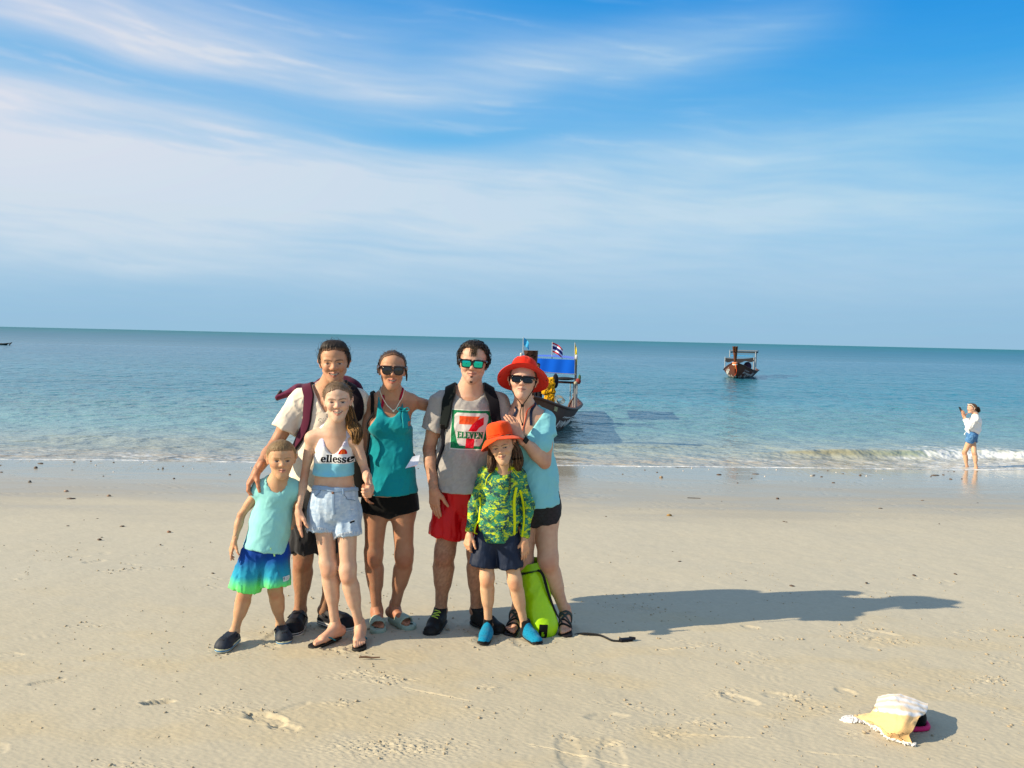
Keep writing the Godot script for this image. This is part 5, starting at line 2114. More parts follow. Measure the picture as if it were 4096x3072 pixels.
func make_mother() -> void:
	var J := {"hc": Vector3(-0.742, 1.605, -0.050), "nb": Vector3(-0.755, 1.439, -0.110), "sa": Vector3(-0.882, 1.398, -0.110), "sb": Vector3(-0.632, 1.415, -0.130), "ea": Vector3(-0.911, 1.118, -0.100), "wa": Vector3(-0.912, 0.911, -0.020), "eb": Vector3(-0.446, 1.350, -0.260), "wb": Vector3(-0.237, 1.318, -0.300), "ha": Vector3(-0.835, 0.802, -0.100), "hb": Vector3(-0.677, 0.806, -0.100), "ka": Vector3(-0.849, 0.407, -0.080), "aa": Vector3(-0.827, 0.071, -0.100), "kb": Vector3(-0.653, 0.410, -0.080), "ab": Vector3(-0.722, 0.068, -0.140)}
	var s := 0.98
	var B := build_of(s, {"chw": 0.128, "chd": 0.092, "waw": 0.112, "wad": 0.088, "hiw": 0.150, "hid": 0.112, "cl": 0.045, "dl": 0.043, "ua": 0.037, "el": 0.031, "fa": 0.033, "wr": 0.0225, "th": 0.080, "kn": 0.053, "cf": 0.053, "an": 0.032, "nk": 0.046, "bust": 0.052})
	var skin := Color(0.47, 0.245, 0.145)
	var h := face_of(J.hc, 0.232, 2.0, 2.0, -2.0, {"skin": skin, "smile": 0.75, "teeth": 0.0042, "mouth_w": 0.024, "nose": 0.95, "wide": 0.95, "lip": Color(0.48, 0.15, 0.13), "jaw": 0.93})
	var feet := []
	for x in [["a", Vector3(0.22, 0, 0.97), 1.0], ["b", Vector3(0.66, 0, 0.75), -1.0]]:
		var D: Vector3 = x[1].normalized()
		var side := Vector3(D.z, 0, -D.x)
		feet.append(foot_field(J["a" + x[0]], heel_flat(J["a" + x[0]], D, 0.95, 0.25) + UPV * 0.026, D, side * x[2], 0.93, B.an))
	var hand_a := hand_field(J.wa, Vector3(0.2, -1, 0.2), Vector3(-0.9, 0, 0.3), Vector3(0.3, 0, 0.9), 0.92, [0.4, 0.5, 0.5, 0.5])
	var root := person("woman in teal halter top, black shorts and tortoiseshell sunglasses", J, B, h, {"limb": Color(0.40, 0.195, 0.115), "hands": [hand_a], "feet": feet})
	var teal := lin(18, 138, 148)
	var nbx: float = J.nb.x
	var nby: float = J.nb.y
	var sl: float = J.sa.x
	var sr: float = J.sb.x
	var top := shirt_field(J, B, FRONT, {"grow": 0.010, "hem": Vector3(-0.750, 0.833, -0.100), "hemw": 0.172, "hemf": 1.25, "waw": 0.140, "wrinkle": 0.007, "seed": 15, "bare": true, "cut": func(p: Vector3) -> float:
		# neck: a round scoop; armholes cut in to the straps
		var q := Vector2((p.x - nbx - 0.012) / 0.073, (p.y - nby - 0.045) / 0.165)
		var neck := 0.09 * (1.0 - q.length()) if p.y > nby - 0.16 else -1.0
		var y: float = nby - 0.05 - p.y
		var inset := lerpf(0.028, -0.075, smoothstep(0.06, 0.22, y))
		var arm: float = maxf((sl + 0.022 + inset) - p.x, p.x - (sr - 0.014 - inset))
		return maxf(neck, arm)})
	var tp := part(root, "halter_top", cloth_m, [solid(top, 0.009, flat_col(teal))])
	# gathered neckline, the tied bow on the strap and its two hanging ends
	var bow := func() -> MD:
		var md := MD.new()
		var c: Vector3 = top.snap(Vector3(-0.631, 1.393, 0.000), 0.012)
		md.ball(c, Vector3(0.017, 0.014, 0.014), teal * 0.95)
		for t in [-1.0, 1.0]:
			md.tube(spline([c, c + Vector3(t * 0.022, 0.016, 0.012), c + Vector3(t * 0.036, 0.002, 0.010), c + Vector3(t * 0.020, -0.006, 0.008), c], 4), [0.006, 0.011, 0.009, 0.006], 6, teal * 1.05, false, 0.6)
		return md
	part(root, "bow", cloth_m, [bow, strap(top, [Vector3(-0.631, 1.388, 0.000), Vector3(-0.641, 1.348, 0.010), Vector3(-0.644, 1.294, 0.010), Vector3(-0.643, 1.258, 0.010)], 0.036, 0.004, teal * 1.08, 0.004, 5), strap(top, [Vector3(-0.627, 1.389, 0.000), Vector3(-0.614, 1.347, 0.000), Vector3(-0.596, 1.309, 0.000)], 0.026, 0.004, teal * 0.92, 0.003, 5)], tp)
	var bf := body_field(J, B, FRONT)
	parts(root, "bikini_strap", cloth_m, [strap(bf, [Vector3(-0.815, 1.364, -0.020), Vector3(-0.799, 1.407, -0.030), Vector3(-0.792, 1.454, -0.060)], 0.017, 0.003, lin(150, 18, 50), 0.002, 5), strap(bf, [Vector3(-0.684, 1.427, -0.040), Vector3(-0.684, 1.464, -0.070), Vector3(-0.685, 1.493, -0.100)], 0.014, 0.003, lin(150, 18, 50), 0.002, 5)])
	part(root, "necklace", gloss_m, [cord([Vector3(-0.801, 1.474, -0.090), Vector3(-0.797, 1.439, -0.050), Vector3(-0.777, 1.403, -0.020), Vector3(-0.751, 1.383, 0.000), Vector3(-0.729, 1.371, 0.000), Vector3(-0.705, 1.384, 0.000), Vector3(-0.682, 1.413, -0.020), Vector3(-0.674, 1.449, -0.060), Vector3(-0.684, 1.479, -0.100)], 0.0032, lin(232, 222, 200), bf, 0.003), func():
		var md := MD.new()
		md.ball(bf.snap(Vector3(-0.726, 1.368, 0.000), 0.006), Vector3(0.008, 0.008, 0.006), lin(215, 212, 200))
		return md])
	var c := mid(J.ha, J.hb)
	var f := shorts_field(J, B, FRONT, {"top": c + UPV * 0.13, "hem_a": Vector3(-0.851, 0.703, -0.090), "hem_b": Vector3(-0.654, 0.708, -0.090), "leg": 0.092, "grow": 0.007, "wrinkle": 0.002, "blend": 0.025, "seed": 12})
	part(root, "shorts", cloth_m, [solid(f, 0.010, flat_col(lin(17, 17, 19)))])
	var brown := StandardMaterial3D.new()
	brown.albedo_color = Color(0.06, 0.035, 0.025)
	brown.roughness = 0.06
	brown.metallic_specular = 0.6
	make_glasses(root, h, true, 0.0290, 0.0250, 0.004, lin(38, 16, 14), brown)
	var hair := {"color": Color(0.022, 0.014, 0.011), "light": Color(0.085, 0.060, 0.045), "front": 0.098, "corner": 0.080, "temple": 0.034, "side": -0.020, "nape": -0.06, "thick": 0.0060, "rough": 0.0015, "comb": Vector3(120, 90, 40), "seed": 17, "mess": 0.08}
	part(root, "hair", hair_m, [hair_cap(h, hair), locks(h, hair, 60, 0.07, 0.0007, 0.5, func(q): return Vector3(q.x * 2.0, 0.2, -0.6), 42), locks(h, hair, 620, 0.07, 0.0028, 0.015, func(q): return Vector3(q.x * 0.6, 0.10 if q.z > 0.03 else -0.35, -1.0), 41), tail([h.at(Vector3(0, 0.02, -0.115)), h.at(Vector3(0, -0.04, -0.135)), h.at(Vector3(0, -0.16, -0.12))], [0.022, 0.026, 0.012], hair.color, hair.light, 70), tail([h.at(Vector3(0.078, 0.03, 0.0)), h.at(Vector3(0.086, -0.02, -0.01)), h.at(Vector3(0.088, -0.06, -0.005))], [0.004, 0.004, 0.003], hair.color, hair.light, 10)])
	# sage slides
	var sage := lin(150, 168, 152)
	for x in [["a", Vector3(0.22, 0, 0.97), 1.0], ["b", Vector3(0.66, 0, 0.75), -1.0]]:
		var D: Vector3 = x[1].normalized()
		var side := Vector3(D.z, 0, -D.x)
		var hl := heel_flat(J["a" + x[0]], D, 0.95, 0.25)
		slide(root, hl, D, side, sage)
	# shoulder bag on its strap, behind the girl
	var bg := thing("shoulder_bag", "small black shoulder bag hanging between the teal top and the girl", "bag", Vector3(-0.927, 0.911, -0.020))
	part(bg, "strap", cloth_m, [strap(bf, [Vector3(-0.868, 1.444, -0.170), Vector3(-0.860, 1.437, -0.100), Vector3(-0.860, 1.391, -0.050), Vector3(-0.863, 1.331, -0.030), Vector3(-0.868, 1.269, -0.030), Vector3(-0.874, 1.206, -0.030)], 0.022, 0.003, lin(14, 13, 14), 0.014, 5), cord([Vector3(-0.870, 1.218, 0.000), Vector3(-0.873, 1.151, 0.020), Vector3(-0.887, 1.058, 0.020)], 0.008, lin(14, 13, 14))])
	var pouch := Field.new()
	pouch.cap(Vector3(-0.929, 1.051, -0.020), Vector3(-0.921, 0.887, -0.020), 0.062, 0.07, 0.03, FRONT, 2.0)
	part(bg, "pouch", cloth_m, [solid(pouch, 0.010, flat_col(lin(14, 14, 16)))])


func slide(root: Node3D, hl: Vector3, D: Vector3, side: Vector3, col: Color) -> void:
	var f := Field.new()
	f.cap(hl + D * 0.035 + UPV * 0.02, hl + D * 0.205 + UPV * 0.02, 0.040, 0.050, 0.02)
	f.pad = 0.006
	f.mod = func(p: Vector3, d: float) -> float: return maxf(maxf(d, p.y - hl.y - 0.034), hl.y - p.y + 0.0)
	var base := part(root, "slide_sandal", rubber_m, [solid(f, 0.005, flat_col(col))])
	var b := Field.new()
	b.cap(hl + D * 0.10 + UPV * 0.030, hl + D * 0.200 + UPV * 0.024, 0.049, 0.050, 0.02, UPV, 0.95)
	b.pad = 0.006
	b.mod = func(p: Vector3, d: float) -> float:
		var t := (p - hl).dot(D)
		d = maxf(d, -(d + 0.008))
		return maxf(maxf(maxf(d, 0.105 - t), t - (0.200 - 0.02 * absf((p - hl).dot(side)) / 0.05)), hl.y + 0.028 - p.y)
	part(root, "foot_band", rubber_m, [solid(b, 0.0042, flat_col(col * 1.03))], base)
	part(root, "buckle", rubber_m, [func():
		var md := MD.new()
		var at := hl + D * 0.145 + side * 0.040 + UPV * 0.058
		md.box(Transform3D(Basis(D * 0.026, (UPV * 0.8 + side * 0.6).normalized() * 0.004, side * 0.012), at), col * 0.96, 0.002)
		return md], base)


func make_girl() -> void:
	var J := {"hc": Vector3(-1.011, 1.432, 0.240), "nb": Vector3(-1.034, 1.253, 0.190), "sa": Vector3(-1.172, 1.213, 0.190), "sb": Vector3(-0.917, 1.199, 0.180), "ea": Vector3(-1.213, 0.996, 0.190), "wa": Vector3(-1.227, 0.789, 0.270), "eb": Vector3(-0.849, 1.024, 0.220), "wb": Vector3(-0.785, 0.958, 0.400), "ha": Vector3(-1.104, 0.799, 0.200), "hb": Vector3(-0.966, 0.800, 0.190), "ka": Vector3(-1.051, 0.432, 0.250), "aa": Vector3(-1.013, 0.094, 0.240), "kb": Vector3(-0.932, 0.406, 0.270), "ab": Vector3(-0.865, 0.088, 0.240)}
	var s := 0.86
	var B := build_of(s, {"chw": 0.112, "chd": 0.080, "waw": 0.103, "wad": 0.075, "hiw": 0.128, "hid": 0.094, "cl": 0.036, "dl": 0.036, "ua": 0.0290, "el": 0.0240, "fa": 0.0250, "wr": 0.0185, "th": 0.066, "kn": 0.043, "cf": 0.043, "an": 0.0265, "nk": 0.041, "bust": 0.030})
	var skin := Color(0.62, 0.40, 0.285)
	var h := face_of(J.hc, 0.216, -1.0, 0.0, 2.0, {"skin": skin, "brow": Color(0.13, 0.08, 0.05), "eye": 0.0030, "smile": 1.0, "teeth": 0.0062, "mouth_w": 0.0275, "nose": 0.9, "wide": 0.98, "lip": Color(0.52, 0.20, 0.17), "jaw": 0.92})
	var feet := []
	var dirs := [["a", Vector3(-0.60, 0, 0.80).normalized(), 1.0], ["b", Vector3(0.16, 0, 1).normalized(), -1.0]]
	for x in dirs:
		var D: Vector3 = x[1]
		feet.append(foot_field(J["a" + x[0]], heel_flat(J["a" + x[0]], D, 0.9, 0.22) + UPV * 0.017, D, Vector3(D.z, 0, -D.x) * x[2], 0.86, B.an))
	var hand_a := hand_field(J.wa, Vector3(0.06, -1, 0.12), Vector3(-0.80, 0, 0.6), Vector3(0.6, -0.1, 0.8), 0.86, [0.10, 0.16, 0.22, 0.28], 0.15, Vector3(0.42, -0.85, 0.3))
	# a fist with the thumb up
	var hand_b := hand_field(J.wb, Vector3(0.10, -0.10, 1.0), Vector3(0.95, 0.10, 0.0), Vector3(0.0, 1.0, 0.1), 0.86, [1.45, 1.5, 1.5, 1.5], 0.0, Vector3(0.10, 1.0, 0.05), -0.1)
	var root := person("girl in cropped tank top and pale denim shorts giving a thumbs up", J, B, h, {"limb": Color(0.60, 0.375, 0.255), "hands": [hand_a, hand_b], "feet": feet})
	var lilac := lin(196, 196, 218)
	var white := lin(222, 222, 220)
	var sky := lin(124, 196, 222)
	var hem_y: float = (Vector3(-1.011, 0.993, 0.280)).y
	var yl: float = (Vector3(-1.010, 1.171, 0.270)).y
	var ym: float = (Vector3(-1.009, 1.076, 0.270)).y
	var nbx: float = J.nb.x
	var nby: float = J.nb.y
	var top := shirt_field(J, B, FRONT, {"grow": 0.007, "hem": Vector3(-1.031, 0.976, 0.190), "hemw": 0.118, "hemf": 1.32, "waw": 0.114, "wrinkle": 0.003, "seed": 19, "bare": true, "cut": func(p: Vector3) -> float:
		var y: float = nby - p.y
		var neck: float = 0.06 * (1.0 - Vector2((p.x - nbx - 0.004) / 0.060, (y + 0.01) / 0.138).length()) if p.z > J.nb.z - 0.06 else minf(0.055 - absf(p.x - nbx), 0.06 - y)
		var a: float = 0.102 if y > 0.125 else lerpf(0.096, 0.118, smoothstep(0.05, 0.125, y))
		var arm: float = absf(p.x - nbx - 0.002) - a if y < 0.128 else -1.0
		return maxf(maxf(neck, arm), hem_y - p.y)})
	var tp := part(root, "crop_top", cloth_m, [solid(top, 0.0085, func(p, _n):
		return lilac if p.y > yl else (white if p.y > ym else sky))])
	var img := Image.create(192, 96, false, Image.FORMAT_RGBA8)
	img.fill(Color(222 / 255.0, 222 / 255.0, 220 / 255.0))
	letter(img, "ellesse", "Droid Serif", 700, Rect2(8, 44, 176, 46), Color(0.06, 0.07, 0.09), 0.0, 1.6)
	var half := PackedVector2Array()
	for k in 17:
		half.append(Vector2(130 + 24 * cos(PI * k / 16.0), 38 - 30 * sin(PI * k / 16.0)))
	fill_shape(img, half, Color(0.80, 0.10, 0.10))
	var mid_part := PackedVector2Array()
	for k in 17:
		mid_part.append(Vector2(130 + 13 * cos(PI * k / 16.0), 38 - 30 * sin(PI * k / 16.0)))
	fill_shape(img, mid_part, Color(0.94, 0.42, 0.16))
	img.fill_rect(Rect2i(128, 8, 3, 30), Color(0.80, 0.10, 0.10))
	part(root, "print", print_mat(img), [patch(top, Vector3(-1.006, 1.122, 0.300), Vector3(0.186, -0.003, 0), Vector3(0.001, 0.088, 0), 26, 12, 0.0014)], tp)
	# cut-off denim shorts: waistband, fly, button, pockets, rips and frayed hems
	var c := mid(J.ha, J.hb)
	var dn := noise(1.0, 33, 3)
	var denim := lin(150, 176, 204)
	var pale := lin(196, 212, 226)
	var f := shorts_field(J, B, FRONT, {"top": Vector3(-1.026, 0.927, 0.190), "hem_a": Vector3(-1.111, 0.663, 0.210), "hem_b": Vector3(-0.951, 0.637, 0.210), "leg": 0.083, "grow": 0.009, "waist": 0.121, "wrinkle": 0.006, "blend": 0.016, "seed": 22})
	var so := part(root, "denim_shorts", cloth_m, [solid(f, 0.0085, func(p, nn):
		var t: float = 0.5 + 0.8 * dn.get_noise_3d(p.x * 22.0, p.y * 60.0, p.z * 22.0) + 0.5 * dn.get_noise_3d(p.x * 120.0, p.y * 160.0, p.z * 120.0) 
		return denim.lerp(pale, clampf(t, 0.0, 1.0) * (0.4 + 0.6 * maxf(nn.z, 0.0))))])
	part(root, "waistband", cloth_m, [strap(f, [Vector3(-1.164, 0.914, 0.200), Vector3(-1.117, 0.932, 0.270), Vector3(-1.066, 0.933, 0.300), Vector3(-1.003, 0.928, 0.310), Vector3(-0.943, 0.930, 0.300), Vector3(-0.902, 0.929, 0.270), Vector3(-0.887, 0.914, 0.200)], 0.024, 0.004, denim * 0.92, 0.002, 5)], so)
	part(root, "fly", cloth_m, [strap(f, [Vector3(-1.018, 0.918, 0.310), Vector3(-1.018, 0.871, 0.320), Vector3(-1.013, 0.813, 0.320), Vector3(-1.008, 0.779, 0.310)], 0.014, 0.003, denim * 0.85, 0.001, 5)], so)
	part(root, "button", gloss_m, [func():
		var md := MD.new()
		md.ball(f.snap(Vector3(-1.020, 0.911, 0.310), 0.008), Vector3(0.0085, 0.0085, 0.004), lin(120, 84, 66))
		return md], so)
	parts(root, "pocket_seam", cloth_m, [cord([Vector3(-1.109, 0.918, 0.290), Vector3(-1.115, 0.899, 0.290), Vector3(-1.134, 0.881, 0.270)], 0.0022, denim * 0.6, f, 0.002), cord([Vector3(-0.951, 0.915, 0.300), Vector3(-0.937, 0.893, 0.310), Vector3(-0.914, 0.872, 0.300), Vector3(-0.882, 0.856, 0.250)], 0.0022, denim * 0.6, f, 0.002)], so)
	parts(root, "belt_loop", cloth_m, [strap(f, [Vector3(-1.107, 0.934, 0.280), Vector3(-1.109, 0.904, 0.290)], 0.010, 0.006, denim * 0.9, 0.003, 4), strap(f, [Vector3(-0.958, 0.934, 0.300), Vector3(-0.953, 0.903, 0.310)], 0.010, 0.006, denim * 0.9, 0.003, 4)], so)
	parts(root, "rip", cloth_m, [strap(f, [Vector3(-0.915, 0.733, 0.300), Vector3(-0.894, 0.741, 0.300), Vector3(-0.876, 0.742, 0.290)], 0.010, 0.001, lin(40, 40, 46), 0.001, 4), strap(f, [Vector3(-0.908, 0.745, 0.300), Vector3(-0.876, 0.751, 0.290)], 0.004, 0.002, lin(225, 228, 230), 0.002, 4), strap(f, [Vector3(-0.903, 0.811, 0.300), Vector3(-0.882, 0.814, 0.290)], 0.004, 0.002, lin(225, 228, 230), 0.002, 4)], so)
	parts(root, "frayed_hem", cloth_m, [fringe(f, [Vector3(-1.200, 0.674, 0.200), Vector3(-1.152, 0.686, 0.270), Vector3(-1.093, 0.701, 0.300), Vector3(-1.050, 0.690, 0.300), Vector3(-1.023, 0.666, 0.270)], 90, 0.014, lin(214, 222, 230), 3), fringe(f, [Vector3(-1.022, 0.636, 0.270), Vector3(-0.992, 0.662, 0.300), Vector3(-0.946, 0.678, 0.310), Vector3(-0.898, 0.682, 0.300), Vector3(-0.868, 0.656, 0.220)], 90, 0.015, lin(214, 222, 230), 4)], so)
	var hair := {"color": Color(0.055, 0.034, 0.020), "light": Color(0.24, 0.165, 0.10), "front": 0.084, "corner": 0.060, "temple": 0.018, "side": -0.012, "nape": -0.06, "thick": 0.0065, "rough": 0.0012, "comb": Vector3(120, 90, 40), "seed": 27, "mess": 0.10}
	var hp := h.at(Vector3(0.055, -0.045, -0.075))
	part(root, "hair", hair_m, [hair_cap(h, hair), locks(h, hair, 70, 0.07, 0.0007, 0.5, func(q): return Vector3(q.x * 2.0, 0.2, -0.6), 44), locks(h, hair, 760, 0.075, 0.0028, 0.015, func(q): return Vector3((1.0 if q.x > 0.012 else -1.0) * (0.9 if q.z > 0.0 else 0.25), -0.25 if absf(q.x) > 0.02 else 0.0, -1.0), 43),
		tail([h.at(Vector3(0.02, -0.02, -0.10)), hp, Vector3(-0.940, 1.307, 0.190), Vector3(-0.903, 1.276, 0.270), Vector3(-0.885, 1.241, 0.300), Vector3(-0.896, 1.187, 0.300)], [0.026, 0.030, 0.036, 0.042, 0.036, 0.014], Color(0.040, 0.024, 0.014), Color(0.34, 0.18, 0.06), 230, 12)])
	# flip-flops
	for x in dirs:
		flip_flop(root, heel_flat(J["a" + x[0]], x[1], 0.9, 0.22), x[1], Vector3(x[1].z, 0, -x[1].x) * x[2], 0.86)


# loose threads hanging from points along a line on a surface
func fringe(f: Field, pts: Array, count: int, length: float, col: Color, seed_: int) -> Callable:
	return func() -> MD:
		var md := MD.new()
		var rng := RandomNumberGenerator.new()
		rng.seed = seed_
		var sp := spline(pts, 8)
		for k in count:
			var t := rng.randf() * (sp.size() - 1)
			var p: Vector3 = (sp[int(t)] as Vector3).lerp(sp[mini(int(t) + 1, sp.size() - 1)], t - int(t))
			p = f.snap(p, 0.002)
			var d := Vector3(rng.randf_range(-0.5, 0.5), -1.0, rng.randf_range(-0.2, 0.5)).normalized() * length * rng.randf_range(0.4, 1.0)
			md.tube([p + UPV * 0.004, p + d * 0.5, p + d + Vector3(rng.randf_range(-0.003, 0.003), 0, 0)], [0.0013, 0.0012, 0.0007], 4, col, false)
		return md


func flip_flop(root: Node3D, hl: Vector3, D: Vector3, S: Vector3, s: float) -> void:
	var f := Field.new()
	f.cap(hl + D * 0.03 * s + UPV * 0.008, hl + D * 0.215 * s + UPV * 0.008, 0.035 * s, 0.048 * s, 0.02)
	f.pad = 0.005
	f.mod = func(p: Vector3, d: float) -> float: return maxf(maxf(d, p.y - hl.y - 0.016), hl.y - p.y - 0.001)
	var black := lin(24, 24, 26)
	var base := part(root, "flip_flop", rubber_m, [solid(f, 0.005, flat_col(black))])
	var thong: Vector3 = hl + D * 0.185 * s + S * 0.018 * s
	var teal := lin(38, 118, 132)
	parts(root, "thong_strap", rubber_m, [cord([thong + UPV * 0.012, thong + UPV * 0.045 * s - D * 0.008, hl + D * 0.135 * s + S * 0.040 * s + UPV * 0.052 * s, hl + D * 0.085 * s + S * 0.047 * s + UPV * 0.016], 0.0052 * s, teal), cord([thong + UPV * 0.045 * s - D * 0.008, hl + D * 0.135 * s - S * 0.030 * s + UPV * 0.050 * s, hl + D * 0.085 * s - S * 0.047 * s + UPV * 0.016], 0.0052 * s, teal)], base)


func make_man() -> void:
	var J := {"hc": Vector3(-0.243, 1.660, -0.070), "nb": Vector3(-0.264, 1.469, -0.130), "sa": Vector3(-0.447, 1.406, -0.130), "sb": Vector3(-0.089, 1.414, -0.130), "ea": Vector3(-0.514, 1.116, -0.120), "wa": Vector3(-0.470, 0.882, -0.020), "eb": Vector3(0.005, 1.125, -0.140), "wb": Vector3(0.036, 0.921, -0.040), "ha": Vector3(-0.353, 0.815, -0.130), "hb": Vector3(-0.211, 0.818, -0.130), "ka": Vector3(-0.405, 0.427, -0.090), "aa": Vector3(-0.422, 0.072, -0.120), "kb": Vector3(-0.193, 0.432, -0.090), "ab": Vector3(-0.195, 0.078, -0.120)}
	var s := 1.03
	var B := build_of(s, {"chw": 0.162, "chd": 0.115, "waw": 0.160, "wad": 0.122, "hiw": 0.158, "hid": 0.120, "th": 0.090, "kn": 0.061, "cf": 0.064, "an": 0.037, "ua": 0.050, "el": 0.041, "fa": 0.042, "wr": 0.030, "nk": 0.061})
	var skin := Color(0.58, 0.345, 0.24)
	var h := face_of(J.hc, 0.238, -3.0, 0.0, -3.0, {"skin": skin, "brow": Color(0.03, 0.02, 0.016), "smile": 0.55, "mouth_w": 0.026, "nose": 1.08, "stubble": 0.45, "jaw": 1.05, "wide": 0.98, "tuft": true, "lip": Color(0.50, 0.23, 0.19)})
	var hand_a := hand_field(J.wa, Vector3(0.08, -1, 0.16), Vector3(-0.55, 0.05, 0.85), Vector3(0.85, 0.0, 0.5), 1.05, [0.14, 0.20, 0.24, 0.3], 0.1, Vector3(0.5, -0.85, 0.1))
	var hand_b := hand_field(J.wb, Vector3(0.05, -1, 0.25), Vector3(0.6, 0.0, 0.8), Vector3(-0.7, 0.0, 0.5), 1.0, [0.3, 0.35, 0.4, 0.45])
	var root := person("dark haired man in grey T-shirt with red shorts and mirrored sunglasses", J, B, h, {"limb": Color(0.50, 0.265, 0.165), "hands": [hand_a, hand_b], "hairy": 0.75})
	var grey := lin(158, 154, 150)
	var melange := noise(1.0, 71, 2)
	var shirt := shirt_field(J, B, FRONT, {"grow": 0.014, "hem": Vector3(-0.279, 0.855, -0.120), "hemw": 0.196, "hemf": 1.22, "waw": 0.186, "sleeve": 0.60, "loose": 0.030, "wrinkle": 0.008, "seed": 4, "cut": neck_cut(J.nb + Vector3(0.0, 0.0, 0.01), 0.090, 0.5)})
	var sh := part(root, "t_shirt", cloth_m, [solid(shirt, 0.010, func(p, _n):
		var k: float = 1.0 + 0.16 * melange.get_noise_3d(p.x * 60.0, p.y * 190.0, p.z * 60.0)
		return Color(grey.r * k, grey.g * k, grey.b * k))])
	# the print: green frame, white field, orange bar, red stroke and green letters, worn by washing
	var img := Image.create(256, 250, false, Image.FORMAT_RGBA8)
	img.fill(Color(0.80, 0.80, 0.78))
	var g := Color(0.05, 0.44, 0.27)
	fill_shape(img, PackedVector2Array([Vector2(5, 5), Vector2(251, 5), Vector2(251, 60), Vector2(226, 244), Vector2(5, 244)]), g)
	fill_shape(img, PackedVector2Array([Vector2(226, 244), Vector2(251, 60), Vector2(251, 244)]), g)
	var field_pts := PackedVector2Array()
	for k in [[38, 20], [218, 20], [234, 36], [234, 60], [204, 200], [188, 226], [62, 226], [46, 206], [22, 110], [22, 36]]:
		field_pts.append(Vector2(k[0], k[1]))
	fill_shape(img, field_pts, Color(0.80, 0.79, 0.77))
	fill_shape(img, PackedVector2Array([Vector2(54, 40), Vector2(184, 40), Vector2(150, 92), Vector2(54, 92)]), Color(0.88, 0.33, 0.15))
	var arc := PackedVector2Array([Vector2(206, 44), Vector2(206, 92), Vector2(178, 112), Vector2(158, 142), Vector2(150, 240), Vector2(98, 240), Vector2(102, 180), Vector2(112, 134), Vector2(134, 94), Vector2(168, 62)])
	fill_shape(img, arc, Color(0.80, 0.04, 0.14))
	img.fill_rect(Rect2i(44, 134, 164, 46), Color(0.80, 0.79, 0.77))
	letter(img, "ELEVEN", "Droid Serif", 700, Rect2(47, 138, 158, 40), Color(0.04, 0.42, 0.25), 0.0, 2.6)
	letter(img, "R", "Droid Sans", 400, Rect2(164, 190, 5, 7), Color(0.3, 0.3, 0.3))
	var rng := RandomNumberGenerator.new()
	rng.seed = 5
	for k in 1500:      # cracks in the print show the shirt
		var x := rng.randi() % 254
		var y := rng.randi() % 240
		var l := 2 + rng.randi() % 7
		for j in l:
			if y + j < 250:
				img.set_pixel(x, y + j, img.get_pixel(x, y + j).lerp(Color(0.72, 0.70, 0.69), 0.4))
	part(root, "print", print_mat(img), [patch(shirt, Vector3(-0.247, 1.256, 0.030), Vector3(0.252, -0.006, 0), Vector3(0.006, 0.246, 0), 34, 34, 0.0016)], sh)
	var c := mid(J.ha, J.hb)
	var red := lin(196, 10, 18)
	var f := shorts_field(J, B, FRONT, {"top": c + UPV * 0.13, "hem_a": Vector3(-0.397, 0.559, -0.100), "hem_b": Vector3(-0.193, 0.567, -0.100), "leg": 0.112, "grow": 0.014, "wrinkle": 0.009, "blend": 0.03, "seed": 31})
	var silk := vmat(0.5, 0.4)
	part(root, "swim_shorts", silk, [solid(f, 0.010, flat_col(red))])
	var mirror := StandardMaterial3D.new()
	mirror.albedo_color = Color(0.16, 0.80, 0.72)
	mirror.metallic = 1.0
	mirror.roughness = 0.08
	make_glasses(root, h, false, 0.0290, 0.0215, 0.003, lin(10, 11, 12), mirror, 0.0034)
	var hair := {"color": Color(0.010, 0.008, 0.008), "light": Color(0.035, 0.028, 0.024), "front": 0.088, "corner": 0.094, "temple": 0.050, "side": -0.018, "nape": -0.065, "thick": 0.017, "top": 0.030, "rough": 0.010, "comb": Vector3(70, 60, 90), "seed": 37, "mess": 0.7}
	var fore := func() -> MD:
		var md := MD.new()
		var r2 := RandomNumberGenerator.new()
		r2.seed = 6
		for k in 60:
			var x := r2.randf_range(-0.018, 0.022)
			var q := Vector3(x * 1.2, 0.108, 0.060)
			var e := Vector3(x * 0.9 + r2.randf_range(-0.008, 0.008), r2.randf_range(0.042, 0.066), 0.098)
			md.tube(spline([h.at(q), h.at(Vector3(x, 0.092, 0.092)), h.at(e)], 3), [0.0026, 0.0026, 0.002, 0.0006], 4, (hair.color as Color).lerp(Color(0.10, 0.07, 0.04), r2.randf() * 0.8), false)
		return md
	part(root, "hair", hair_m, [hair_cap(h, hair), locks(h, hair, 1000, 0.042, 0.0030, 0.55, func(q): return Vector3(q.x * 6.0, 0.5 if q.y > 0.06 else -0.5, 0.6 if q.z > 0.0 else -0.6), 51), fore])
	shoe_knit(root, J.aa, Vector3(-0.20, 0, 0.98), 0.29, 0.108, lin(16, 17, 19), lin(24, 24, 26), lin(190, 220, 80))
	shoe_knit(root, J.ab, Vector3(0.72, 0, 0.70), 0.29, 0.108, lin(16, 17, 19), lin(24, 24, 26), lin(60, 66, 60))
	var pk := thing("backpack", "black backpack on the back of the man in the grey T-shirt", "backpack", J.nb + Vector3(0, -0.5, -0.25))
	var bag := Field.new()
	var bc: Vector3 = mid(J.sa, J.sb) + Vector3(0, 0.0, -0.235)
	bag.cap(bc + Vector3(-0.04, 0.0, 0), bc + Vector3(-0.04, -0.36, 0), 0.11, 0.12, 0.06, FRONT, 1.3)
	bag.cap(bc + Vector3(0.04, 0.0, 0), bc + Vector3(0.04, -0.36, 0), 0.11, 0.12, 0.06, FRONT, 1.3)
	part(pk, "bag_body", cloth_m, [solid(bag, 0.013, flat_col(lin(18, 20, 24)))])
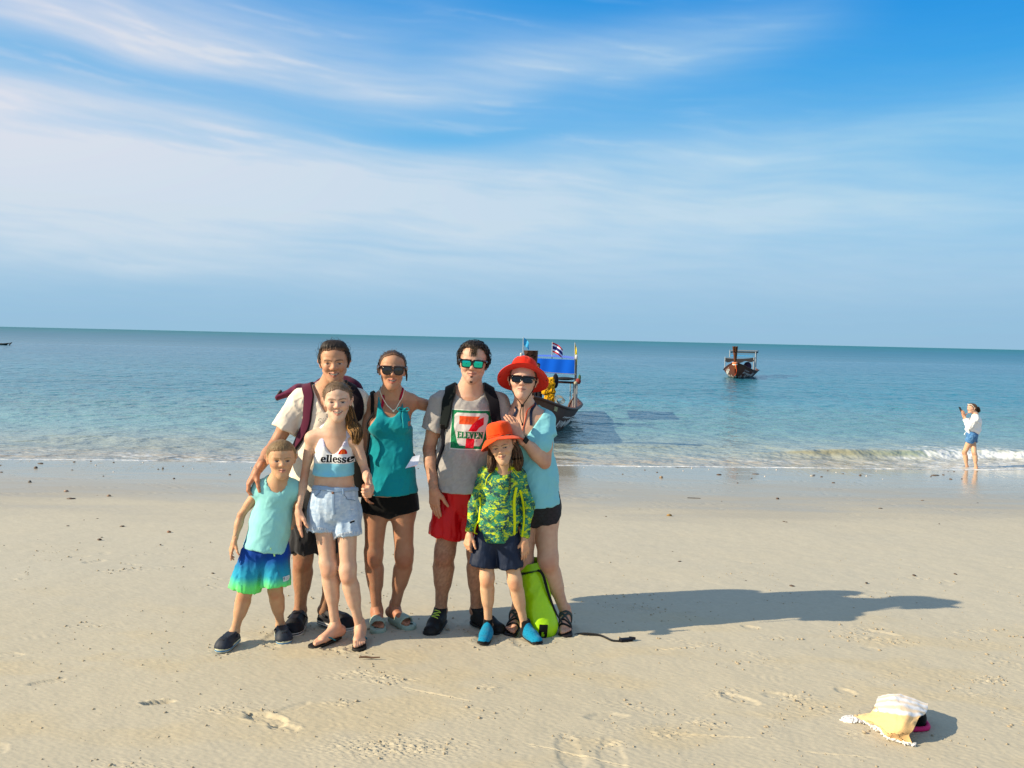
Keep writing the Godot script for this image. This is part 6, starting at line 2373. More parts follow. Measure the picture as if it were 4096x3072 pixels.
	part(pk, "shoulder_strap", cloth_m, [strap(shirt, [Vector3(-0.370, 1.510, -0.240), Vector3(-0.381, 1.511, -0.140), Vector3(-0.392, 1.488, -0.020), Vector3(-0.406, 1.408, 0.020), Vector3(-0.417, 1.331, 0.020), Vector3(-0.426, 1.276, 0.010)], 0.068, 0.015, lin(20, 22, 28), 0.002, 6), strap(shirt, [Vector3(-0.426, 1.280, 0.010), Vector3(-0.435, 1.189, 0.000), Vector3(-0.448, 1.092, -0.030), Vector3(-0.457, 0.992, -0.060)], 0.028, 0.004, lin(12, 12, 14), 0.003, 6), func():
		var md := MD.new()
		var p := shirt.snap(Vector3(-0.426, 1.274, 0.010), 0.014)
		md.box(Transform3D(Basis(Vector3(0.022, 0, 0), Vector3(0, 0.014, 0), Vector3(0, 0, 0.006)), p), lin(10, 10, 11), 0.004)
		return md])
	part(pk, "shoulder_strap", cloth_m, [strap(shirt, [Vector3(-0.177, 1.511, -0.240), Vector3(-0.151, 1.513, -0.140), Vector3(-0.125, 1.485, -0.020), Vector3(-0.104, 1.407, 0.020), Vector3(-0.096, 1.323, 0.020), Vector3(-0.091, 1.245, 0.010)], 0.068, 0.015, lin(16, 17, 22), 0.002, 6)])


# a close-fitting dark shoe with a rubber toe; lace_c colours the zigzag laces
func shoe_knit(root: Node3D, ankle: Vector3, D: Vector3, L: float, W: float, col: Color, sole_c: Color, lace_c: Color, top_c := Color(0, 0, 0, 0), collar := 0.0) -> void:
	D = D.normalized()
	var side := Vector3(D.z, 0, -D.x)
	var k := L / 0.29
	var h := heel_flat(ankle, D, k, L)
	var r := W * 0.5
	var f := Field.new()
	f.cap(h + D * r * 0.8 + UPV * 0.036 * k, h + D * (L * 0.55) + UPV * 0.042 * k, r * 0.74, r * 0.82, 0.03)
	f.cap(h + D * (L * 0.5) + UPV * 0.036 * k, h + D * (L - r * 0.85) + UPV * 0.022 * k, r * 0.84, r * 0.86, 0.03, UPV, 1.15)
	f.cap(ankle + UPV * (0.02 + collar) + D * 0.004, h + D * (L * 0.36) + UPV * 0.05 * k, 0.043 * k, 0.040 * k, 0.03)
	f.pad = 0.006
	f.mod = func(p: Vector3, d: float) -> float: return maxf(maxf(d, h.y + 0.012 * k - p.y), p.y - ankle.y - 0.030 - collar)
	var n := noise(90.0, 8, 2)
	var u := part(root, "shoe", rubber_m if top_c.a == 0.0 else cloth_m, [solid(f, 0.0045, func(p, _n):
		var t: float = (p - h).dot(D) / L
		var low: float = (p.y - h.y) / (0.05 * k)
		var c := col
		if top_c.a > 0.0:
			c = top_c.lerp(top_c * 0.55, smoothstep(0.1, 0.45, n.get_noise_3d(p.x, p.y, p.z)) * 0.7) if t > 0.34 else col
		if low < 0.36 + 0.35 * smoothstep(0.80, 1.0, t):
			c = sole_c * (1.0 + 0.4 * n.get_noise_3d(p.x, p.y, p.z))
		c.a = 1.0
		return c)])
	var sf := Field.new()
	sf.cap(h + D * r * 0.85 + UPV * 0.012, h + D * (L - r * 0.95) + UPV * 0.012, r * 0.84, r * 0.98, 0.02)
	sf.pad = 0.005
	sf.mod = func(p: Vector3, d: float) -> float: return maxf(maxf(d, p.y - h.y - 0.016 * k), h.y - p.y)
	part(root, "sole", rubber_m, [solid(sf, 0.005, flat_col(sole_c))], u)
	if top_c.a == 0.0:
		var pts := []
		for j in 6:
			pts.append(h + D * L * lerpf(0.34, 0.62, j / 5.0) + UPV * lerpf(0.098, 0.078, j / 5.0) * k + side * (0.022 if j % 2 else -0.022))
		part(root, "lace", cloth_m, [cord(pts, 0.0026, lace_c, f, 0.002, 3)], u)


func make_hat_woman() -> void:
	var J := {"hc": Vector3(0.066, 1.556, -0.040), "nb": Vector3(0.079, 1.375, -0.120), "sa": Vector3(-0.008, 1.322, -0.120), "sb": Vector3(0.212, 1.313, -0.110), "ea": Vector3(-0.017, 1.037, -0.140), "wa": Vector3(-0.012, 0.831, -0.050), "eb": Vector3(0.212, 1.061, -0.020), "wb": Vector3(0.054, 1.231, 0.090), "ha": Vector3(0.100, 0.761, -0.130), "hb": Vector3(0.224, 0.764, -0.130), "ka": Vector3(0.096, 0.394, -0.090), "aa": Vector3(0.060, 0.076, -0.100), "kb": Vector3(0.254, 0.416, -0.050), "ab": Vector3(0.374, 0.078, -0.100)}
	var s := 0.95
	var B := build_of(s, {"chw": 0.135, "chd": 0.105, "waw": 0.132, "wad": 0.108, "hiw": 0.150, "hid": 0.118, "cl": 0.050, "dl": 0.054, "ua": 0.052, "el": 0.042, "fa": 0.041, "wr": 0.0265, "th": 0.084, "kn": 0.060, "cf": 0.053, "an": 0.031, "nk": 0.053, "bust": 0.066})
	var skin := Color(0.60, 0.365, 0.265)
	var h := face_of(J.hc, 0.222, -2.0, 10.0, -3.0, {"skin": skin, "smile": 0.25, "mouth_w": 0.024, "nose": 0.95, "wide": 1.02, "lip": Color(0.50, 0.25, 0.20), "jaw": 1.0})
	var feet := []
	var dirs := [["a", Vector3(-0.22, 0, 0.97).normalized(), 1.0], ["b", Vector3(-0.06, 0, 1).normalized(), -1.0]]
	for x in dirs:
		var D: Vector3 = x[1]
		feet.append(foot_field(J["a" + x[0]], heel_flat(J["a" + x[0]], D, 0.95, 0.24) + UPV * 0.017, D, Vector3(D.z, 0, -D.x) * x[2], 0.94, B.an))
	var hand_b := hand_field(J.wb, Vector3(-0.42, 0.86, -0.18), Vector3(0.45, 0.1, 0.85), Vector3(-0.65, -0.25, 0.2), 0.94, [0.22, 0.28, 0.30, 0.3], 0.1, Vector3(-0.75, 0.55, 0.1), 0.3)
	var root := person("woman in aqua T-shirt and wide red sun hat leaning on the man", J, B, h, {"limb": Color(0.56, 0.33, 0.225), "hands": [hand_b], "feet": feet})
	var aqua := lin(126, 196, 206)
	var nb: Vector3 = J.nb
	var shirt := shirt_field(J, B, FRONT, {"grow": 0.012, "hem": Vector3(0.160, 0.769, -0.120), "hemw": 0.164, "hemf": 1.12, "waw": 0.150, "sleeve": 0.34, "loose": 0.022, "wrinkle": 0.006, "seed": 44, "cut": func(p: Vector3) -> float:
		var q: Vector3 = p - nb
		var a := Vector3(0, 1, 0.42).normalized()
		var ring := 0.088 - (q - a * q.dot(a)).length()
		if q.z > 0.0:
			ring = maxf(ring, minf((q.y + 0.185) * 0.72 - absf(q.x + 0.006), q.y + 0.185))
		return ring})
	part(root, "t_shirt", cloth_m, [solid(shirt, 0.0095, flat_col(aqua))])
	var bf := body_field(J, B, FRONT)
	parts(root, "bikini_strap", cloth_m, [strap(bf, [Vector3(0.127, 1.314, 0.030), Vector3(0.130, 1.357, 0.000), Vector3(0.141, 1.398, -0.050), Vector3(0.150, 1.422, -0.100)], 0.017, 0.003, lin(24, 36, 60), 0.002, 5), strap(bf, [Vector3(0.004, 1.346, 0.000), Vector3(0.016, 1.375, -0.020), Vector3(0.031, 1.397, -0.070)], 0.015, 0.003, lin(24, 36, 60), 0.002, 5)])
	part(root, "necklace", cloth_m, [cord([Vector3(0.140, 1.415, -0.070), Vector3(0.111, 1.385, -0.020), Vector3(0.093, 1.356, 0.000), Vector3(0.077, 1.312, 0.030), Vector3(0.070, 1.281, 0.050), Vector3(0.078, 1.312, 0.030), Vector3(0.090, 1.344, 0.010), Vector3(0.108, 1.375, 0.000)], 0.0026, lin(180, 70, 40), bf, 0.003)])
	part(root, "watch", rubber_m, [func():
		var md := MD.new()
		var d: Vector3 = (J.eb - J.wb).normalized()
		var c: Vector3 = J.wb + d * 0.028
		md.tube([c - d * 0.011, c + d * 0.011], [0.0315], 14, lin(16, 22, 28))
		var o := (Vector3(0.35, 0.25, 0.9) - d * Vector3(0.35, 0.25, 0.9).dot(d)).normalized()
		md.box(Transform3D(Basis(d * 0.017, o * 0.005, d.cross(o) * 0.017), c + o * 0.034), lin(8, 9, 11), 0.003)
		return md])
	var c := mid(J.ha, J.hb)
	var pat := noise(1.0, 52, 2)
	var f := shorts_field(J, B, FRONT, {"top": c + UPV * 0.12, "hem_a": Vector3(0.100, 0.646, -0.120), "hem_b": Vector3(0.236, 0.656, -0.120), "leg": 0.096, "grow": 0.010, "wrinkle": 0.004, "blend": 0.03, "seed": 61, "cut": func(p: Vector3) -> float:
		var e: float = p.x - (J.hb.x + 0.035)
		return (J.hb.y - 0.148 + 1.3 * maxf(e, 0.0)) - p.y if e > 0.0 else -1.0})
	var scale_img := Image.create(128, 128, false, Image.FORMAT_RGBA8)
	for y in 128:
		for x in 128:
			# overlapping wave fans, faint lines on near-black
			var row := y / 16
			var cx := fposmod(x + (16 if row % 2 else 0), 32) - 16.0
			var cy := float(y % 16) - 16.0
			var rr := sqrt(cx * cx + cy * cy)
			var line := smoothstep(1.3, 0.4, absf(fposmod(rr, 5.0) - 2.5)) * smoothstep(17.0, 15.5, rr)
			var tone := 0.5 + 0.5 * sin(x * 0.049) 
			scale_img.set_pixel(x, y, Color(0.055, 0.055, 0.075).lerp(Color(0.36, 0.20, 0.26).lerp(Color(0.16, 0.30, 0.32), tone), line * 0.55))
	var pm := StandardMaterial3D.new()
	pm.albedo_texture = ImageTexture.create_from_image(scale_img)
	pm.roughness = 0.8
	pm.uv1_scale = Vector3(1.0 / 0.16, -1.0 / 0.16, 1)
	part(root, "shorts", pm, [solid(f, 0.0095, flat_col(Color.WHITE))])
	var dark := StandardMaterial3D.new()
	dark.albedo_color = Color(0.02, 0.022, 0.025)
	dark.roughness = 0.08
	make_glasses(root, h, false, 0.0300, 0.0195, 0.004, lin(8, 8, 9), dark, 0.0036)
	var hair := {"color": Color(0.030, 0.020, 0.014), "light": Color(0.09, 0.06, 0.04), "front": 0.074, "corner": 0.066, "temple": 0.030, "side": -0.014, "nape": -0.05, "thick": 0.006, "rough": 0.003, "seed": 47, "mess": 0.1, "under": 0.062}
	part(root, "hair", hair_m, [hair_cap(h, hair), tail([h.at(Vector3(-0.080, 0.03, 0.01)), h.at(Vector3(-0.083, -0.01, 0.018))], [0.008, 0.005], hair.color, hair.light, 16), tail([h.at(Vector3(0.080, 0.03, 0.01)), h.at(Vector3(0.083, -0.01, 0.018))], [0.008, 0.005], hair.color, hair.light, 16)])
	# the hat sits on the back of the head, its brim up in front and down behind
	var red := lin(226, 46, 24)
	var T := Transform3D(Basis(Vector3.UP, deg_to_rad(-2)) * Basis(Vector3.RIGHT, deg_to_rad(-27.0)) * Basis(Vector3.BACK, deg_to_rad(-3.0)), h.at(Vector3(0, 0.050, -0.012)))
	var brim := func(an: float, t: float) -> Vector2:
		var side := absf(sin(an))
		var back := maxf(-cos(an), 0.0)
		var front := maxf(cos(an), 0.0)
		return Vector2((0.074 + 0.016 * back) * t, -0.004 - t * (0.004 + 0.030 * side * side * t + 0.030 * back) + 0.006 * t * front)
	make_hat(root, T, Vector2(0.083, 0.100), 0.100, brim, red, 5)
	for t in [-1.0, 1.0]:
		part(root, "eyelet", rubber_m, [func():
			var md := MD.new()
			md.ball(T * Vector3(t * (0.083 + 0.064), -0.030, 0.0), Vector3(0.007, 0.005, 0.007), lin(20, 14, 14), 5, 8)
			return md])
	var cl: Vector3 = Vector3(0.066, 1.415, 0.020)
	parts(root, "chin_cord", cloth_m, [cord([h.at(Vector3(-0.086, 0.02, 0.03)), h.at(Vector3(-0.072, -0.03, 0.040)), h.at(Vector3(-0.052, -0.075, 0.050)), cl + Vector3(-0.004, 0.004, 0)], 0.0030, lin(18, 16, 18)), cord([h.at(Vector3(0.086, 0.02, 0.03)), h.at(Vector3(0.076, -0.03, 0.040)), h.at(Vector3(0.056, -0.075, 0.050)), cl + Vector3(0.004, 0.004, 0)], 0.0030, lin(18, 16, 18)),
		cord([cl + Vector3(-0.004, 0, 0), Vector3(0.053, 1.367, 0.050), Vector3(0.060, 1.328, 0.060), Vector3(0.069, 1.305, 0.060)], 0.0028, lin(18, 16, 18)), cord([cl + Vector3(0.004, 0, 0), Vector3(0.071, 1.368, 0.050), Vector3(0.073, 1.331, 0.060), Vector3(0.071, 1.305, 0.060)], 0.0028, lin(18, 16, 18)), func():
			var md := MD.new()
			md.box(Transform3D(Basis(Vector3(0.010, 0, 0), Vector3(0, 0.009, 0), Vector3(0, 0, 0.006)), cl), lin(14, 13, 14), 0.003)
			md.ball(Vector3(0.069, 1.303, 0.060), Vector3(0.006, 0.008, 0.006), lin(14, 13, 14), 5, 8)
			return md])
	for x in dirs:
		strap_sandal(root, heel_flat(J["a" + x[0]], x[1], 0.95, 0.24), x[1], Vector3(x[1].z, 0, -x[1].x) * x[2], 0.94, J["a" + x[0]], feet[0 if x[0] == "a" else 1])


func strap_sandal(root: Node3D, hl: Vector3, D: Vector3, S: Vector3, s: float, ankle: Vector3, foot: Field) -> void:
	var f := Field.new()
	f.cap(hl + D * 0.03 * s + UPV * 0.008, hl + D * 0.215 * s + UPV * 0.008, 0.036 * s, 0.047 * s, 0.02)
	f.pad = 0.005
	f.mod = func(p: Vector3, d: float) -> float: return maxf(maxf(d, p.y - hl.y - 0.017), hl.y - p.y - 0.001)
	var base := part(root, "sandal", rubber_m, [solid(f, 0.005, flat_col(lin(30, 28, 28)))])
	var g := lin(62, 72, 70)
	var b := lin(26, 26, 26)
	var at := func(t: float, x: float, y: float) -> Vector3: return hl + D * t * s + S * x * s + UPV * y * s
	parts(root, "sandal_strap", cloth_m, [
		strap(foot, [at.call(0.165, 0.052, 0.014), at.call(0.170, 0.03, 0.055), at.call(0.172, -0.01, 0.055), at.call(0.150, -0.048, 0.016)], 0.013, 0.003, b, 0.001, 5),
		strap(foot, [at.call(0.120, 0.050, 0.018), at.call(0.130, 0.02, 0.075), at.call(0.150, -0.02, 0.060), at.call(0.160, -0.045, 0.016)], 0.012, 0.003, b, 0.001, 5),
		strap(foot, [at.call(0.060, 0.046, 0.022), at.call(0.090, 0.02, 0.10), at.call(0.130, -0.025, 0.065), at.call(0.135, -0.048, 0.018)], 0.012, 0.003, g, 0.002, 5),
		strap(foot, [at.call(0.060, -0.046, 0.022), at.call(0.080, -0.02, 0.10), at.call(0.125, 0.025, 0.075), at.call(0.130, 0.048, 0.018)], 0.012, 0.003, g, 0.004, 5),
		strap(foot, [at.call(0.055, 0.046, 0.020), at.call(0.072, 0.030, 0.095), at.call(0.082, 0.0, 0.115), at.call(0.072, -0.030, 0.095), at.call(0.055, -0.046, 0.020)], 0.012, 0.003, g, 0.003, 5),
		strap(foot, [at.call(0.060, 0.040, 0.050), at.call(0.020, 0.036, 0.085), at.call(-0.012, 0.0, 0.090), at.call(0.020, -0.036, 0.085), at.call(0.060, -0.040, 0.050)], 0.012, 0.003, g, 0.001, 5)], base)


func make_child() -> void:
	var J := {"hc": Vector3(-0.051, 1.178, 0.140), "nb": Vector3(-0.038, 1.038, 0.080), "sa": Vector3(-0.147, 0.996, 0.070), "sb": Vector3(0.055, 0.994, 0.060), "ea": Vector3(-0.211, 0.809, 0.050), "wa": Vector3(-0.236, 0.638, 0.120), "eb": Vector3(0.115, 0.809, 0.050), "wb": Vector3(0.097, 0.610, 0.120), "ha": Vector3(-0.128, 0.617, 0.080), "hb": Vector3(-0.009, 0.620, 0.080), "ka": Vector3(-0.124, 0.355, 0.130), "aa": Vector3(-0.111, 0.072, 0.100), "kb": Vector3(0.049, 0.336, 0.130), "ab": Vector3(0.112, 0.073, 0.100)}
	var s := 0.73
	var B := build_of(s, {"chw": 0.100, "chd": 0.078, "waw": 0.096, "wad": 0.076, "hiw": 0.102, "hid": 0.070, "cl": 0.040, "dl": 0.038, "ua": 0.029, "el": 0.025, "fa": 0.025, "wr": 0.0175, "th": 0.058, "kn": 0.038, "cf": 0.036, "an": 0.0235, "nk": 0.036})
	var skin := Color(0.60, 0.37, 0.225)
	var h := face_of(J.hc, 0.200, -6.0, -2.0, 11.0, {"skin": skin, "brow": Color(0.11, 0.065, 0.04), "eye": 0.0022, "smile": 0.75, "mouth_w": 0.025, "nose": 0.85, "wide": 0.99, "lip": Color(0.50, 0.22, 0.17), "jaw": 0.92})
	var hand_a := hand_field(J.wa, Vector3(-0.20, -0.95, 0.30), Vector3(-0.6, 0.2, 0.75), Vector3(0.75, 0.1, 0.5), 0.72, [0.5, 0.7, 0.75, 0.8], 0.1, Vector3(0.25, -0.9, 0.4))
	var hand_b := hand_field(J.wb, Vector3(0.10, -0.98, 0.16), Vector3(0.35, 0.1, 0.92), Vector3(-0.9, -0.1, 0.3), 0.72, [0.18, 0.25, 0.3, 0.4], 0.2, Vector3(-0.62, -0.75, 0.15))
	var root := person("child in green camouflage rash guard and orange sun hat", J, B, h, {"limb": Color(0.60, 0.36, 0.215), "hands": [hand_a, hand_b]})
	var ncut := neck_cut(J.nb + Vector3(0.0, 0.006, 0.008), 0.050)
	var low: float = (Vector3(-0.068, 0.599, 0.150)).y
	var shirt := shirt_field(J, B, FRONT, {"grow": 0.008, "hem": Vector3(-0.069, 0.546, 0.070), "hemw": 0.126, "hemf": 1.20, "waw": 0.110, "sleeve": 1.93, "loose": 0.011, "wrinkle": 0.006, "seed": 14, "cut": func(p: Vector3) -> float: return maxf(ncut.call(p), low + 0.24 * (p.z - J.nb.z - 0.10) - p.y)})
	var img := Image.create(256, 256, false, Image.FORMAT_RGBA8)
	var a1 := noise(0.011, 81, 3)
	var a2 := noise(0.026, 82, 3)
	var a3 := noise(0.045, 83, 2)
	a1.domain_warp_enabled = true
	a1.domain_warp_amplitude = 30.0
	a2.domain_warp_enabled = true
	a2.domain_warp_amplitude = 18.0
	a2.domain_warp_frequency = 0.03
	for y in 256:
		for x in 256:
			var v := a1.get_noise_2d(x * 1.6, y * 2.2)
			var w := a2.get_noise_2d(x, y * 1.25)
			var u := a3.get_noise_2d(x * 1.2, y * 2.0)
			var col := Color(0.04, 0.34, 0.31).lerp(Color(0.02, 0.20, 0.26), smoothstep(-0.05, 0.3, u))
			col = col.lerp(Color(0.10, 0.47, 0.38), smoothstep(0.0, 0.12, v + 0.3 * u))
			if absf(u) < 0.05 and v > -0.2:
				col = Color(0.28, 0.62, 0.48)
			if w > 0.16 or absf(w + 0.18) < 0.028:
				col = Color(0.76, 0.80, 0.10) if u < 0.25 else Color(0.45, 0.66, 0.16)
			if w > 0.30 and absf(u) < 0.10:
				col = Color(0.10, 0.45, 0.36)
			img.set_pixel(x, y, col)
	var pm := StandardMaterial3D.new()
	pm.albedo_texture = ImageTexture.create_from_image(img)
	pm.roughness = 0.75
	pm.uv1_scale = Vector3(1.0 / 0.42, -1.0 / 0.42, 1)
	var sh := part(root, "rash_guard", pm, [solid(shirt, 0.009, flat_col(Color.WHITE))])
	var yel := lin(214, 222, 20)
	part(root, "collar", cloth_m, [func():
		var md := MD.new()
		var a := Vector3(0, 1, 0.42).normalized()
		var u := Vector3.RIGHT
		var v := a.cross(u)
		var c: Vector3 = J.nb + Vector3(0.0, 0.006, 0.008)
		var pts := []
		for k in 4:
			for b in 32:
				var an := TAU * b / 32.0
				var q: Vector3 = shirt.snap(c + (u * cos(an) + v * sin(an)) * (0.052 + 0.012 * (k / 3.0)) + a * (0.018 - 0.012 * k / 3.0), 0.0015 + (0.002 if k in [1, 2] else 0.0))
				if k == 0:
					q += a * 0.012 - (u * cos(an) + v * sin(an)) * 0.004
				pts.append(q)
		md.sheet(pts, 4, 32, func(_p, _u, _v): return yel, c - Vector3(0, 0.06, 0.0), true)
		return md], sh)
	parts(root, "side_panel", cloth_m, [strap(shirt, [Vector3(0.041, 0.929, 0.120), Vector3(0.037, 0.857, 0.140), Vector3(0.036, 0.768, 0.150), Vector3(0.047, 0.678, 0.150), Vector3(0.051, 0.623, 0.150)], 0.020, 0.001, yel, 0.0012, 5), strap(shirt, [Vector3(-0.181, 0.859, 0.100), Vector3(-0.184, 0.772, 0.120), Vector3(-0.194, 0.682, 0.130), Vector3(-0.202, 0.611, 0.120)], 0.014, 0.001, yel, 0.0012, 5)], sh)
	part(root, "sleeve_stripe", cloth_m, [strap(shirt, [Vector3(0.063, 0.910, 0.100), Vector3(0.080, 0.836, 0.110), Vector3(0.087, 0.750, 0.130), Vector3(0.072, 0.633, 0.150)], 0.012, 0.001, yel, 0.0012, 5)], sh)
	parts(root, "shoulder_seam", cloth_m, [cord([Vector3(-0.096, 1.029, 0.120), Vector3(-0.117, 1.009, 0.130), Vector3(-0.137, 0.980, 0.130), Vector3(-0.142, 0.940, 0.120)], 0.0030, yel, shirt, 0.001), cord([Vector3(0.015, 1.034, 0.120), Vector3(0.039, 1.012, 0.130), Vector3(0.058, 0.989, 0.130)], 0.0030, yel, shirt, 0.001)], sh)
	var c := mid(J.ha, J.hb)
	var navy := lin(22, 34, 58)
	var f := shorts_field(J, B, FRONT, {"top": c + UPV * 0.09, "hem_a": Vector3(-0.153, 0.439, 0.100), "hem_b": Vector3(0.013, 0.433, 0.100), "leg": 0.084, "grow": 0.011, "pelvis": 0.0, "wrinkle": 0.006, "blend": 0.02, "seed": 71})
	part(root, "shorts", vmat(0.55, 0.35), [solid(f, 0.009, flat_col(navy))])
	var hair := {"color": Color(0.030, 0.018, 0.012), "light": Color(0.17, 0.10, 0.055), "front": 0.070, "corner": 0.060, "temple": 0.034, "side": 0.0, "nape": -0.06, "thick": 0.006, "rough": 0.003, "seed": 57, "mess": 0.1, "under": 0.062}
	part(root, "hair", hair_m, [hair_cap(h, hair),
		tail([h.at(Vector3(-0.060, 0.03, -0.03)), h.at(Vector3(-0.080, -0.05, -0.02)), h.at(Vector3(-0.090, -0.11, 0.0)), Vector3(-0.117, 1.036, 0.130), Vector3(-0.135, 1.021, 0.130)], [0.020, 0.024, 0.026, 0.022, 0.010], hair.color, hair.light, 150, 61),
		tail([h.at(Vector3(0.060, 0.03, -0.03)), h.at(Vector3(0.084, -0.04, -0.02)), h.at(Vector3(0.092, -0.10, 0.0)), Vector3(0.049, 1.062, 0.120), Vector3(0.054, 1.024, 0.100)], [0.022, 0.030, 0.032, 0.028, 0.012], hair.color, hair.light, 180, 62),
		tail([h.at(Vector3(0.0, 0.0, -0.09)), h.at(Vector3(0.0, -0.1, -0.085)), h.at(Vector3(0.02, -0.17, -0.07))], [0.05, 0.055, 0.03], hair.color, hair.light, 160, 63)])
	var orange := lin(236, 74, 22)
	var T := Transform3D(Basis(Vector3.UP, deg_to_rad(-6)) * Basis(Vector3.RIGHT, deg_to_rad(-9.0)) * Basis(Vector3.BACK, deg_to_rad(13.0)), h.at(Vector3(-0.004, 0.064, -0.010)))
	var brim := func(an: float, t: float) -> Vector2:
		var side := absf(sin(an))
		var lf := maxf(-sin(an), 0.0)
		return Vector2((0.056 - 0.010 * lf) * t, -0.002 - t * (0.016 + 0.018 * side * t + 0.012 * maxf(-cos(an), 0.0) + 0.026 * lf * t))
	make_hat(root, T, Vector2(0.0775, 0.094), 0.092, brim, orange, 9)
	parts(root, "chin_cord", cloth_m, [cord([h.at(Vector3(0.045, -0.085, 0.045)), Vector3(-0.006, 1.028, 0.170), Vector3(-0.003, 0.970, 0.180), Vector3(-0.006, 0.902, 0.180)], 0.0028, lin(20, 24, 30)), cord([h.at(Vector3(0.055, -0.082, 0.040)), Vector3(0.003, 1.025, 0.170), Vector3(0.006, 0.962, 0.180), Vector3(-0.003, 0.895, 0.180)], 0.0028, lin(20, 24, 30)), cord([h.at(Vector3(0.080, 0.02, 0.02)), h.at(Vector3(0.060, -0.06, 0.035)), h.at(Vector3(0.050, -0.085, 0.045))], 0.0024, lin(20, 24, 30))])
	shoe_knit(root, J.aa, Vector3(-0.16, 0, 1), 0.205, 0.082, lin(14, 14, 16), lin(22, 22, 23), Color.BLACK, lin(16, 128, 166), 0.012)
	shoe_knit(root, J.ab, Vector3(0.50, 0, 0.87), 0.205, 0.082, lin(14, 14, 16), lin(22, 22, 23), Color.BLACK, lin(16, 128, 166), 0.012)


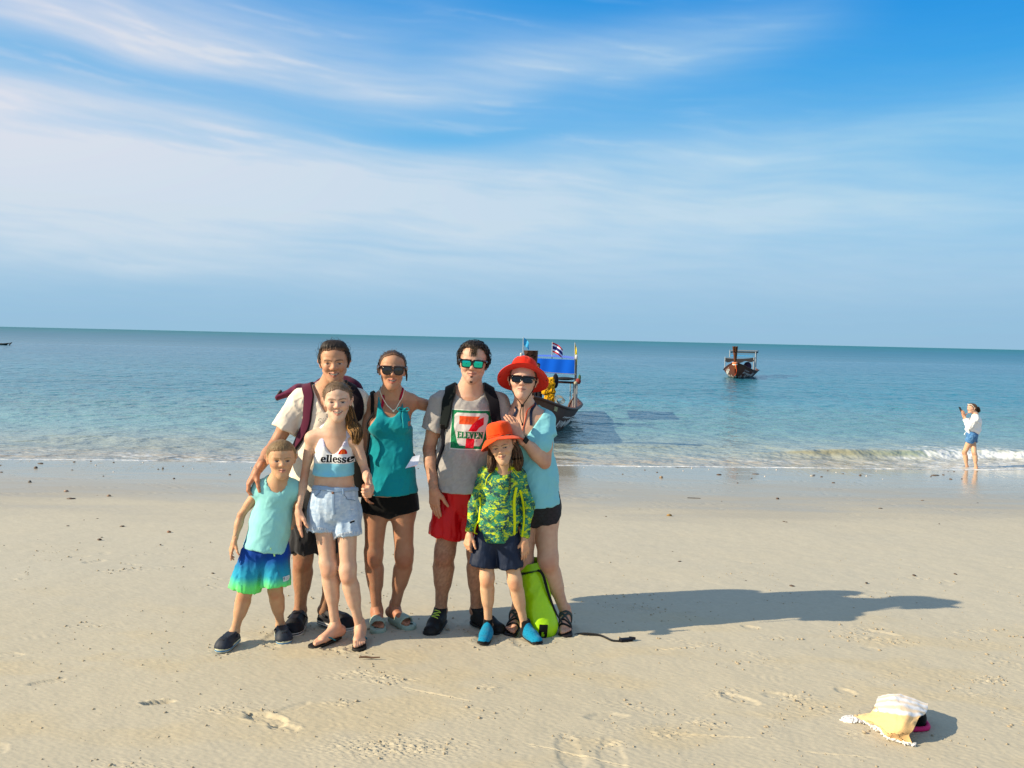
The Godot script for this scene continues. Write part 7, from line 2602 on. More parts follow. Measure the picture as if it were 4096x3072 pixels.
func make_walker() -> void:
	var J := {"hc": Vector3(10.801, 0.419, -13.300), "nb": Vector3(10.899, 0.256, -13.300), "sa": Vector3(10.807, 0.187, -13.150), "sb": Vector3(10.989, 0.160, -13.450), "ea": Vector3(10.660, 0.011, -13.130), "wa": Vector3(10.607, 0.231, -13.250), "eb": Vector3(10.861, 0.011, -13.480), "wb": Vector3(10.649, 0.211, -13.340), "ha": Vector3(10.784, -0.207, -13.210), "hb": Vector3(10.893, -0.228, -13.390), "ka": Vector3(10.734, -0.646, -13.380), "aa": Vector3(10.832, -1.011, -13.400), "kb": Vector3(10.868, -0.635, -13.210), "ab": Vector3(10.929, -0.977, -13.210)}
	var F := Vector3(-1, 0, 0.12).normalized()
	var s := 0.93
	var B := build_of(s, {"bust": 0.05, "th": 0.078, "cf": 0.050, "an": 0.032, "ua": 0.036, "fa": 0.033, "cl": 0.048})
	var at := mid(J.aa, J.ab)
	at.y = SEA
	var skin := Color(0.62, 0.37, 0.26)
	var h := face_of(J.hc, 0.215, -84.0, 0.0, 0.0, {"skin": skin, "smile": 0.2})
	var hands := [hand_field(J.wa, Vector3(-0.35, 0.9, 0.0), Vector3(0.3, 0.1, 0.9), Vector3(0.8, 0.3, 0.0), 0.95, [0.2, 0.2, 0.3, 0.3]), hand_field(J.wb, Vector3(-0.35, 0.9, 0.1), Vector3(0.3, 0.1, -0.9), Vector3(0.8, 0.3, 0.0), 0.95, [0.3, 0.3, 0.3, 0.3])]
	var feet := []
	for x in [["a", Vector3(-1, 0, 0.1), 1.0], ["b", Vector3(-0.95, 0, 0.3), -1.0]]:
		var D: Vector3 = x[1].normalized()
		var a: Vector3 = J["a" + x[0]]
		feet.append(foot_field(a, Vector3(a.x, a.y - 0.075, a.z) - D * 0.04, D, Vector3(D.z, 0, -D.x) * x[2], 0.95, B.an))
	var root := person("woman in white tied blouse and denim shorts photographing at the water's edge", J, B, h, {"F": F, "at": at, "limb": Color(0.60, 0.36, 0.225), "hands": hands, "feet": feet, "cell": 0.016, "head_cell": 0.007, "hand_cell": 0.006})
	var white := lin(236, 236, 234)
	var shirt := shirt_field(J, B, F, {"grow": 0.03, "hem": mid(J.ha, J.hb) + Vector3(0.02, 0.13, 0), "hemw": 0.165, "hemf": 1.1, "waw": 0.165, "sleeve": 1.7, "loose": 0.030, "wrinkle": 0.016, "seed": 24, "cut": neck_cut(J.nb, 0.068)})
	var sh := part(root, "blouse", cloth_m, [solid(shirt, 0.016, flat_col(white))])
	var kn: Vector3 = mid(J.ha, J.hb) + F * 0.145 + Vector3(0, 0.13, 0.06)
	part(root, "knot", cloth_m, [func():
		var md := MD.new()
		md.ball(kn, Vector3(0.035, 0.03, 0.03), white)
		md.tube(spline([kn, kn + Vector3(0.02, -0.10, 0.05), kn + Vector3(0.03, -0.22, 0.05)], 4), [0.02, 0.045, 0.04, 0.01], 8, white, true, 0.4)
		md.tube(spline([kn, kn + Vector3(-0.05, -0.06, -0.02), kn + Vector3(-0.07, -0.11, -0.02)], 4), [0.02, 0.03, 0.01], 8, white, true, 0.4)
		return md], sh)
	var c := mid(J.ha, J.hb)
	var dn := noise(30.0, 3, 2)
	var f := shorts_field(J, B, F, {"top": c + UPV * 0.16, "hem_a": mid(J.ha, J.ka, 0.36), "hem_b": mid(J.hb, J.kb, 0.40), "leg": 0.098, "grow": 0.014, "wrinkle": 0.006, "seed": 25})
	part(root, "denim_shorts", cloth_m, [solid(f, 0.014, func(p, _n): return lin(46, 96, 150).lerp(lin(104, 150, 190), clampf(0.35 + dn.get_noise_3d(p.x, p.y, p.z), 0, 1)))])
	var hair := {"color": Color(0.035, 0.022, 0.015), "light": Color(0.22, 0.13, 0.07), "front": 0.074, "corner": 0.066, "temple": 0.036, "side": -0.010, "nape": -0.055, "thick": 0.012, "rough": 0.004, "seed": 67, "mess": 0.1}
	part(root, "hair", hair_m, [hair_cap(h, hair), tail([h.at(Vector3(0, 0.02, -0.10)), h.at(Vector3(0, 0.0, -0.15)), h.at(Vector3(0, -0.06, -0.17)), h.at(Vector3(0, -0.10, -0.16))], [0.02, 0.05, 0.05, 0.015], hair.color, hair.light, 120)])
	part(root, "sunglasses", gloss_m, [func():
		var md := MD.new()
		for t in [-1.0, 1.0]:
			md.tube(spline([h.at(Vector3(t * 0.012, 0.092, 0.085)), h.at(Vector3(t * 0.05, 0.105, 0.075)), h.at(Vector3(t * 0.080, 0.085, 0.055)), h.at(Vector3(t * 0.086, 0.05, 0.02)), h.at(Vector3(t * 0.085, 0.01, -0.01))], 3), [0.008, 0.009, 0.006, 0.006], 6, lin(235, 228, 216))
		md.tube([h.at(Vector3(-0.02, 0.095, 0.086)), h.at(Vector3(0.02, 0.095, 0.086))], [0.008], 6, lin(235, 228, 216))
		return md])
	single("phone", "phone held up by the woman in the white blouse", "phone", J.wa, gloss_m, [func():
		var md := MD.new()
		md.box(Transform3D(Basis(Vector3(0.006, 0.003, 0), Vector3(-0.025, 0.07, 0), Vector3(0, 0, 0.036)), mid(J.wa, J.wb) + Vector3(-0.09, 0.16, 0.0)), lin(14, 15, 18), 0.003)
		return md])

# ---------------------------------------------------------------- boats
var wood_m: StandardMaterial3D


# a long wooden boat, bow towards +z of T; u runs from the stern (0) to the bow (1), t from the keel (0) to the gunwale (1)
class Hull:
	var T: Transform3D
	var L := 9.4
	var beam := 2.3
	var sheer0 := 0.55
	var bow_up := 0.75

	func half(u: float) -> float:
		return beam * 0.5 * minf(1.0, 0.62 + 1.1 * u) * pow(maxf(1.0 - pow(u, 3.2), 0.0), 0.75) + 0.035

	func sheer(u: float) -> float:
		return sheer0 + bow_up * pow(maxf(u - 0.35, 0.0) / 0.65, 2.4) + 0.10 * pow(1.0 - u, 3.0)

	func keel(u: float) -> float:
		return -0.35 + 0.62 * pow(maxf(u - 0.6, 0.0) / 0.4, 2.0)

	func at(u: float, t: float, side: float, inset := 0.0) -> Vector3:
		var w := half(u) - inset
		var x := w * pow(t, 0.55)
		var k := keel(u)
		var rake := 0.55 * pow(u, 5.0) * t
		return T * Vector3(side * x, lerpf(k, sheer(u), pow(t, 1.25)), (u - 0.5) * L + rake)


func boat(called_label: String, h: Hull, o: Dictionary) -> Node3D:
	var root := thing("longtail_boat", called_label, "boat", h.T.origin, "")
	var n := noise(1.0, 77, 3)
	var dark: Color = o.get("hull", Color(0.085, 0.034, 0.018))
	for side in [-1.0, 1.0]:
		part(root, "hull_side", wood_m, [func():
			var md := MD.new()
			var pts := []
			for a in 41:
				for b in 13:
					pts.append(h.at(a / 40.0, b / 12.0, side))
			md.sheet(pts, 41, 13, func(p, u, v):
				var y: float = p.y - SEA
				var k: float = 1.0 + 0.35 * n.get_noise_3d(p.x * 0.6, p.y * 9.0, p.z * 0.6)
				var c := dark * k
				if o.has("stripe") and (absf(y - 0.13) < 0.022 or absf(y - 0.21) < 0.018):
					c = Color(0.62, 0.62, 0.58)
				if y < 0.07:
					c = Color(0.05, 0.07, 0.06)
				c.a = 1.0
				return c, h.T * Vector3(0, 0.4, -0.5))
			return md])
		part(root, "gunwale", wood_m, [func():
			var md := MD.new()
			var pts := []
			for a in 41:
				pts.append(h.at(a / 40.0, 1.0, side) + Vector3(0, 0.0, 0))
			md.tube(pts, [0.055], 8, o.get("rail", dark * 0.8), true, 0.8)
			return md])
	part(root, "deck", wood_m, [func():
		var md := MD.new()
		var pts := []
		for a in 31:
			for b in 7:
				var u := a / 30.0 * 0.97
				var t := lerpf(-1.0, 1.0, b / 6.0)
				var t0 := 0.42 + 0.46 * smoothstep(0.72, 0.86, u)
				var e := h.at(u, t0, 1.0, 0.02)
				var w := h.at(u, t0, -1.0, 0.02)
				pts.append(mid(w, e, (t + 1.0) * 0.5))
		md.sheet(pts, 31, 7, func(p, _u, _v): return Color(0.20, 0.11, 0.055) * (1.0 + 0.4 * n.get_noise_3d(p.x * 8.0, p.y, p.z * 1.0)))
		return md])
	for u in [0.22, 0.40, 0.58]:
		part(root, "thwart", wood_m, [func():
			var md := MD.new()
			md.bar(h.at(u, 0.72, -1.0, 0.03), h.at(u, 0.72, 1.0, 0.03), 0.24, 0.04, Color(0.17, 0.08, 0.04), 0.008)
			return md])
	# the high stem post
	var foot := h.T * Vector3(0, h.sheer(1.0) - 0.5, h.L * 0.5 + 0.32)
	var top := h.T * Vector3(o.get("post_lean", 0.0), o.get("post", 2.5), h.L * 0.5 + 0.98)
	part(root, "stem_post", wood_m, [func():
		var md := MD.new()
		var pts := []
		var X := h.T.basis.x
		var Z := h.T.basis.z
		for a in 13:
			var t := a / 12.0
			var c: Vector3 = foot.lerp(top, t) + Z * (-0.10 * sin(t * PI))
			var w: float = lerpf(0.075, o.get("post_w", 0.19), pow(t, 1.5))
			var d: float = lerpf(0.10, 0.15, t)
			for q in [[-1.0, -0.6], [-0.9, 0.45], [0.0, 1.0], [0.9, 0.45], [1.0, -0.6], [0.0, -1.0]]:
				pts.append(c + X * w * q[0] + Z * d * q[1])
		md.sheet(pts, 13, 6, func(p, u, _v):
			var k: float = 1.0 + 0.6 * n.get_noise_3d(p.x * 14.0, p.y * 2.0, p.z * 14.0)
			var c: Color = (o.get("post_c", dark) as Color) * k
			c.a = 1.0
			return c, mid(foot, top), true)
		var cap := md.vert(top, (top - foot).normalized(), (o.get("post_top", dark * 1.6) as Color))
		var ring := []
		for k in 6:
			ring.append(md.vert(pts[12 * 6 + k], (top - foot).normalized(), (o.get("post_top", dark * 1.6) as Color)))
		for k in 6:
			md.tri(cap, ring[k], ring[(k + 1) % 6])
		return md])
	return root


func named(root: Node3D, makers: Array) -> void:
	var m := part(root, "boat_name", gloss_m, makers)
	m.set_meta("kind", "stuff")


# strokes of painted script along a hull side: loops and stems, as the boat's name is written
func script_strokes(h: Hull, side: float, u0: float, u1: float, t0: float, t1: float, count: int, r: float, seed_: int, col: Color) -> Callable:
	return func() -> MD:
		var md := MD.new()
		var rng := RandomNumberGenerator.new()
		rng.seed = seed_
		for k in count:
			var c := (k + 0.5) / count
			var w := 0.8 / count
			var shape: int = rng.randi() % 4
			var pts := []
			for j in 10:
				var a := j / 9.0
				var q := Vector2.ZERO
				if shape == 0:
					q = Vector2(0.5 - 0.5 * cos(a * 5.2), 0.5 + 0.5 * sin(a * 5.2 - 1.2))
				elif shape == 1:
					q = Vector2(0.15 + 0.2 * sin(a * 9.0) * (1.0 - a) + 0.5 * a, a)
				elif shape == 2:
					q = Vector2(a, 0.15 + 0.7 * absf(sin(a * PI * 1.5)))
				else:
					q = Vector2(0.5 + 0.4 * cos(a * TAU), 0.3 + 0.3 * sin(a * TAU) + 0.4 * a)
				pts.append(h.at(lerpf(u0, u1, c + (q.x - 0.5) * w), lerpf(t0, t1, q.y + 0.3 * c), side, -0.012))
			md.tube(pts, [r], 5, col, true)
			if rng.randf() < 0.5:
				var p := h.at(lerpf(u0, u1, c), lerpf(t0, t1, 1.45), side, -0.012)
				md.tube([p, p + Vector3(0.05, 0.03, -0.03) * (r / 0.012), p + Vector3(0.09, 0.0, -0.05) * (r / 0.012)], [r * 0.9], 5, col)
		return md


func flag(root: Node3D, foot: Vector3, height: float, w: float, hgt: float, stripes: Array, seed_: int, droop := 0.0) -> void:
	var pole := part(root, "flag_pole", wood_m, [func():
		var md := MD.new()
		md.tube([foot, foot + UPV * height], [0.013], 6, Color(0.45, 0.45, 0.44))
		return md])
	var rows := stripes.size()
	for k in rows:
		part(root, "flag_stripe" if rows > 1 else "flag", cloth_m, [func():
			var md := MD.new()
			var pts := []
			for a in 12:
				for b in 3:
					var u := a / 11.0
					var v := (k + b / 2.0) / rows
					pts.append(foot + UPV * (height - 0.02 - v * hgt - droop * u * u * hgt - 0.05 * u) + Vector3(u * w * (1.0 - 0.35 * droop), 0, 0.10 * w * sin(u * 7.0 + v * 2.0 + seed_)))
			md.sheet(pts, 12, 3, func(_p, _u, _v): return stripes[k], foot + Vector3(0, 0, -50.0))
			return md], pole)


func posts(root: Node3D, ends: Array, r: float, col: Color) -> void:
	for e in ends:
		part(root, "canopy_post", gloss_m, [func():
			var md := MD.new()
			md.tube([e[0], e[1]], [r], 8, col)
			return md])


func make_boats() -> void:
	wood_m = vmat(0.50, 0.30)
	var wn := NoiseTexture2D.new()
	wn.width = 256
	wn.height = 256
	wn.seamless = true
	wn.noise = noise(0.04, 5, 4)
	# the boat that lies close in behind the group
	var h := Hull.new()
	var bow: Vector3 = Vector3(0.478, 0.504, -15.000)
	var yaw := deg_to_rad(-6.6)
	h.T = Transform3D(Basis(UPV, yaw), Vector3(bow.x, SEA, -15.0) - Basis(UPV, yaw) * Vector3(0, 0, h.L * 0.5 + 0.75))
	var root := boat("dark wooden longtail boat with blue canopy moored just behind the group", h, {"post": 2.50, "post_w": 0.185, "post_c": Color(0.075, 0.036, 0.026), "post_top": Color(0.16, 0.10, 0.075)})
	var T := h.T
	# wrapping of thin plastic round the post: ridges
	# blue sheet hung across the front of the canopy, the roof behind it
	var blue := lin(0, 96, 214)
	var cz := -1.45
	part(root, "canopy_front", cloth_m, [func():
		var md := MD.new()
		var pts := []
		for a in 25:
			for b in 7:
				var x := lerpf(-0.93, 0.87, a / 24.0)
				var v := b / 6.0
				pts.append(T * Vector3(x, 2.12 - 0.02 * x - v * 0.50, cz + 0.012 * sin(a * 0.9 + v) + 0.02 * v))
		md.sheet(pts, 25, 7, func(_p, _u, _v): return blue, T * Vector3(0, 1.8, cz - 30.0))
		return md])
	part(root, "canopy_roof", cloth_m, [func():
		var md := MD.new()
		var pts := []
		for a in 13:
			for b in 9:
				var x := lerpf(-0.95, 0.89, a / 12.0)
				pts.append(T * Vector3(x, 2.13 - 0.02 * x + 0.06 * (1.0 - pow(x / 0.95, 2.0)), cz - 3.2 * b / 8.0))
		md.sheet(pts, 13, 9, func(_p, _u, _v): return blue * 0.9)
		return md])
	var steel := Color(0.30, 0.31, 0.32)
	posts(root, [[T * Vector3(0.90, 0.55, cz + 0.02), T * Vector3(0.90, 2.20, cz + 0.02)], [T * Vector3(-0.95, 0.55, cz + 0.02), T * Vector3(-0.95, 2.2, cz + 0.02)], [T * Vector3(0.84, 0.55, cz - 3.1), T * Vector3(0.84, 2.1, cz - 3.1)], [T * Vector3(-0.9, 0.55, cz - 3.1), T * Vector3(-0.9, 2.1, cz - 3.1)]], 0.022, Color(0.07, 0.06, 0.06))
	posts(root, [[T * Vector3(1.03, 0.60, 0.15), T * Vector3(1.03, 1.42, 0.15)], [T * Vector3(0.97, 0.60, 0.02), T * Vector3(0.97, 1.42, 0.02)], [T * Vector3(0.90, 0.60, -0.1), T * Vector3(0.90, 1.42, -0.1)], [T * Vector3(0.80, 0.60, -0.2), T * Vector3(0.80, 1.42, -0.2)]], 0.020, steel)
	part(root, "crossbar", wood_m, [func():
		var md := MD.new()
		md.bar(T * Vector3(-1.05, 1.44, 0.1), T * Vector3(1.12, 1.40, 0.1), 0.09, 0.07, Color(0.05, 0.022, 0.016), 0.012)
		return md])
	part(root, "post_head", cloth_m, [func():
		var md := MD.new()
		md.ball(T * Vector3(1.06, 1.46, 0.14), Vector3(0.09, 0.10, 0.08), Color(0.25, 0.05, 0.04), 6, 9)
		md.ball(T * Vector3(1.10, 1.58, 0.14), Vector3(0.045, 0.10, 0.045), Color(0.05, 0.12, 0.05), 6, 8)
		md.ball(T * Vector3(0.98, 1.40, 0.2), Vector3(0.06, 0.06, 0.05), Color(0.4, 0.36, 0.26), 6, 8)
		return md])
	part(root, "lamp", gloss_m, [func():
		var md := MD.new()
		md.ball(T * Vector3(0.93, 2.20, cz + 0.05), Vector3(0.05, 0.09, 0.05), Color(0.55, 0.56, 0.55), 6, 9)
		return md])
	part(root, "lamp", gloss_m, [func():
		var md := MD.new()
		md.ball(T * Vector3(-0.97, 2.22, cz + 0.05), Vector3(0.06, 0.10, 0.05), Color(0.4, 0.42, 0.42), 6, 9)
		return md])
	flag(root, T * Vector3(-0.92, 1.9, cz), 0.95, 0.24, 0.26, [lin(70, 170, 220)], 1, 0.5)
	flag(root, T * Vector3(0.05, 1.9, cz - 0.6), 0.80, 0.46, 0.34, [lin(190, 30, 46), lin(232, 232, 232), lin(40, 40, 100), lin(40, 40, 100), lin(232, 232, 232), lin(190, 30, 46)], 2, 0.55)
	flag(root, T * Vector3(0.86, 1.9, cz - 0.1), 0.80, 0.18, 0.34, [lin(240, 210, 30)], 3, 1.3)
	named(root, [script_strokes(h, 1.0, 0.80, 0.55, 0.50, 0.68, 9, 0.014, 3, Color(0.60, 0.60, 0.57))])
	named(root, [script_strokes(h, -1.0, 0.60, 0.86, 0.50, 0.68, 9, 0.014, 4, Color(0.70, 0.70, 0.62))])
	var font := SystemFont.new()
	font.font_names = PackedStringArray(["Droid Sans"])
	var tm := TextMesh.new()
	tm.text = "5082"
	tm.font = font
	tm.font_size = 32
	tm.pixel_size = 0.0052
	tm.depth = 0.01
	var arr := tm.get_mesh_arrays()
	var v: PackedVector3Array = arr[Mesh.ARRAY_VERTEX]
	var ix: PackedInt32Array = arr[Mesh.ARRAY_INDEX] if arr[Mesh.ARRAY_INDEX] != null else PackedInt32Array(range(v.size()))
	var num := func() -> MD:
		var md := MD.new()
		var u := 0.865
		var a := h.at(u, 0.90, 1.0, -0.012)
		var e := h.at(u - 0.05, 0.90, 1.0, -0.012)
		var X := (e - a).normalized()
		var Y := (h.at(u, 1.0, 1.0, -0.012) - h.at(u, 0.8, 1.0, -0.012)).normalized()
		var Z := X.cross(Y)
		for k in range(0, ix.size() - 2, 3):
			var q := []
			for j in 3:
				var p := v[ix[k + j]]
				q.append(md.vert(a + X * p.x + Y * p.y + Z * p.z, Z, Color(0.62, 0.58, 0.30)))
			md.tri(q[0], q[1], q[2])
		return md
	part(root, "number", gloss_m, [num])
	# what lies and hangs in it
	var ln := noise(7.0, 21, 3)
	var lf := Field.new()
	var jc: Vector3 = T * Vector3(0.12, 0.75, 0.6)
	for k in 7:
		lf.cap(jc + T.basis * Vector3(-0.10 + 0.05 * (k % 3), 0.12 * k, 0.05 * (k % 2)), jc + T.basis * Vector3(0.12 + 0.03 * (k % 2), 0.12 * k + 0.03, 0.0), 0.105, 0.10, 0.03)
	lf.mod = func(p, d): return d + 0.025 * ln.get_noise_3d(p.x * 1.5, p.y * 1.5, p.z * 1.5)
	single("life_jackets", "pile of yellow life jackets tied up in the bow of the near boat", "life jacket", jc, cloth_m, [solid(lf, 0.024, func(p, _n):
		return lin(225, 165, 20) if ln.get_noise_3d(p.x * 2.0 + 5.0, p.y * 3.0, p.z * 2.0) > -0.18 else lin(22, 22, 22))])
	single("black_bag", "black bag hanging beside the yellow life jackets in the boat", "bag", jc + Vector3(0.2, 0.6, 0), cloth_m, [func():
		var md := MD.new()
		md.ball(jc + Vector3(0.23, 0.72, 0.0), Vector3(0.10, 0.24, 0.09), lin(24, 28, 34), 9, 12)
		return md])
	single("rope_coil", "loops of grey rope hanging in the near boat's bow", "rope", jc + Vector3(0.4, 0, 0), cloth_m, [func():
		var md := MD.new()
		for j in 3:
			var pts := []
			for k in 21:
				var a := TAU * k / 20.0
				pts.append(jc + Vector3(0.34 + 0.03 * j + 0.13 * cos(a), 0.16 + 0.10 * sin(a) - 0.03 * j, 0.1 + 0.03 * j + 0.03 * sin(a * 2.0)))
			md.tube(pts, [0.014], 6, Color(0.24, 0.22, 0.17), false)
		md.tube(spline([jc + Vector3(0.3, 0.1, 0.1), jc + Vector3(0.42, -0.12, 0.2), jc + Vector3(0.2, -0.2, 0.2)], 5), [0.014], 6, Color(0.24, 0.22, 0.17))
		return md])
	single("wooden_anchor", "rough brown wooden anchor arm sticking up on the near boat's side deck", "anchor", T * Vector3(0.85, 0.7, 0.8), wood_m, [func():
		var md := MD.new()
		md.tube([T * Vector3(0.78, 0.60, 0.9), T * Vector3(0.84, 0.80, 0.9), T * Vector3(0.97, 1.02, 0.9)], [0.075, 0.065, 0.02], 7, Color(0.10, 0.045, 0.03), true, 0.6)
		md.tube([T * Vector3(0.78, 0.60, 0.9), T * Vector3(1.0, 0.62, 0.9)], [0.05, 0.04], 7, Color(0.10, 0.045, 0.03))
		return md])
	single("folded_seat", "black padded seat laid across the rails of the near boat", "seat", T * Vector3(0.7, 1.5, 0), rubber_m, [func():
		var md := MD.new()
		md.ball(T * Vector3(0.62, 1.53, 0.12), Vector3(0.34, 0.055, 0.14), Color(0.02, 0.02, 0.022), 8, 14)
		return md])
	single("mooring_line", "thin rope strung between the post and the rail of the near boat", "rope", T * Vector3(0, 1.7, 0.2), cloth_m, [cord([T * Vector3(-0.2, 1.74, 0.3), T * Vector3(0.4, 1.70, 0.2), T * Vector3(0.98, 1.68, 0.1)], 0.012, Color(0.35, 0.33, 0.28))])
	single("orange_cloth", "orange and yellow cloth lying on the sunlit side of the near boat's bow", "cloth", T * Vector3(-0.7, 0.9, 2.6), cloth_m, [func():
		var md := MD.new()
		var pts := []
		for a in 12:
			for b in 8:
				var q := h.at(lerpf(0.70, 0.86, a / 11.0), 1.0 - 0.30 * b / 7.0, -1.0, -0.02)
				pts.append(q + Vector3(0.012 * sin(a * 2.1), 0.012 * sin(b * 2.0 + a), 0))
		md.sheet(pts, 12, 8, func(p, u, v): return lin(230, 110, 20) if fmod(v * 3.0 + u, 1.0) < 0.65 else lin(230, 200, 120), T * Vector3(0, 0.6, 1.0))
		return md])
	# the boatman: seen from the waist up over the bow
	var bm: Vector3 = T * Vector3(-0.28, 0.42, 0.05)
	var J := {"hc": bm + Vector3(0, 1.47, 0.02), "nb": bm + Vector3(0, 1.33, -0.03), "sa": bm + Vector3(-0.17, 1.27, -0.03), "sb": bm + Vector3(0.17, 1.27, -0.03), "ea": bm + Vector3(-0.24, 1.0, 0), "eb": bm + Vector3(0.24, 1.0, 0), "wa": bm + Vector3(-0.2, 0.80, 0.14), "wb": bm + Vector3(0.2, 0.8, 0.14), "ha": bm + Vector3(-0.08, 0.82, -0.03), "hb": bm + Vector3(0.08, 0.82, -0.03), "ka": bm + Vector3(-0.09, 0.45, 0.0), "kb": bm + Vector3(0.09, 0.45, 0.0), "aa": bm + Vector3(-0.09, 0.07, -0.03), "ab": bm + Vector3(0.09, 0.07, -0.03)}
	var B := build_of(0.95)
	var fc := face_of(J.hc, 0.222, 22.0, 0.0, 0.0, {"skin": Color(0.17, 0.085, 0.05), "lip": Color(0.16, 0.06, 0.05)})
	var man := person("boatman in black and yellow shirt standing in the near longtail boat", J, B, fc, {"cell": 0.020, "head_cell": 0.009, "at": bm})
	var sf := shirt_field(J, B, FRONT, {"grow": 0.016, "hem": bm + Vector3(0, 0.78, -0.03), "hemw": 0.17, "sleeve": 0.55, "loose": 0.02, "cut": neck_cut(J.nb, 0.08)})
	part(man, "shirt", cloth_m, [solid(sf, 0.018, func(p, _n):
		var q: Vector3 = p - bm
		return lin(225, 180, 10) if (q.y > 1.0 and absf(q.x - 0.08 + (1.2 - q.y) * 0.5) < 0.045) or (absf(q.x) > 0.10 and q.y > 1.26) else lin(20, 20, 20))])
	var sh := shorts_field(J, B, FRONT, {"top": bm + Vector3(0, 0.95, -0.03), "hem_a": J.ka, "hem_b": J.kb, "leg": 0.09})
	part(man, "trousers", cloth_m, [solid(sh, 0.020, flat_col(lin(30, 30, 34)))])
	part(man, "hair", hair_m, [hair_cap(fc, {"color": Color(0.008, 0.007, 0.007), "front": 0.076, "thick": 0.016, "seed": 2, "side": 0.02})])

	# the second boat, farther out
	var g := Hull.new()
	var b2: Vector3 = Vector3(17.360, -0.662, -55.300)
	var yw := deg_to_rad(-21.0)
	g.beam = 2.85
	g.sheer0 = 0.50
	g.bow_up = 0.80
	g.T = Transform3D(Basis(UPV, yw), Vector3(b2.x, SEA, -55.3) - Basis(UPV, yw) * Vector3(0, 0, g.L * 0.5 + 0.35))
	var r2 := boat("brown longtail boat with orange prow ribbons anchored far out", g, {"post": 2.55, "post_w": 0.215, "post_lean": 0.0, "hull": Color(0.125, 0.040, 0.018), "post_c": Color(0.12, 0.045, 0.022), "post_top": Color(0.20, 0.075, 0.04), "stripe": true})
	var U := g.T
	var grey := Color(0.42, 0.44, 0.45)
	part(r2, "lower_canopy", cloth_m, [func():
		var md := MD.new()
		var pts := []
		for a in 13:
			for b in 7:
				var x := lerpf(-1.12, 1.18, a / 12.0)
				pts.append(U * Vector3(x, 1.60 - 0.10 * (1.0 - pow(x / 1.15, 2.0)) + 0.04 * x, 1.5 - 2.2 * b / 6.0))
		md.sheet(pts, 13, 7, func(_p, _u, _v): return Color(0.03, 0.03, 0.032))
		var front := []
		for a in 13:
			for b in 3:
				var x := lerpf(-1.12, 1.18, a / 12.0)
				front.append(U * Vector3(x, 1.60 - 0.10 * (1.0 - pow(x / 1.15, 2.0)) + 0.04 * x - 0.13 * b * (1.0 + 0.3 * sin(a * 1.3)), 1.5 + 0.02 * b))
		md.sheet(front, 13, 3, func(_p, _u, _v): return Color(0.03, 0.03, 0.032), U * Vector3(0, 1.4, -30.0))
		return md])
	part(r2, "upper_canopy", cloth_m, [func():
		var md := MD.new()
		md.box(Transform3D(U.basis * Basis(Vector3(1.12, 0, 0), Vector3(0, 0.035, 0), Vector3(0, 0, 1.5)), U * Vector3(0.10, 2.16, -2.6)), Color(0.16, 0.18, 0.19), 0.01)
		md.box(Transform3D(U.basis * Basis(Vector3(1.06, 0, 0), Vector3(0, 0.05, 0), Vector3(0, 0, 1.4)), U * Vector3(0.10, 2.02, -2.6)), Color(0.07, 0.09, 0.10), 0.01)
		return md])
	part(r2, "blue_trim", cloth_m, [func():
		var md := MD.new()
		md.bar(U * Vector3(-0.9, 1.74, -0.9), U * Vector3(0.9, 1.74, -0.9), 0.05, 0.05, lin(40, 150, 210))
		return md])
	posts(r2, [[U * Vector3(-1.12, 0.6, 1.5), U * Vector3(-1.12, 1.66, 1.5)], [U * Vector3(1.15, 0.55, 1.5), U * Vector3(1.15, 1.66, 1.5)], [U * Vector3(-1.0, 1.6, -1.1), U * Vector3(-1.0, 2.2, -1.1)], [U * Vector3(1.12, 0.5, -1.1), U * Vector3(1.12, 2.1, -1.1)], [U * Vector3(1.08, 0.5, -0.4), U * Vector3(1.08, 1.6, -0.4)], [U * Vector3(1.02, 0.5, -4.0), U * Vector3(1.02, 2.1, -4.0)]], 0.032, grey)
	part(r2, "bundle", cloth_m, [func():
		var md := MD.new()
		md.ball(U * Vector3(0.62, 0.90, 0.6), Vector3(0.34, 0.38, 0.3), Color(0.05, 0.035, 0.07), 8, 12)
		md.ball(U * Vector3(0.25, 0.80, 0.8), Vector3(0.25, 0.25, 0.25), Color(0.06, 0.05, 0.05), 8, 12)
		return md])
	part(r2, "prow_ribbon", cloth_m, [func():
		var md := MD.new()
		var c := U * Vector3(0, 1.28, g.L * 0.5 + 0.62)
		for k in 3:
			var ring := []
			for j in 13:
				var a := TAU * j / 12.0
				ring.append(c + Vector3(0.15 * cos(a), -0.07 * k + 0.02 * sin(a * 2.0), 0.15 * sin(a)))
			md.tube(ring, [0.05], 6, [lin(240, 150, 110), lin(240, 120, 60), lin(235, 225, 215)][k], false)
		md.tube(spline([c + Vector3(0.02, -0.15, 0.17), c + Vector3(0.10, -0.45, 0.10), c + Vector3(0.13, -0.75, 0.02), c + Vector3(0.02, -1.0, 0.0)], 5), [0.055, 0.07, 0.06, 0.02], 7, lin(245, 95, 50), true, 0.5)
		md.tube(spline([c + Vector3(0, -0.12, 0.16), c + Vector3(-0.02, -0.3, 0.18), c + Vector3(0.0, -0.45, 0.14)], 5), [0.05, 0.045, 0.02], 7, lin(245, 170, 90), true, 0.5)
		return md])
	named(r2, [script_strokes(g, -1.0, 0.72, 0.90, 0.55, 0.78, 7, 0.030, 7, Color(0.78, 0.78, 0.72))])
	named(r2, [script_strokes(g, 1.0, 0.88, 0.55, 0.52, 0.68, 9, 0.022, 8, Color(0.50, 0.52, 0.52))])
	# a small boat far off, cut by the left edge of the picture
	var q := Hull.new()
	var far_at: Vector3 = Vector3(-77.580, -0.761, -112.000)
	q.L = 2.6
	q.beam = 1.0
	q.sheer0 = 0.18
	q.bow_up = 0.15
	q.T = Transform3D(Basis(UPV, deg_to_rad(70.0)), Vector3(far_at.x, SEA, far_at.z))
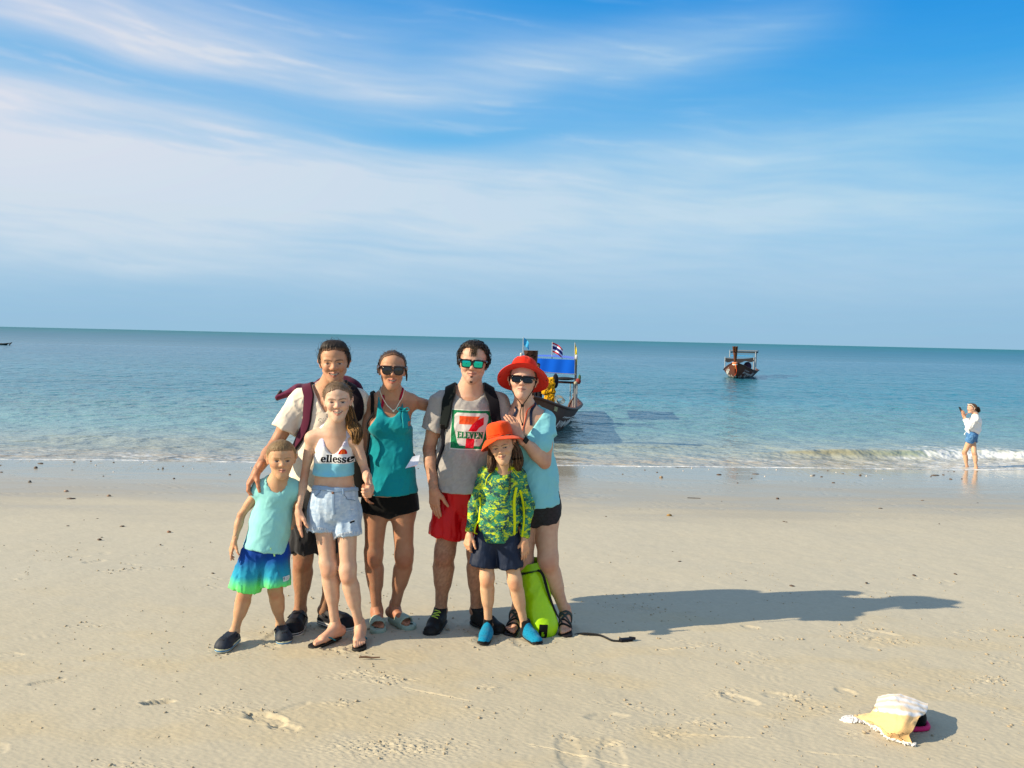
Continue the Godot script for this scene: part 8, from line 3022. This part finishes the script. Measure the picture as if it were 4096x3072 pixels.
	boat("tiny dark boat far out at the left edge", q, {"post": 0.45, "hull": Color(0.02, 0.025, 0.03), "post_w": 0.08})


# ---------------------------------------------------------------- things on the beach
func surface_of(rows: Array, per: int) -> Array:
	# a finer grid through rows of control points: [points, rows, columns]
	var lines := []
	for r in rows:
		lines.append(spline(r, per))
	var nc: int = lines[0].size()
	var cols := []
	for c in nc:
		var line := []
		for r in lines.size():
			line.append(lines[r][c])
		cols.append(spline(line, per))
	var nr: int = cols[0].size()
	var pts := []
	for r in nr:
		for c in nc:
			pts.append(cols[c][r])
	return [pts, nr, nc]


func make_things() -> void:
	# lime dry bag standing between the child and the woman in the hat
	var base: Vector3 = Vector3(0.219, 0.007, 0.090)
	base.z -= 0.06
	base.y = ground(base.x, base.z)
	var lime := lin(164, 214, 8)
	var bag := thing("dry_bag", "lime green roll top dry bag standing behind the child", "bag", base)
	var top: Vector3 = Vector3(0.153, 0.356, -0.060)
	var f := Field.new()
	var n := noise(1.0, 91, 2)
	f.cap(base + Vector3(0, 0.05, 0), top, 0.098, 0.082, 0.02, Vector3(0, 0, 1), 1.0, true)
	f.pad = 0.012
	f.mod = func(p: Vector3, d: float) -> float:
		var h := (p.y - base.y)
		var fold := n.get_noise_3d(p.x * 7.0, p.y * 5.0 - p.x * 5.0, p.z * 7.0)
		d += 0.011 * absf(fold) * smoothstep(0.10, 0.30, h) - 0.003 + 0.002 * n.get_noise_3d(p.x * 30.0, p.y * 30.0, p.z * 30.0)
		return maxf(d, base.y - p.y)
	var bagm := vmat(0.38, 0.45)
	part(bag, "bag_body", bagm, [solid(f, 0.008, flat_col(lime))])
	var ax := (top - base).normalized()
	part(bag, "collar", bagm, [func():
		var md := MD.new()
		var pts := []
		var sx := ax.cross(Vector3(0, 0, 1)).normalized()
		var sz := sx.cross(ax)
		for a in 8:
			for b in 36:
				var an := TAU * b / 36.0
				var t := a / 7.0
				var r := lerpf(0.080, 0.070, t) + 0.004 * sin(an * 3.0)
				pts.append(top + ax * (0.085 * t - 0.012 + 0.020 * sz.z * sin(an) * -1.0 * t) + (sx * cos(an) * r * 1.02 + sz * sin(an) * r * lerpf(0.92, 0.75, t)))
		md.sheet(pts, 8, 36, func(_p, u, _v): return lin(18, 20, 18) if (u > 0.12 and u < 0.42) else lime * (1.0 if u < 0.5 else 0.85), top, true)
		return md])
	var img := Image.create(48, 72, false, Image.FORMAT_RGBA8)
	img.fill(Color(164 / 255.0, 214 / 255.0, 8 / 255.0))
	for y in 72:
		for x in 48:
			var q := Vector2(maxf(absf(x - 23.5) - 17.0, 0.0), maxf(absf(y - 35.5) - 29.0, 0.0))
			if q.length() < 6.5:
				img.set_pixel(x, y, Color(0.06, 0.07, 0.06))
	for y in 72:
		for x in 48:
			var q := Vector2(maxf(absf(x - 24.0) - 5.0, 0.0), maxf(absf(y - 50.0) - 10.0, 0.0))
			if q.length() < 3.0 and not (x > 26 and y < 48):
				img.set_pixel(x, y, Color(150 / 255.0, 200 / 255.0, 20 / 255.0))
	part(bag, "label", print_mat(img, 0.5), [patch(f, Vector3(0.223, 0.051, 0.020), Vector3(0.055, -0.002, 0), Vector3(0.006, 0.085, 0), 8, 10, 0.0015)])
	var black := lin(16, 16, 18)
	part(bag, "strap", cloth_m, [func():
		var md := MD.new()
		var pts := spline([Vector3(0.184, 0.397, 0.020), Vector3(0.218, 0.370, 0.030), Vector3(0.258, 0.248, 0.040), Vector3(0.317, 0.112, 0.030), Vector3(0.384, 0.019, 0.000), Vector3(0.414, -0.012, -0.010), Vector3(0.470, 0.005, 0.056) + UPV * 0.012, Vector3(0.576, 0.005, 0.069) + UPV * 0.008, Vector3(0.641, 0.013, 0.161) + UPV * 0.006, Vector3(0.699, 0.014, 0.176) + UPV * 0.006], 6)
		md.tube(pts, [0.0125], 8, black, true, 0.22, Vector3(0.15, 1.0, 0.3).normalized())
		return md])
	part(bag, "buckle", rubber_m, [func():
		var md := MD.new()
		var a: Vector3 = Vector3(0.681, 0.014, 0.178) + UPV * 0.014
		var b: Vector3 = Vector3(0.760, 0.012, 0.153) + UPV * 0.014
		md.bar(a, b, 0.034, 0.018, lin(12, 12, 13), 0.005)
		md.bar(b, b + (b - a).normalized() * 0.004 + Vector3(0.0, 0.01, -0.01), 0.040, 0.012, lin(12, 12, 13), 0.003)
		return md])
	# folded paper in a hand at the waist of the woman in teal
	var paper := thing("paper", "folded white paper held at the hip of the woman in teal", "paper", Vector3(-0.602, 1.046, 0.000))
	part(paper, "sheet", vmat(0.8, 0.3), [func():
		var md := MD.new()
		var q := [Vector3(-0.558, 1.091, -0.020), Vector3(-0.565, 1.039, 0.030), Vector3(-0.639, 1.017, 0.050), Vector3(-0.602, 1.083, 0.000)]
		for s in 2:
			var pts := [q[0], q[1], q[3], q[2]]
			var off := Vector3(0, 0, 0.0015 * (1 - 2 * s))
			for k in 4:
				pts[k] += off
			md.sheet(pts, 2, 2, func(_p, _u, _v): return lin(226, 230, 240), mid(q[0], q[2]) + Vector3(0, 0, -1.0 if s == 0 else 1.0))
		return md])
	part(paper, "booklet", vmat(0.8, 0.3), [func():
		var md := MD.new()
		var q := [Vector3(-0.575, 1.051, -0.010), Vector3(-0.574, 1.027, 0.010), Vector3(-0.628, 1.016, 0.030), Vector3(-0.616, 1.044, 0.010)]
		for s in 2:
			var pts := [q[0], q[1], q[3], q[2]]
			for k in 4:
				pts[k] += Vector3(0, 0, -0.006 + 0.0015 * (1 - 2 * s))
			md.sheet(pts, 2, 2, func(_p, _u, _v): return lin(196, 170, 178), mid(q[0], q[2]) + Vector3(0, 0, -1.0 if s == 0 else 1.0))
		return md])
	make_towel()


func make_towel() -> void:
	var q1: Vector3 = Vector3(1.652, 0.108, 1.344)
	var q2: Vector3 = Vector3(1.899, 0.108, 1.349)
	var q3: Vector3 = Vector3(1.975, 0.099, 1.238)
	var fw := (q2 - q1)
	var dp := Vector3(0.02, 0, -0.10)
	var rf := Field.new()
	for e in [[q1 + fw * 0.36 + Vector3(0, 0.038, -0.035), q2 - fw * 0.14 + Vector3(0, 0.042, -0.045)], [q1 + fw * 0.44 + dp + Vector3(0, 0.046, 0.0), q2 - fw * 0.12 + dp + Vector3(0, 0.050, 0.0)]]:
		rf.cap(e[0], e[1], 0.043, 0.046, 0.03)
	var low: float = q1.y
	rf.mod = func(p: Vector3, d: float) -> float: return maxf(d, ground(p.x, p.z) - p.y)
	var bag := thing("rucksack", "black rucksack with pink trim lying half covered by the striped towel", "bag", q1 + fw * 0.5)
	part(bag, "bag_body", cloth_m, [solid(rf, 0.008, flat_col(lin(14, 14, 17)))])
	var pink := lin(206, 30, 104)
	part(bag, "piping", rubber_m, [func():
		var md := MD.new()
		var ring := []
		for k in 33:
			var a := TAU * k / 32.0
			var c := q1 + fw * 0.54 + dp * 0.50
			var p := c + fw.normalized() * (fw.length() * 0.47) * signf(cos(a)) * pow(absf(cos(a)), 0.5) + Vector3(0, 0.022, 0) + dp.normalized() * 0.088 * signf(sin(a)) * pow(absf(sin(a)), 0.5)
			p.y = ground(p.x, p.z) + 0.013
			ring.append(p)
		md.tube(ring, [0.011], 8, pink, false)
		return md])
	var S := surface_of([
		[Vector3(1.761, 0.178, 1.160), Vector3(1.825, 0.199, 1.173), Vector3(1.884, 0.206, 1.223), Vector3(1.941, 0.196, 1.263)],
		[Vector3(1.675, 0.205, 1.308), Vector3(1.731, 0.237, 1.362), Vector3(1.781, 0.242, 1.397), Vector3(1.868, 0.216, 1.382)],
		[Vector3(1.684, 0.140, 1.248), Vector3(1.675, 0.212, 1.429), Vector3(1.713, 0.229, 1.492), Vector3(1.787, 0.217, 1.464)],
		[Vector3(1.635, 0.109, 1.207), Vector3(1.659, 0.162, 1.376), Vector3(1.677, 0.198, 1.506), Vector3(1.747, 0.197, 1.508)],
		[Vector3(1.619, 0.108, 1.225), Vector3(1.655, 0.153, 1.390), Vector3(1.656, 0.168, 1.494), Vector3(1.727, 0.176, 1.511)],
		[Vector3(1.614, 0.105, 1.239), Vector3(1.667, 0.132, 1.348), Vector3(1.670, 0.129, 1.443), Vector3(1.740, 0.132, 1.522)]], 7)
	var towel := thing("towel", "peach and white striped towel with white tassels draped over the rucksack", "towel", q1 + fw * 0.5 + Vector3(0, 0.1, 0))
	var n := noise(1.0, 95, 2)
	var peach := lin(228, 190, 134)
	var white := lin(226, 224, 222)
	part(towel, "cloth", cloth_m, [func():
		var md := MD.new()
		for side in 2:
			var pts := []
			for p in S[0]:
				var w: float = 0.014 * absf(n.get_noise_3d(p.x * 14.0 + p.z * 9.0, p.y * 6.0, p.z * 8.0)) - 0.004 + 0.002 * n.get_noise_3d(p.x * 60.0, p.y * 60.0, p.z * 60.0)
				pts.append(p + Vector3(0, w + (0.0 if side == 0 else -0.004), 0))
			md.sheet(pts, S[1], S[2], func(_p, u, v):
				for s in [[0.0, 0.03], [0.085, 0.115], [0.165, 0.205], [0.26, 0.32]]:
					if u > s[0] and u < s[1]:
						return white
				if u < 0.30:
					return peach.lerp(white, 0.32)
				if u > 0.955:
					return lin(232, 170, 80)
				return peach.lerp(lin(220, 164, 100), 0.4 * v * u), q1 + fw * 0.5 + (Vector3(0, -2, -1) if side == 0 else Vector3(0, 2, 1)))
		return md])
	part(towel, "tassels", cloth_m, [func():
		var md := MD.new()
		var rng := RandomNumberGenerator.new()
		rng.seed = 8
		var nc: int = S[2]
		var last: int = (S[1] - 1) * nc
		for k in 150:
			var t := pow(rng.randf(), 1.3) * (nc - 1)
			var p: Vector3 = (S[0][last + int(t)] as Vector3).lerp(S[0][last + mini(int(t) + 1, nc - 1)], t - int(t))
			var f := t / (nc - 1)
			var dir := Vector3(-0.9, 0, 0.5).lerp(Vector3(-0.15, 0, 0.9), smoothstep(0.0, 0.3, f)).lerp(Vector3(0.7, 0, 0.6), smoothstep(0.85, 1.0, f)).normalized()
			dir = (dir + Vector3(rng.randfn() * 0.35, 0, rng.randfn() * 0.35)).normalized()
			var l := lerpf(0.052, 0.022, smoothstep(0.0, 0.35, f)) * rng.randf_range(0.6, 1.2)
			var pts := [p]
			for j in 4:
				var q := p + dir * l * (j + 1) / 4.0 + Vector3(rng.randfn() * 0.004, 0, rng.randfn() * 0.004)
				q.y = lerpf(p.y, ground(q.x, q.z) + rng.randf_range(0.002, 0.012), smoothstep(0.0, 0.6, (j + 1) / 4.0))
				pts.append(q)
			md.tube(pts, [0.0032, 0.0036, 0.0034, 0.0038, 0.0030], 5, white * rng.randf_range(0.92, 1.0))
		for k in 14:
			var p: Vector3 = Vector3(1.579, 0.102, 1.271)
			var pts := []
			var a := rng.randf() * TAU
			for j in 7:
				pts.append(p + Vector3(cos(a + j) * 0.028 + rng.randfn() * 0.006, 0.004 + rng.randf() * 0.016, sin(a + j) * 0.020 + rng.randfn() * 0.006))
			md.tube(spline(pts, 3), [0.0036], 5, white)
		return md])


# ---------------------------------------------------------------- stones, shells, sticks and crumbs
func rock_mesh(seed_: int, size: Vector3, c0: Color, c1: Color) -> Callable:
	return func() -> MD:
		var md := MD.new()
		var n := noise(1.0, seed_, 3)
		md.ball(Vector3.ZERO, Vector3.ONE, c0, 7, 10)
		for k in md.v.size():
			var d := md.v[k]
			var r := 1.0 + 0.42 * n.get_noise_3d(d.x * 1.3, d.y * 1.3, d.z * 1.3)
			md.c[k] = c0.lerp(c1, clampf(0.5 + 0.9 * n.get_noise_3d(d.x * 2.0 + 9.0, d.y * 2.0, d.z * 2.0), 0, 1))
			md.v[k] = d * r * size
		return md


func make_debris() -> void:
	var m := vmat(0.55, 0.45)
	var dark := Color(0.045, 0.035, 0.03)
	var brown := Color(0.12, 0.065, 0.035)
	# [place, label, half size, colours]
	var lone := [
		[Vector3(2.037, -0.397, -4.966), "ochre stone alone on the damp sand right of the group", "stone", Vector3(0.032, 0.016, 0.020), Color(0.36, 0.20, 0.05), Color(0.20, 0.13, 0.05)],
		[Vector3(2.883, -0.786, -9.828), "jagged brown and cream shell piece at the edge of the wet sand", "shell", Vector3(0.036, 0.024, 0.03), Color(0.40, 0.32, 0.22), brown],
		[Vector3(4.207, -0.852, -10.655), "dark seaweed clump below the far longtail boat", "seaweed", Vector3(0.05, 0.012, 0.03), dark, brown],
		[Vector3(5.022, -0.871, -10.892), "flat dark seaweed strip on the shiny sand", "seaweed", Vector3(0.07, 0.010, 0.03), dark, brown],
		[Vector3(4.079, -0.551, -6.887), "small dark brown stone between two rills", "stone", Vector3(0.024, 0.014, 0.018), brown, dark],
		[Vector3(8.908, -0.904, -11.304), "brown seaweed bits in a row left of the walking woman", "seaweed", Vector3(0.09, 0.012, 0.03), brown, dark],
		[Vector3(6.115, -0.859, -10.734), "white shell with a dark end on the wet sand", "shell", Vector3(0.05, 0.014, 0.025), Color(0.6, 0.58, 0.52), dark],
		[Vector3(7.196, -0.878, -10.974), "round dark stone near the thin foam line", "stone", Vector3(0.026, 0.018, 0.02), brown, dark],
		[Vector3(-6.417, -0.505, -6.315), "pale pink stone on the wet sand at the left", "stone", Vector3(0.034, 0.020, 0.024), Color(0.42, 0.30, 0.24), brown],
		[Vector3(-5.572, -0.471, -5.884), "rounded tan stone at the end of a rill", "stone", Vector3(0.030, 0.020, 0.022), Color(0.36, 0.24, 0.16), brown],
		[Vector3(-5.926, -0.446, -5.574), "flat dark stone just below the pale pink one", "stone", Vector3(0.060, 0.012, 0.03), dark, brown],
		[Vector3(-7.627, -0.592, -7.405), "grey stone in the left corner of the wet sand", "stone", Vector3(0.026, 0.022, 0.022), Color(0.16, 0.15, 0.13), dark],
		[Vector3(-8.923, -0.772, -9.649), "dark pebble heap just below the foam at far left", "stone", Vector3(0.036, 0.026, 0.025), dark, brown],
		[Vector3(-6.654, -0.793, -9.913), "upright grey shell by the foam left of the boy", "shell", Vector3(0.020, 0.026, 0.018), Color(0.20, 0.19, 0.17), dark],
		[Vector3(-9.433, -0.850, -10.623), "long dark pod lying in the foam", "pod", Vector3(0.060, 0.012, 0.02), dark, brown],
		[Vector3(-3.536, -0.256, -3.202), "reddish stone on the dry sand left of the boy", "stone", Vector3(0.022, 0.014, 0.016), Color(0.26, 0.11, 0.06), brown],
		[Vector3(-4.173, -0.280, -3.497), "dark flat stone above the reddish one", "stone", Vector3(0.026, 0.010, 0.016), dark, brown],
		[Vector3(-4.010, -0.219, -2.737), "small dark stone nearest the left edge on the dry sand", "stone", Vector3(0.022, 0.010, 0.014), brown, dark],
		[Vector3(6.322, -0.556, -6.954), "thin dark shell right of the shadow's end, nearer the water", "shell", Vector3(0.026, 0.008, 0.012), dark, brown],
		[Vector3(5.215, -0.479, -5.990), "thin dark leaf on the pale sand beyond the long shadow", "leaf", Vector3(0.030, 0.006, 0.012), dark, brown],
	]
	for e in lone:
		var p: Vector3 = e[0]
		var size: Vector3 = e[3]
		var at := Vector3(p.x, ground(p.x, p.z) + size.y * 0.45, p.z)
		var mm := rock_mesh(hash(e[1]) % 1000, size, e[4], e[5])
		single(e[2], e[1], e[2], at, m, [func():
			var md: MD = mm.call()
			for k in md.v.size():
				md.v[k] += at
			return md])
	single("driftwood_stick", "straight black stick lying on the damp sand below the far boat", "stick", Vector3(2.781, -0.545, -6.807), m, [func():
		var md := MD.new()
		var a: Vector3 = Vector3(2.694, -0.546, -6.821) + UPV * 0.012
		var b: Vector3 = Vector3(2.885, -0.544, -6.796) + UPV * 0.012
		md.tube([a, mid(a, b), b], [0.012, 0.013, 0.011], 8, dark)
		return md])
	single("twig", "short dark twig broken in the sand before the girl's feet", "twig", Vector3(-0.750, 0.045, 0.562), m, [func():
		var md := MD.new()
		var a: Vector3 = Vector3(-0.808, 0.045, 0.562) + UPV * 0.006
		var b: Vector3 = Vector3(-0.692, 0.045, 0.563) + UPV * 0.006
		md.tube([a, mid(a, b, 0.3) + UPV * 0.004, mid(a, b, 0.6), b + UPV * 0.004], [0.004, 0.006, 0.005, 0.003], 6, brown)
		return md])
	# alike fragments: pebbles and shells along the wet sand, copies of a few
	var rng := RandomNumberGenerator.new()
	rng.seed = 19
	var kinds := [
		["pebble", "small dark pebble on the shiny wet sand", "pebble", "dark pebbles along the wet sand", Vector3(0.018, 0.008, 0.012), dark, brown, 56],
		["shell", "small white shell on the shiny wet sand", "shell", "white shells along the wet sand", Vector3(0.014, 0.008, 0.011), Color(0.66, 0.63, 0.57), Color(0.5, 0.42, 0.36), 34],
		["shell_chip", "thin dark shell chip on the dry sand", "shell", "dark shell chips on the dry sand", Vector3(0.012, 0.004, 0.008), brown, dark, 40],
	]
	for kd in kinds:
		var mesh_maker := rock_mesh(40 + kd[7], kd[4], kd[5], kd[6])
		var holder := MeshInstance3D.new()
		var md: MD = mesh_maker.call()
		commit(holder, md, m, Vector3.ZERO)
		var shared := holder.mesh
		holder.free()
		for k in int(kd[7]):
			var o := MeshInstance3D.new()
			o.name = kd[0]
			o.mesh = shared
			var x := 0.0
			var z := 0.0
			if kd[0] == "shell_chip":
				z = rng.randf_range(-7.0, -0.6)
				x = rng.randf_range(-1.0, 1.0) * (4.7 - z) * 0.64
			else:
				x = rng.randf_range(-11.5, 12.5)
				z = shore(x) + 0.25 + pow(rng.randf(), 1.6) * 3.2
			o.position = Vector3(x, ground(x, z) + kd[4].y * 0.35, z)
			o.rotation.y = rng.randf() * TAU
			o.scale = Vector3.ONE * rng.randf_range(0.6, 1.7)
			add_child(o, true)
			tag(o, kd[1], kd[2], kd[3])
	# crumbs of sand thrown up round prints and scuffs: nobody could count them
	var crumb := rock_mesh(7, Vector3(1, 0.75, 1), Color(0.40, 0.33, 0.225), Color(0.36, 0.30, 0.21))
	var holder := MeshInstance3D.new()
	commit(holder, crumb.call(), vmat(0.95, 0.2), Vector3.ZERO)
	var mmi := MultiMeshInstance3D.new()
	mmi.name = "sand_crumbs"
	var mm := MultiMesh.new()
	mm.transform_format = MultiMesh.TRANSFORM_3D
	mm.mesh = holder.mesh
	holder.free()
	var spots := []
	for key in stamps:
		for s in stamps[key]:
			if not s in spots:
				spots.append(s)
	var places := []
	for s in spots:
		if s[7] == 2:
			continue
		var count := int(clampf(s[4] * s[5] * 1500.0 * (1.0 if s[7] == 1 else 0.5), 3, 26))
		for k in count:
			var a := rng.randf() * TAU
			var r := sqrt(rng.randf()) * 1.25 if s[7] == 1 else rng.randf_range(0.85, 1.5)
			var lx: float = cos(a) * r * s[4]
			var lz: float = sin(a) * r * s[5]
			places.append([s[0] + lx * s[2] - lz * s[3], s[1] + lx * s[3] + lz * s[2], 0.001 + 0.0062 * pow(rng.randf(), 3.5)])
	for k in 1500:
		var z := 2.0 - 4.6 * pow(rng.randf(), 1.3)
		places.append([rng.randf_range(-1.0, 1.0) * (5.2 - z) * 0.72, z, 0.001 + 0.0042 * pow(rng.randf(), 3.0)])
	mm.instance_count = places.size()
	for k in places.size():
		var p: Array = places[k]
		var sc := Vector3(p[2] * rng.randf_range(0.8, 1.5), p[2], p[2] * rng.randf_range(0.8, 1.5))
		mm.set_instance_transform(k, Transform3D(Basis(UPV, rng.randf() * TAU).scaled_local(sc), Vector3(p[0], sand_height(p[0], p[1]) + p[2] * 0.4, p[1])))
	mmi.multimesh = mm
	add_child(mmi, true)
	tag(mmi, "crumbs of damp sand thrown up round footprints", "", "", "stuff")
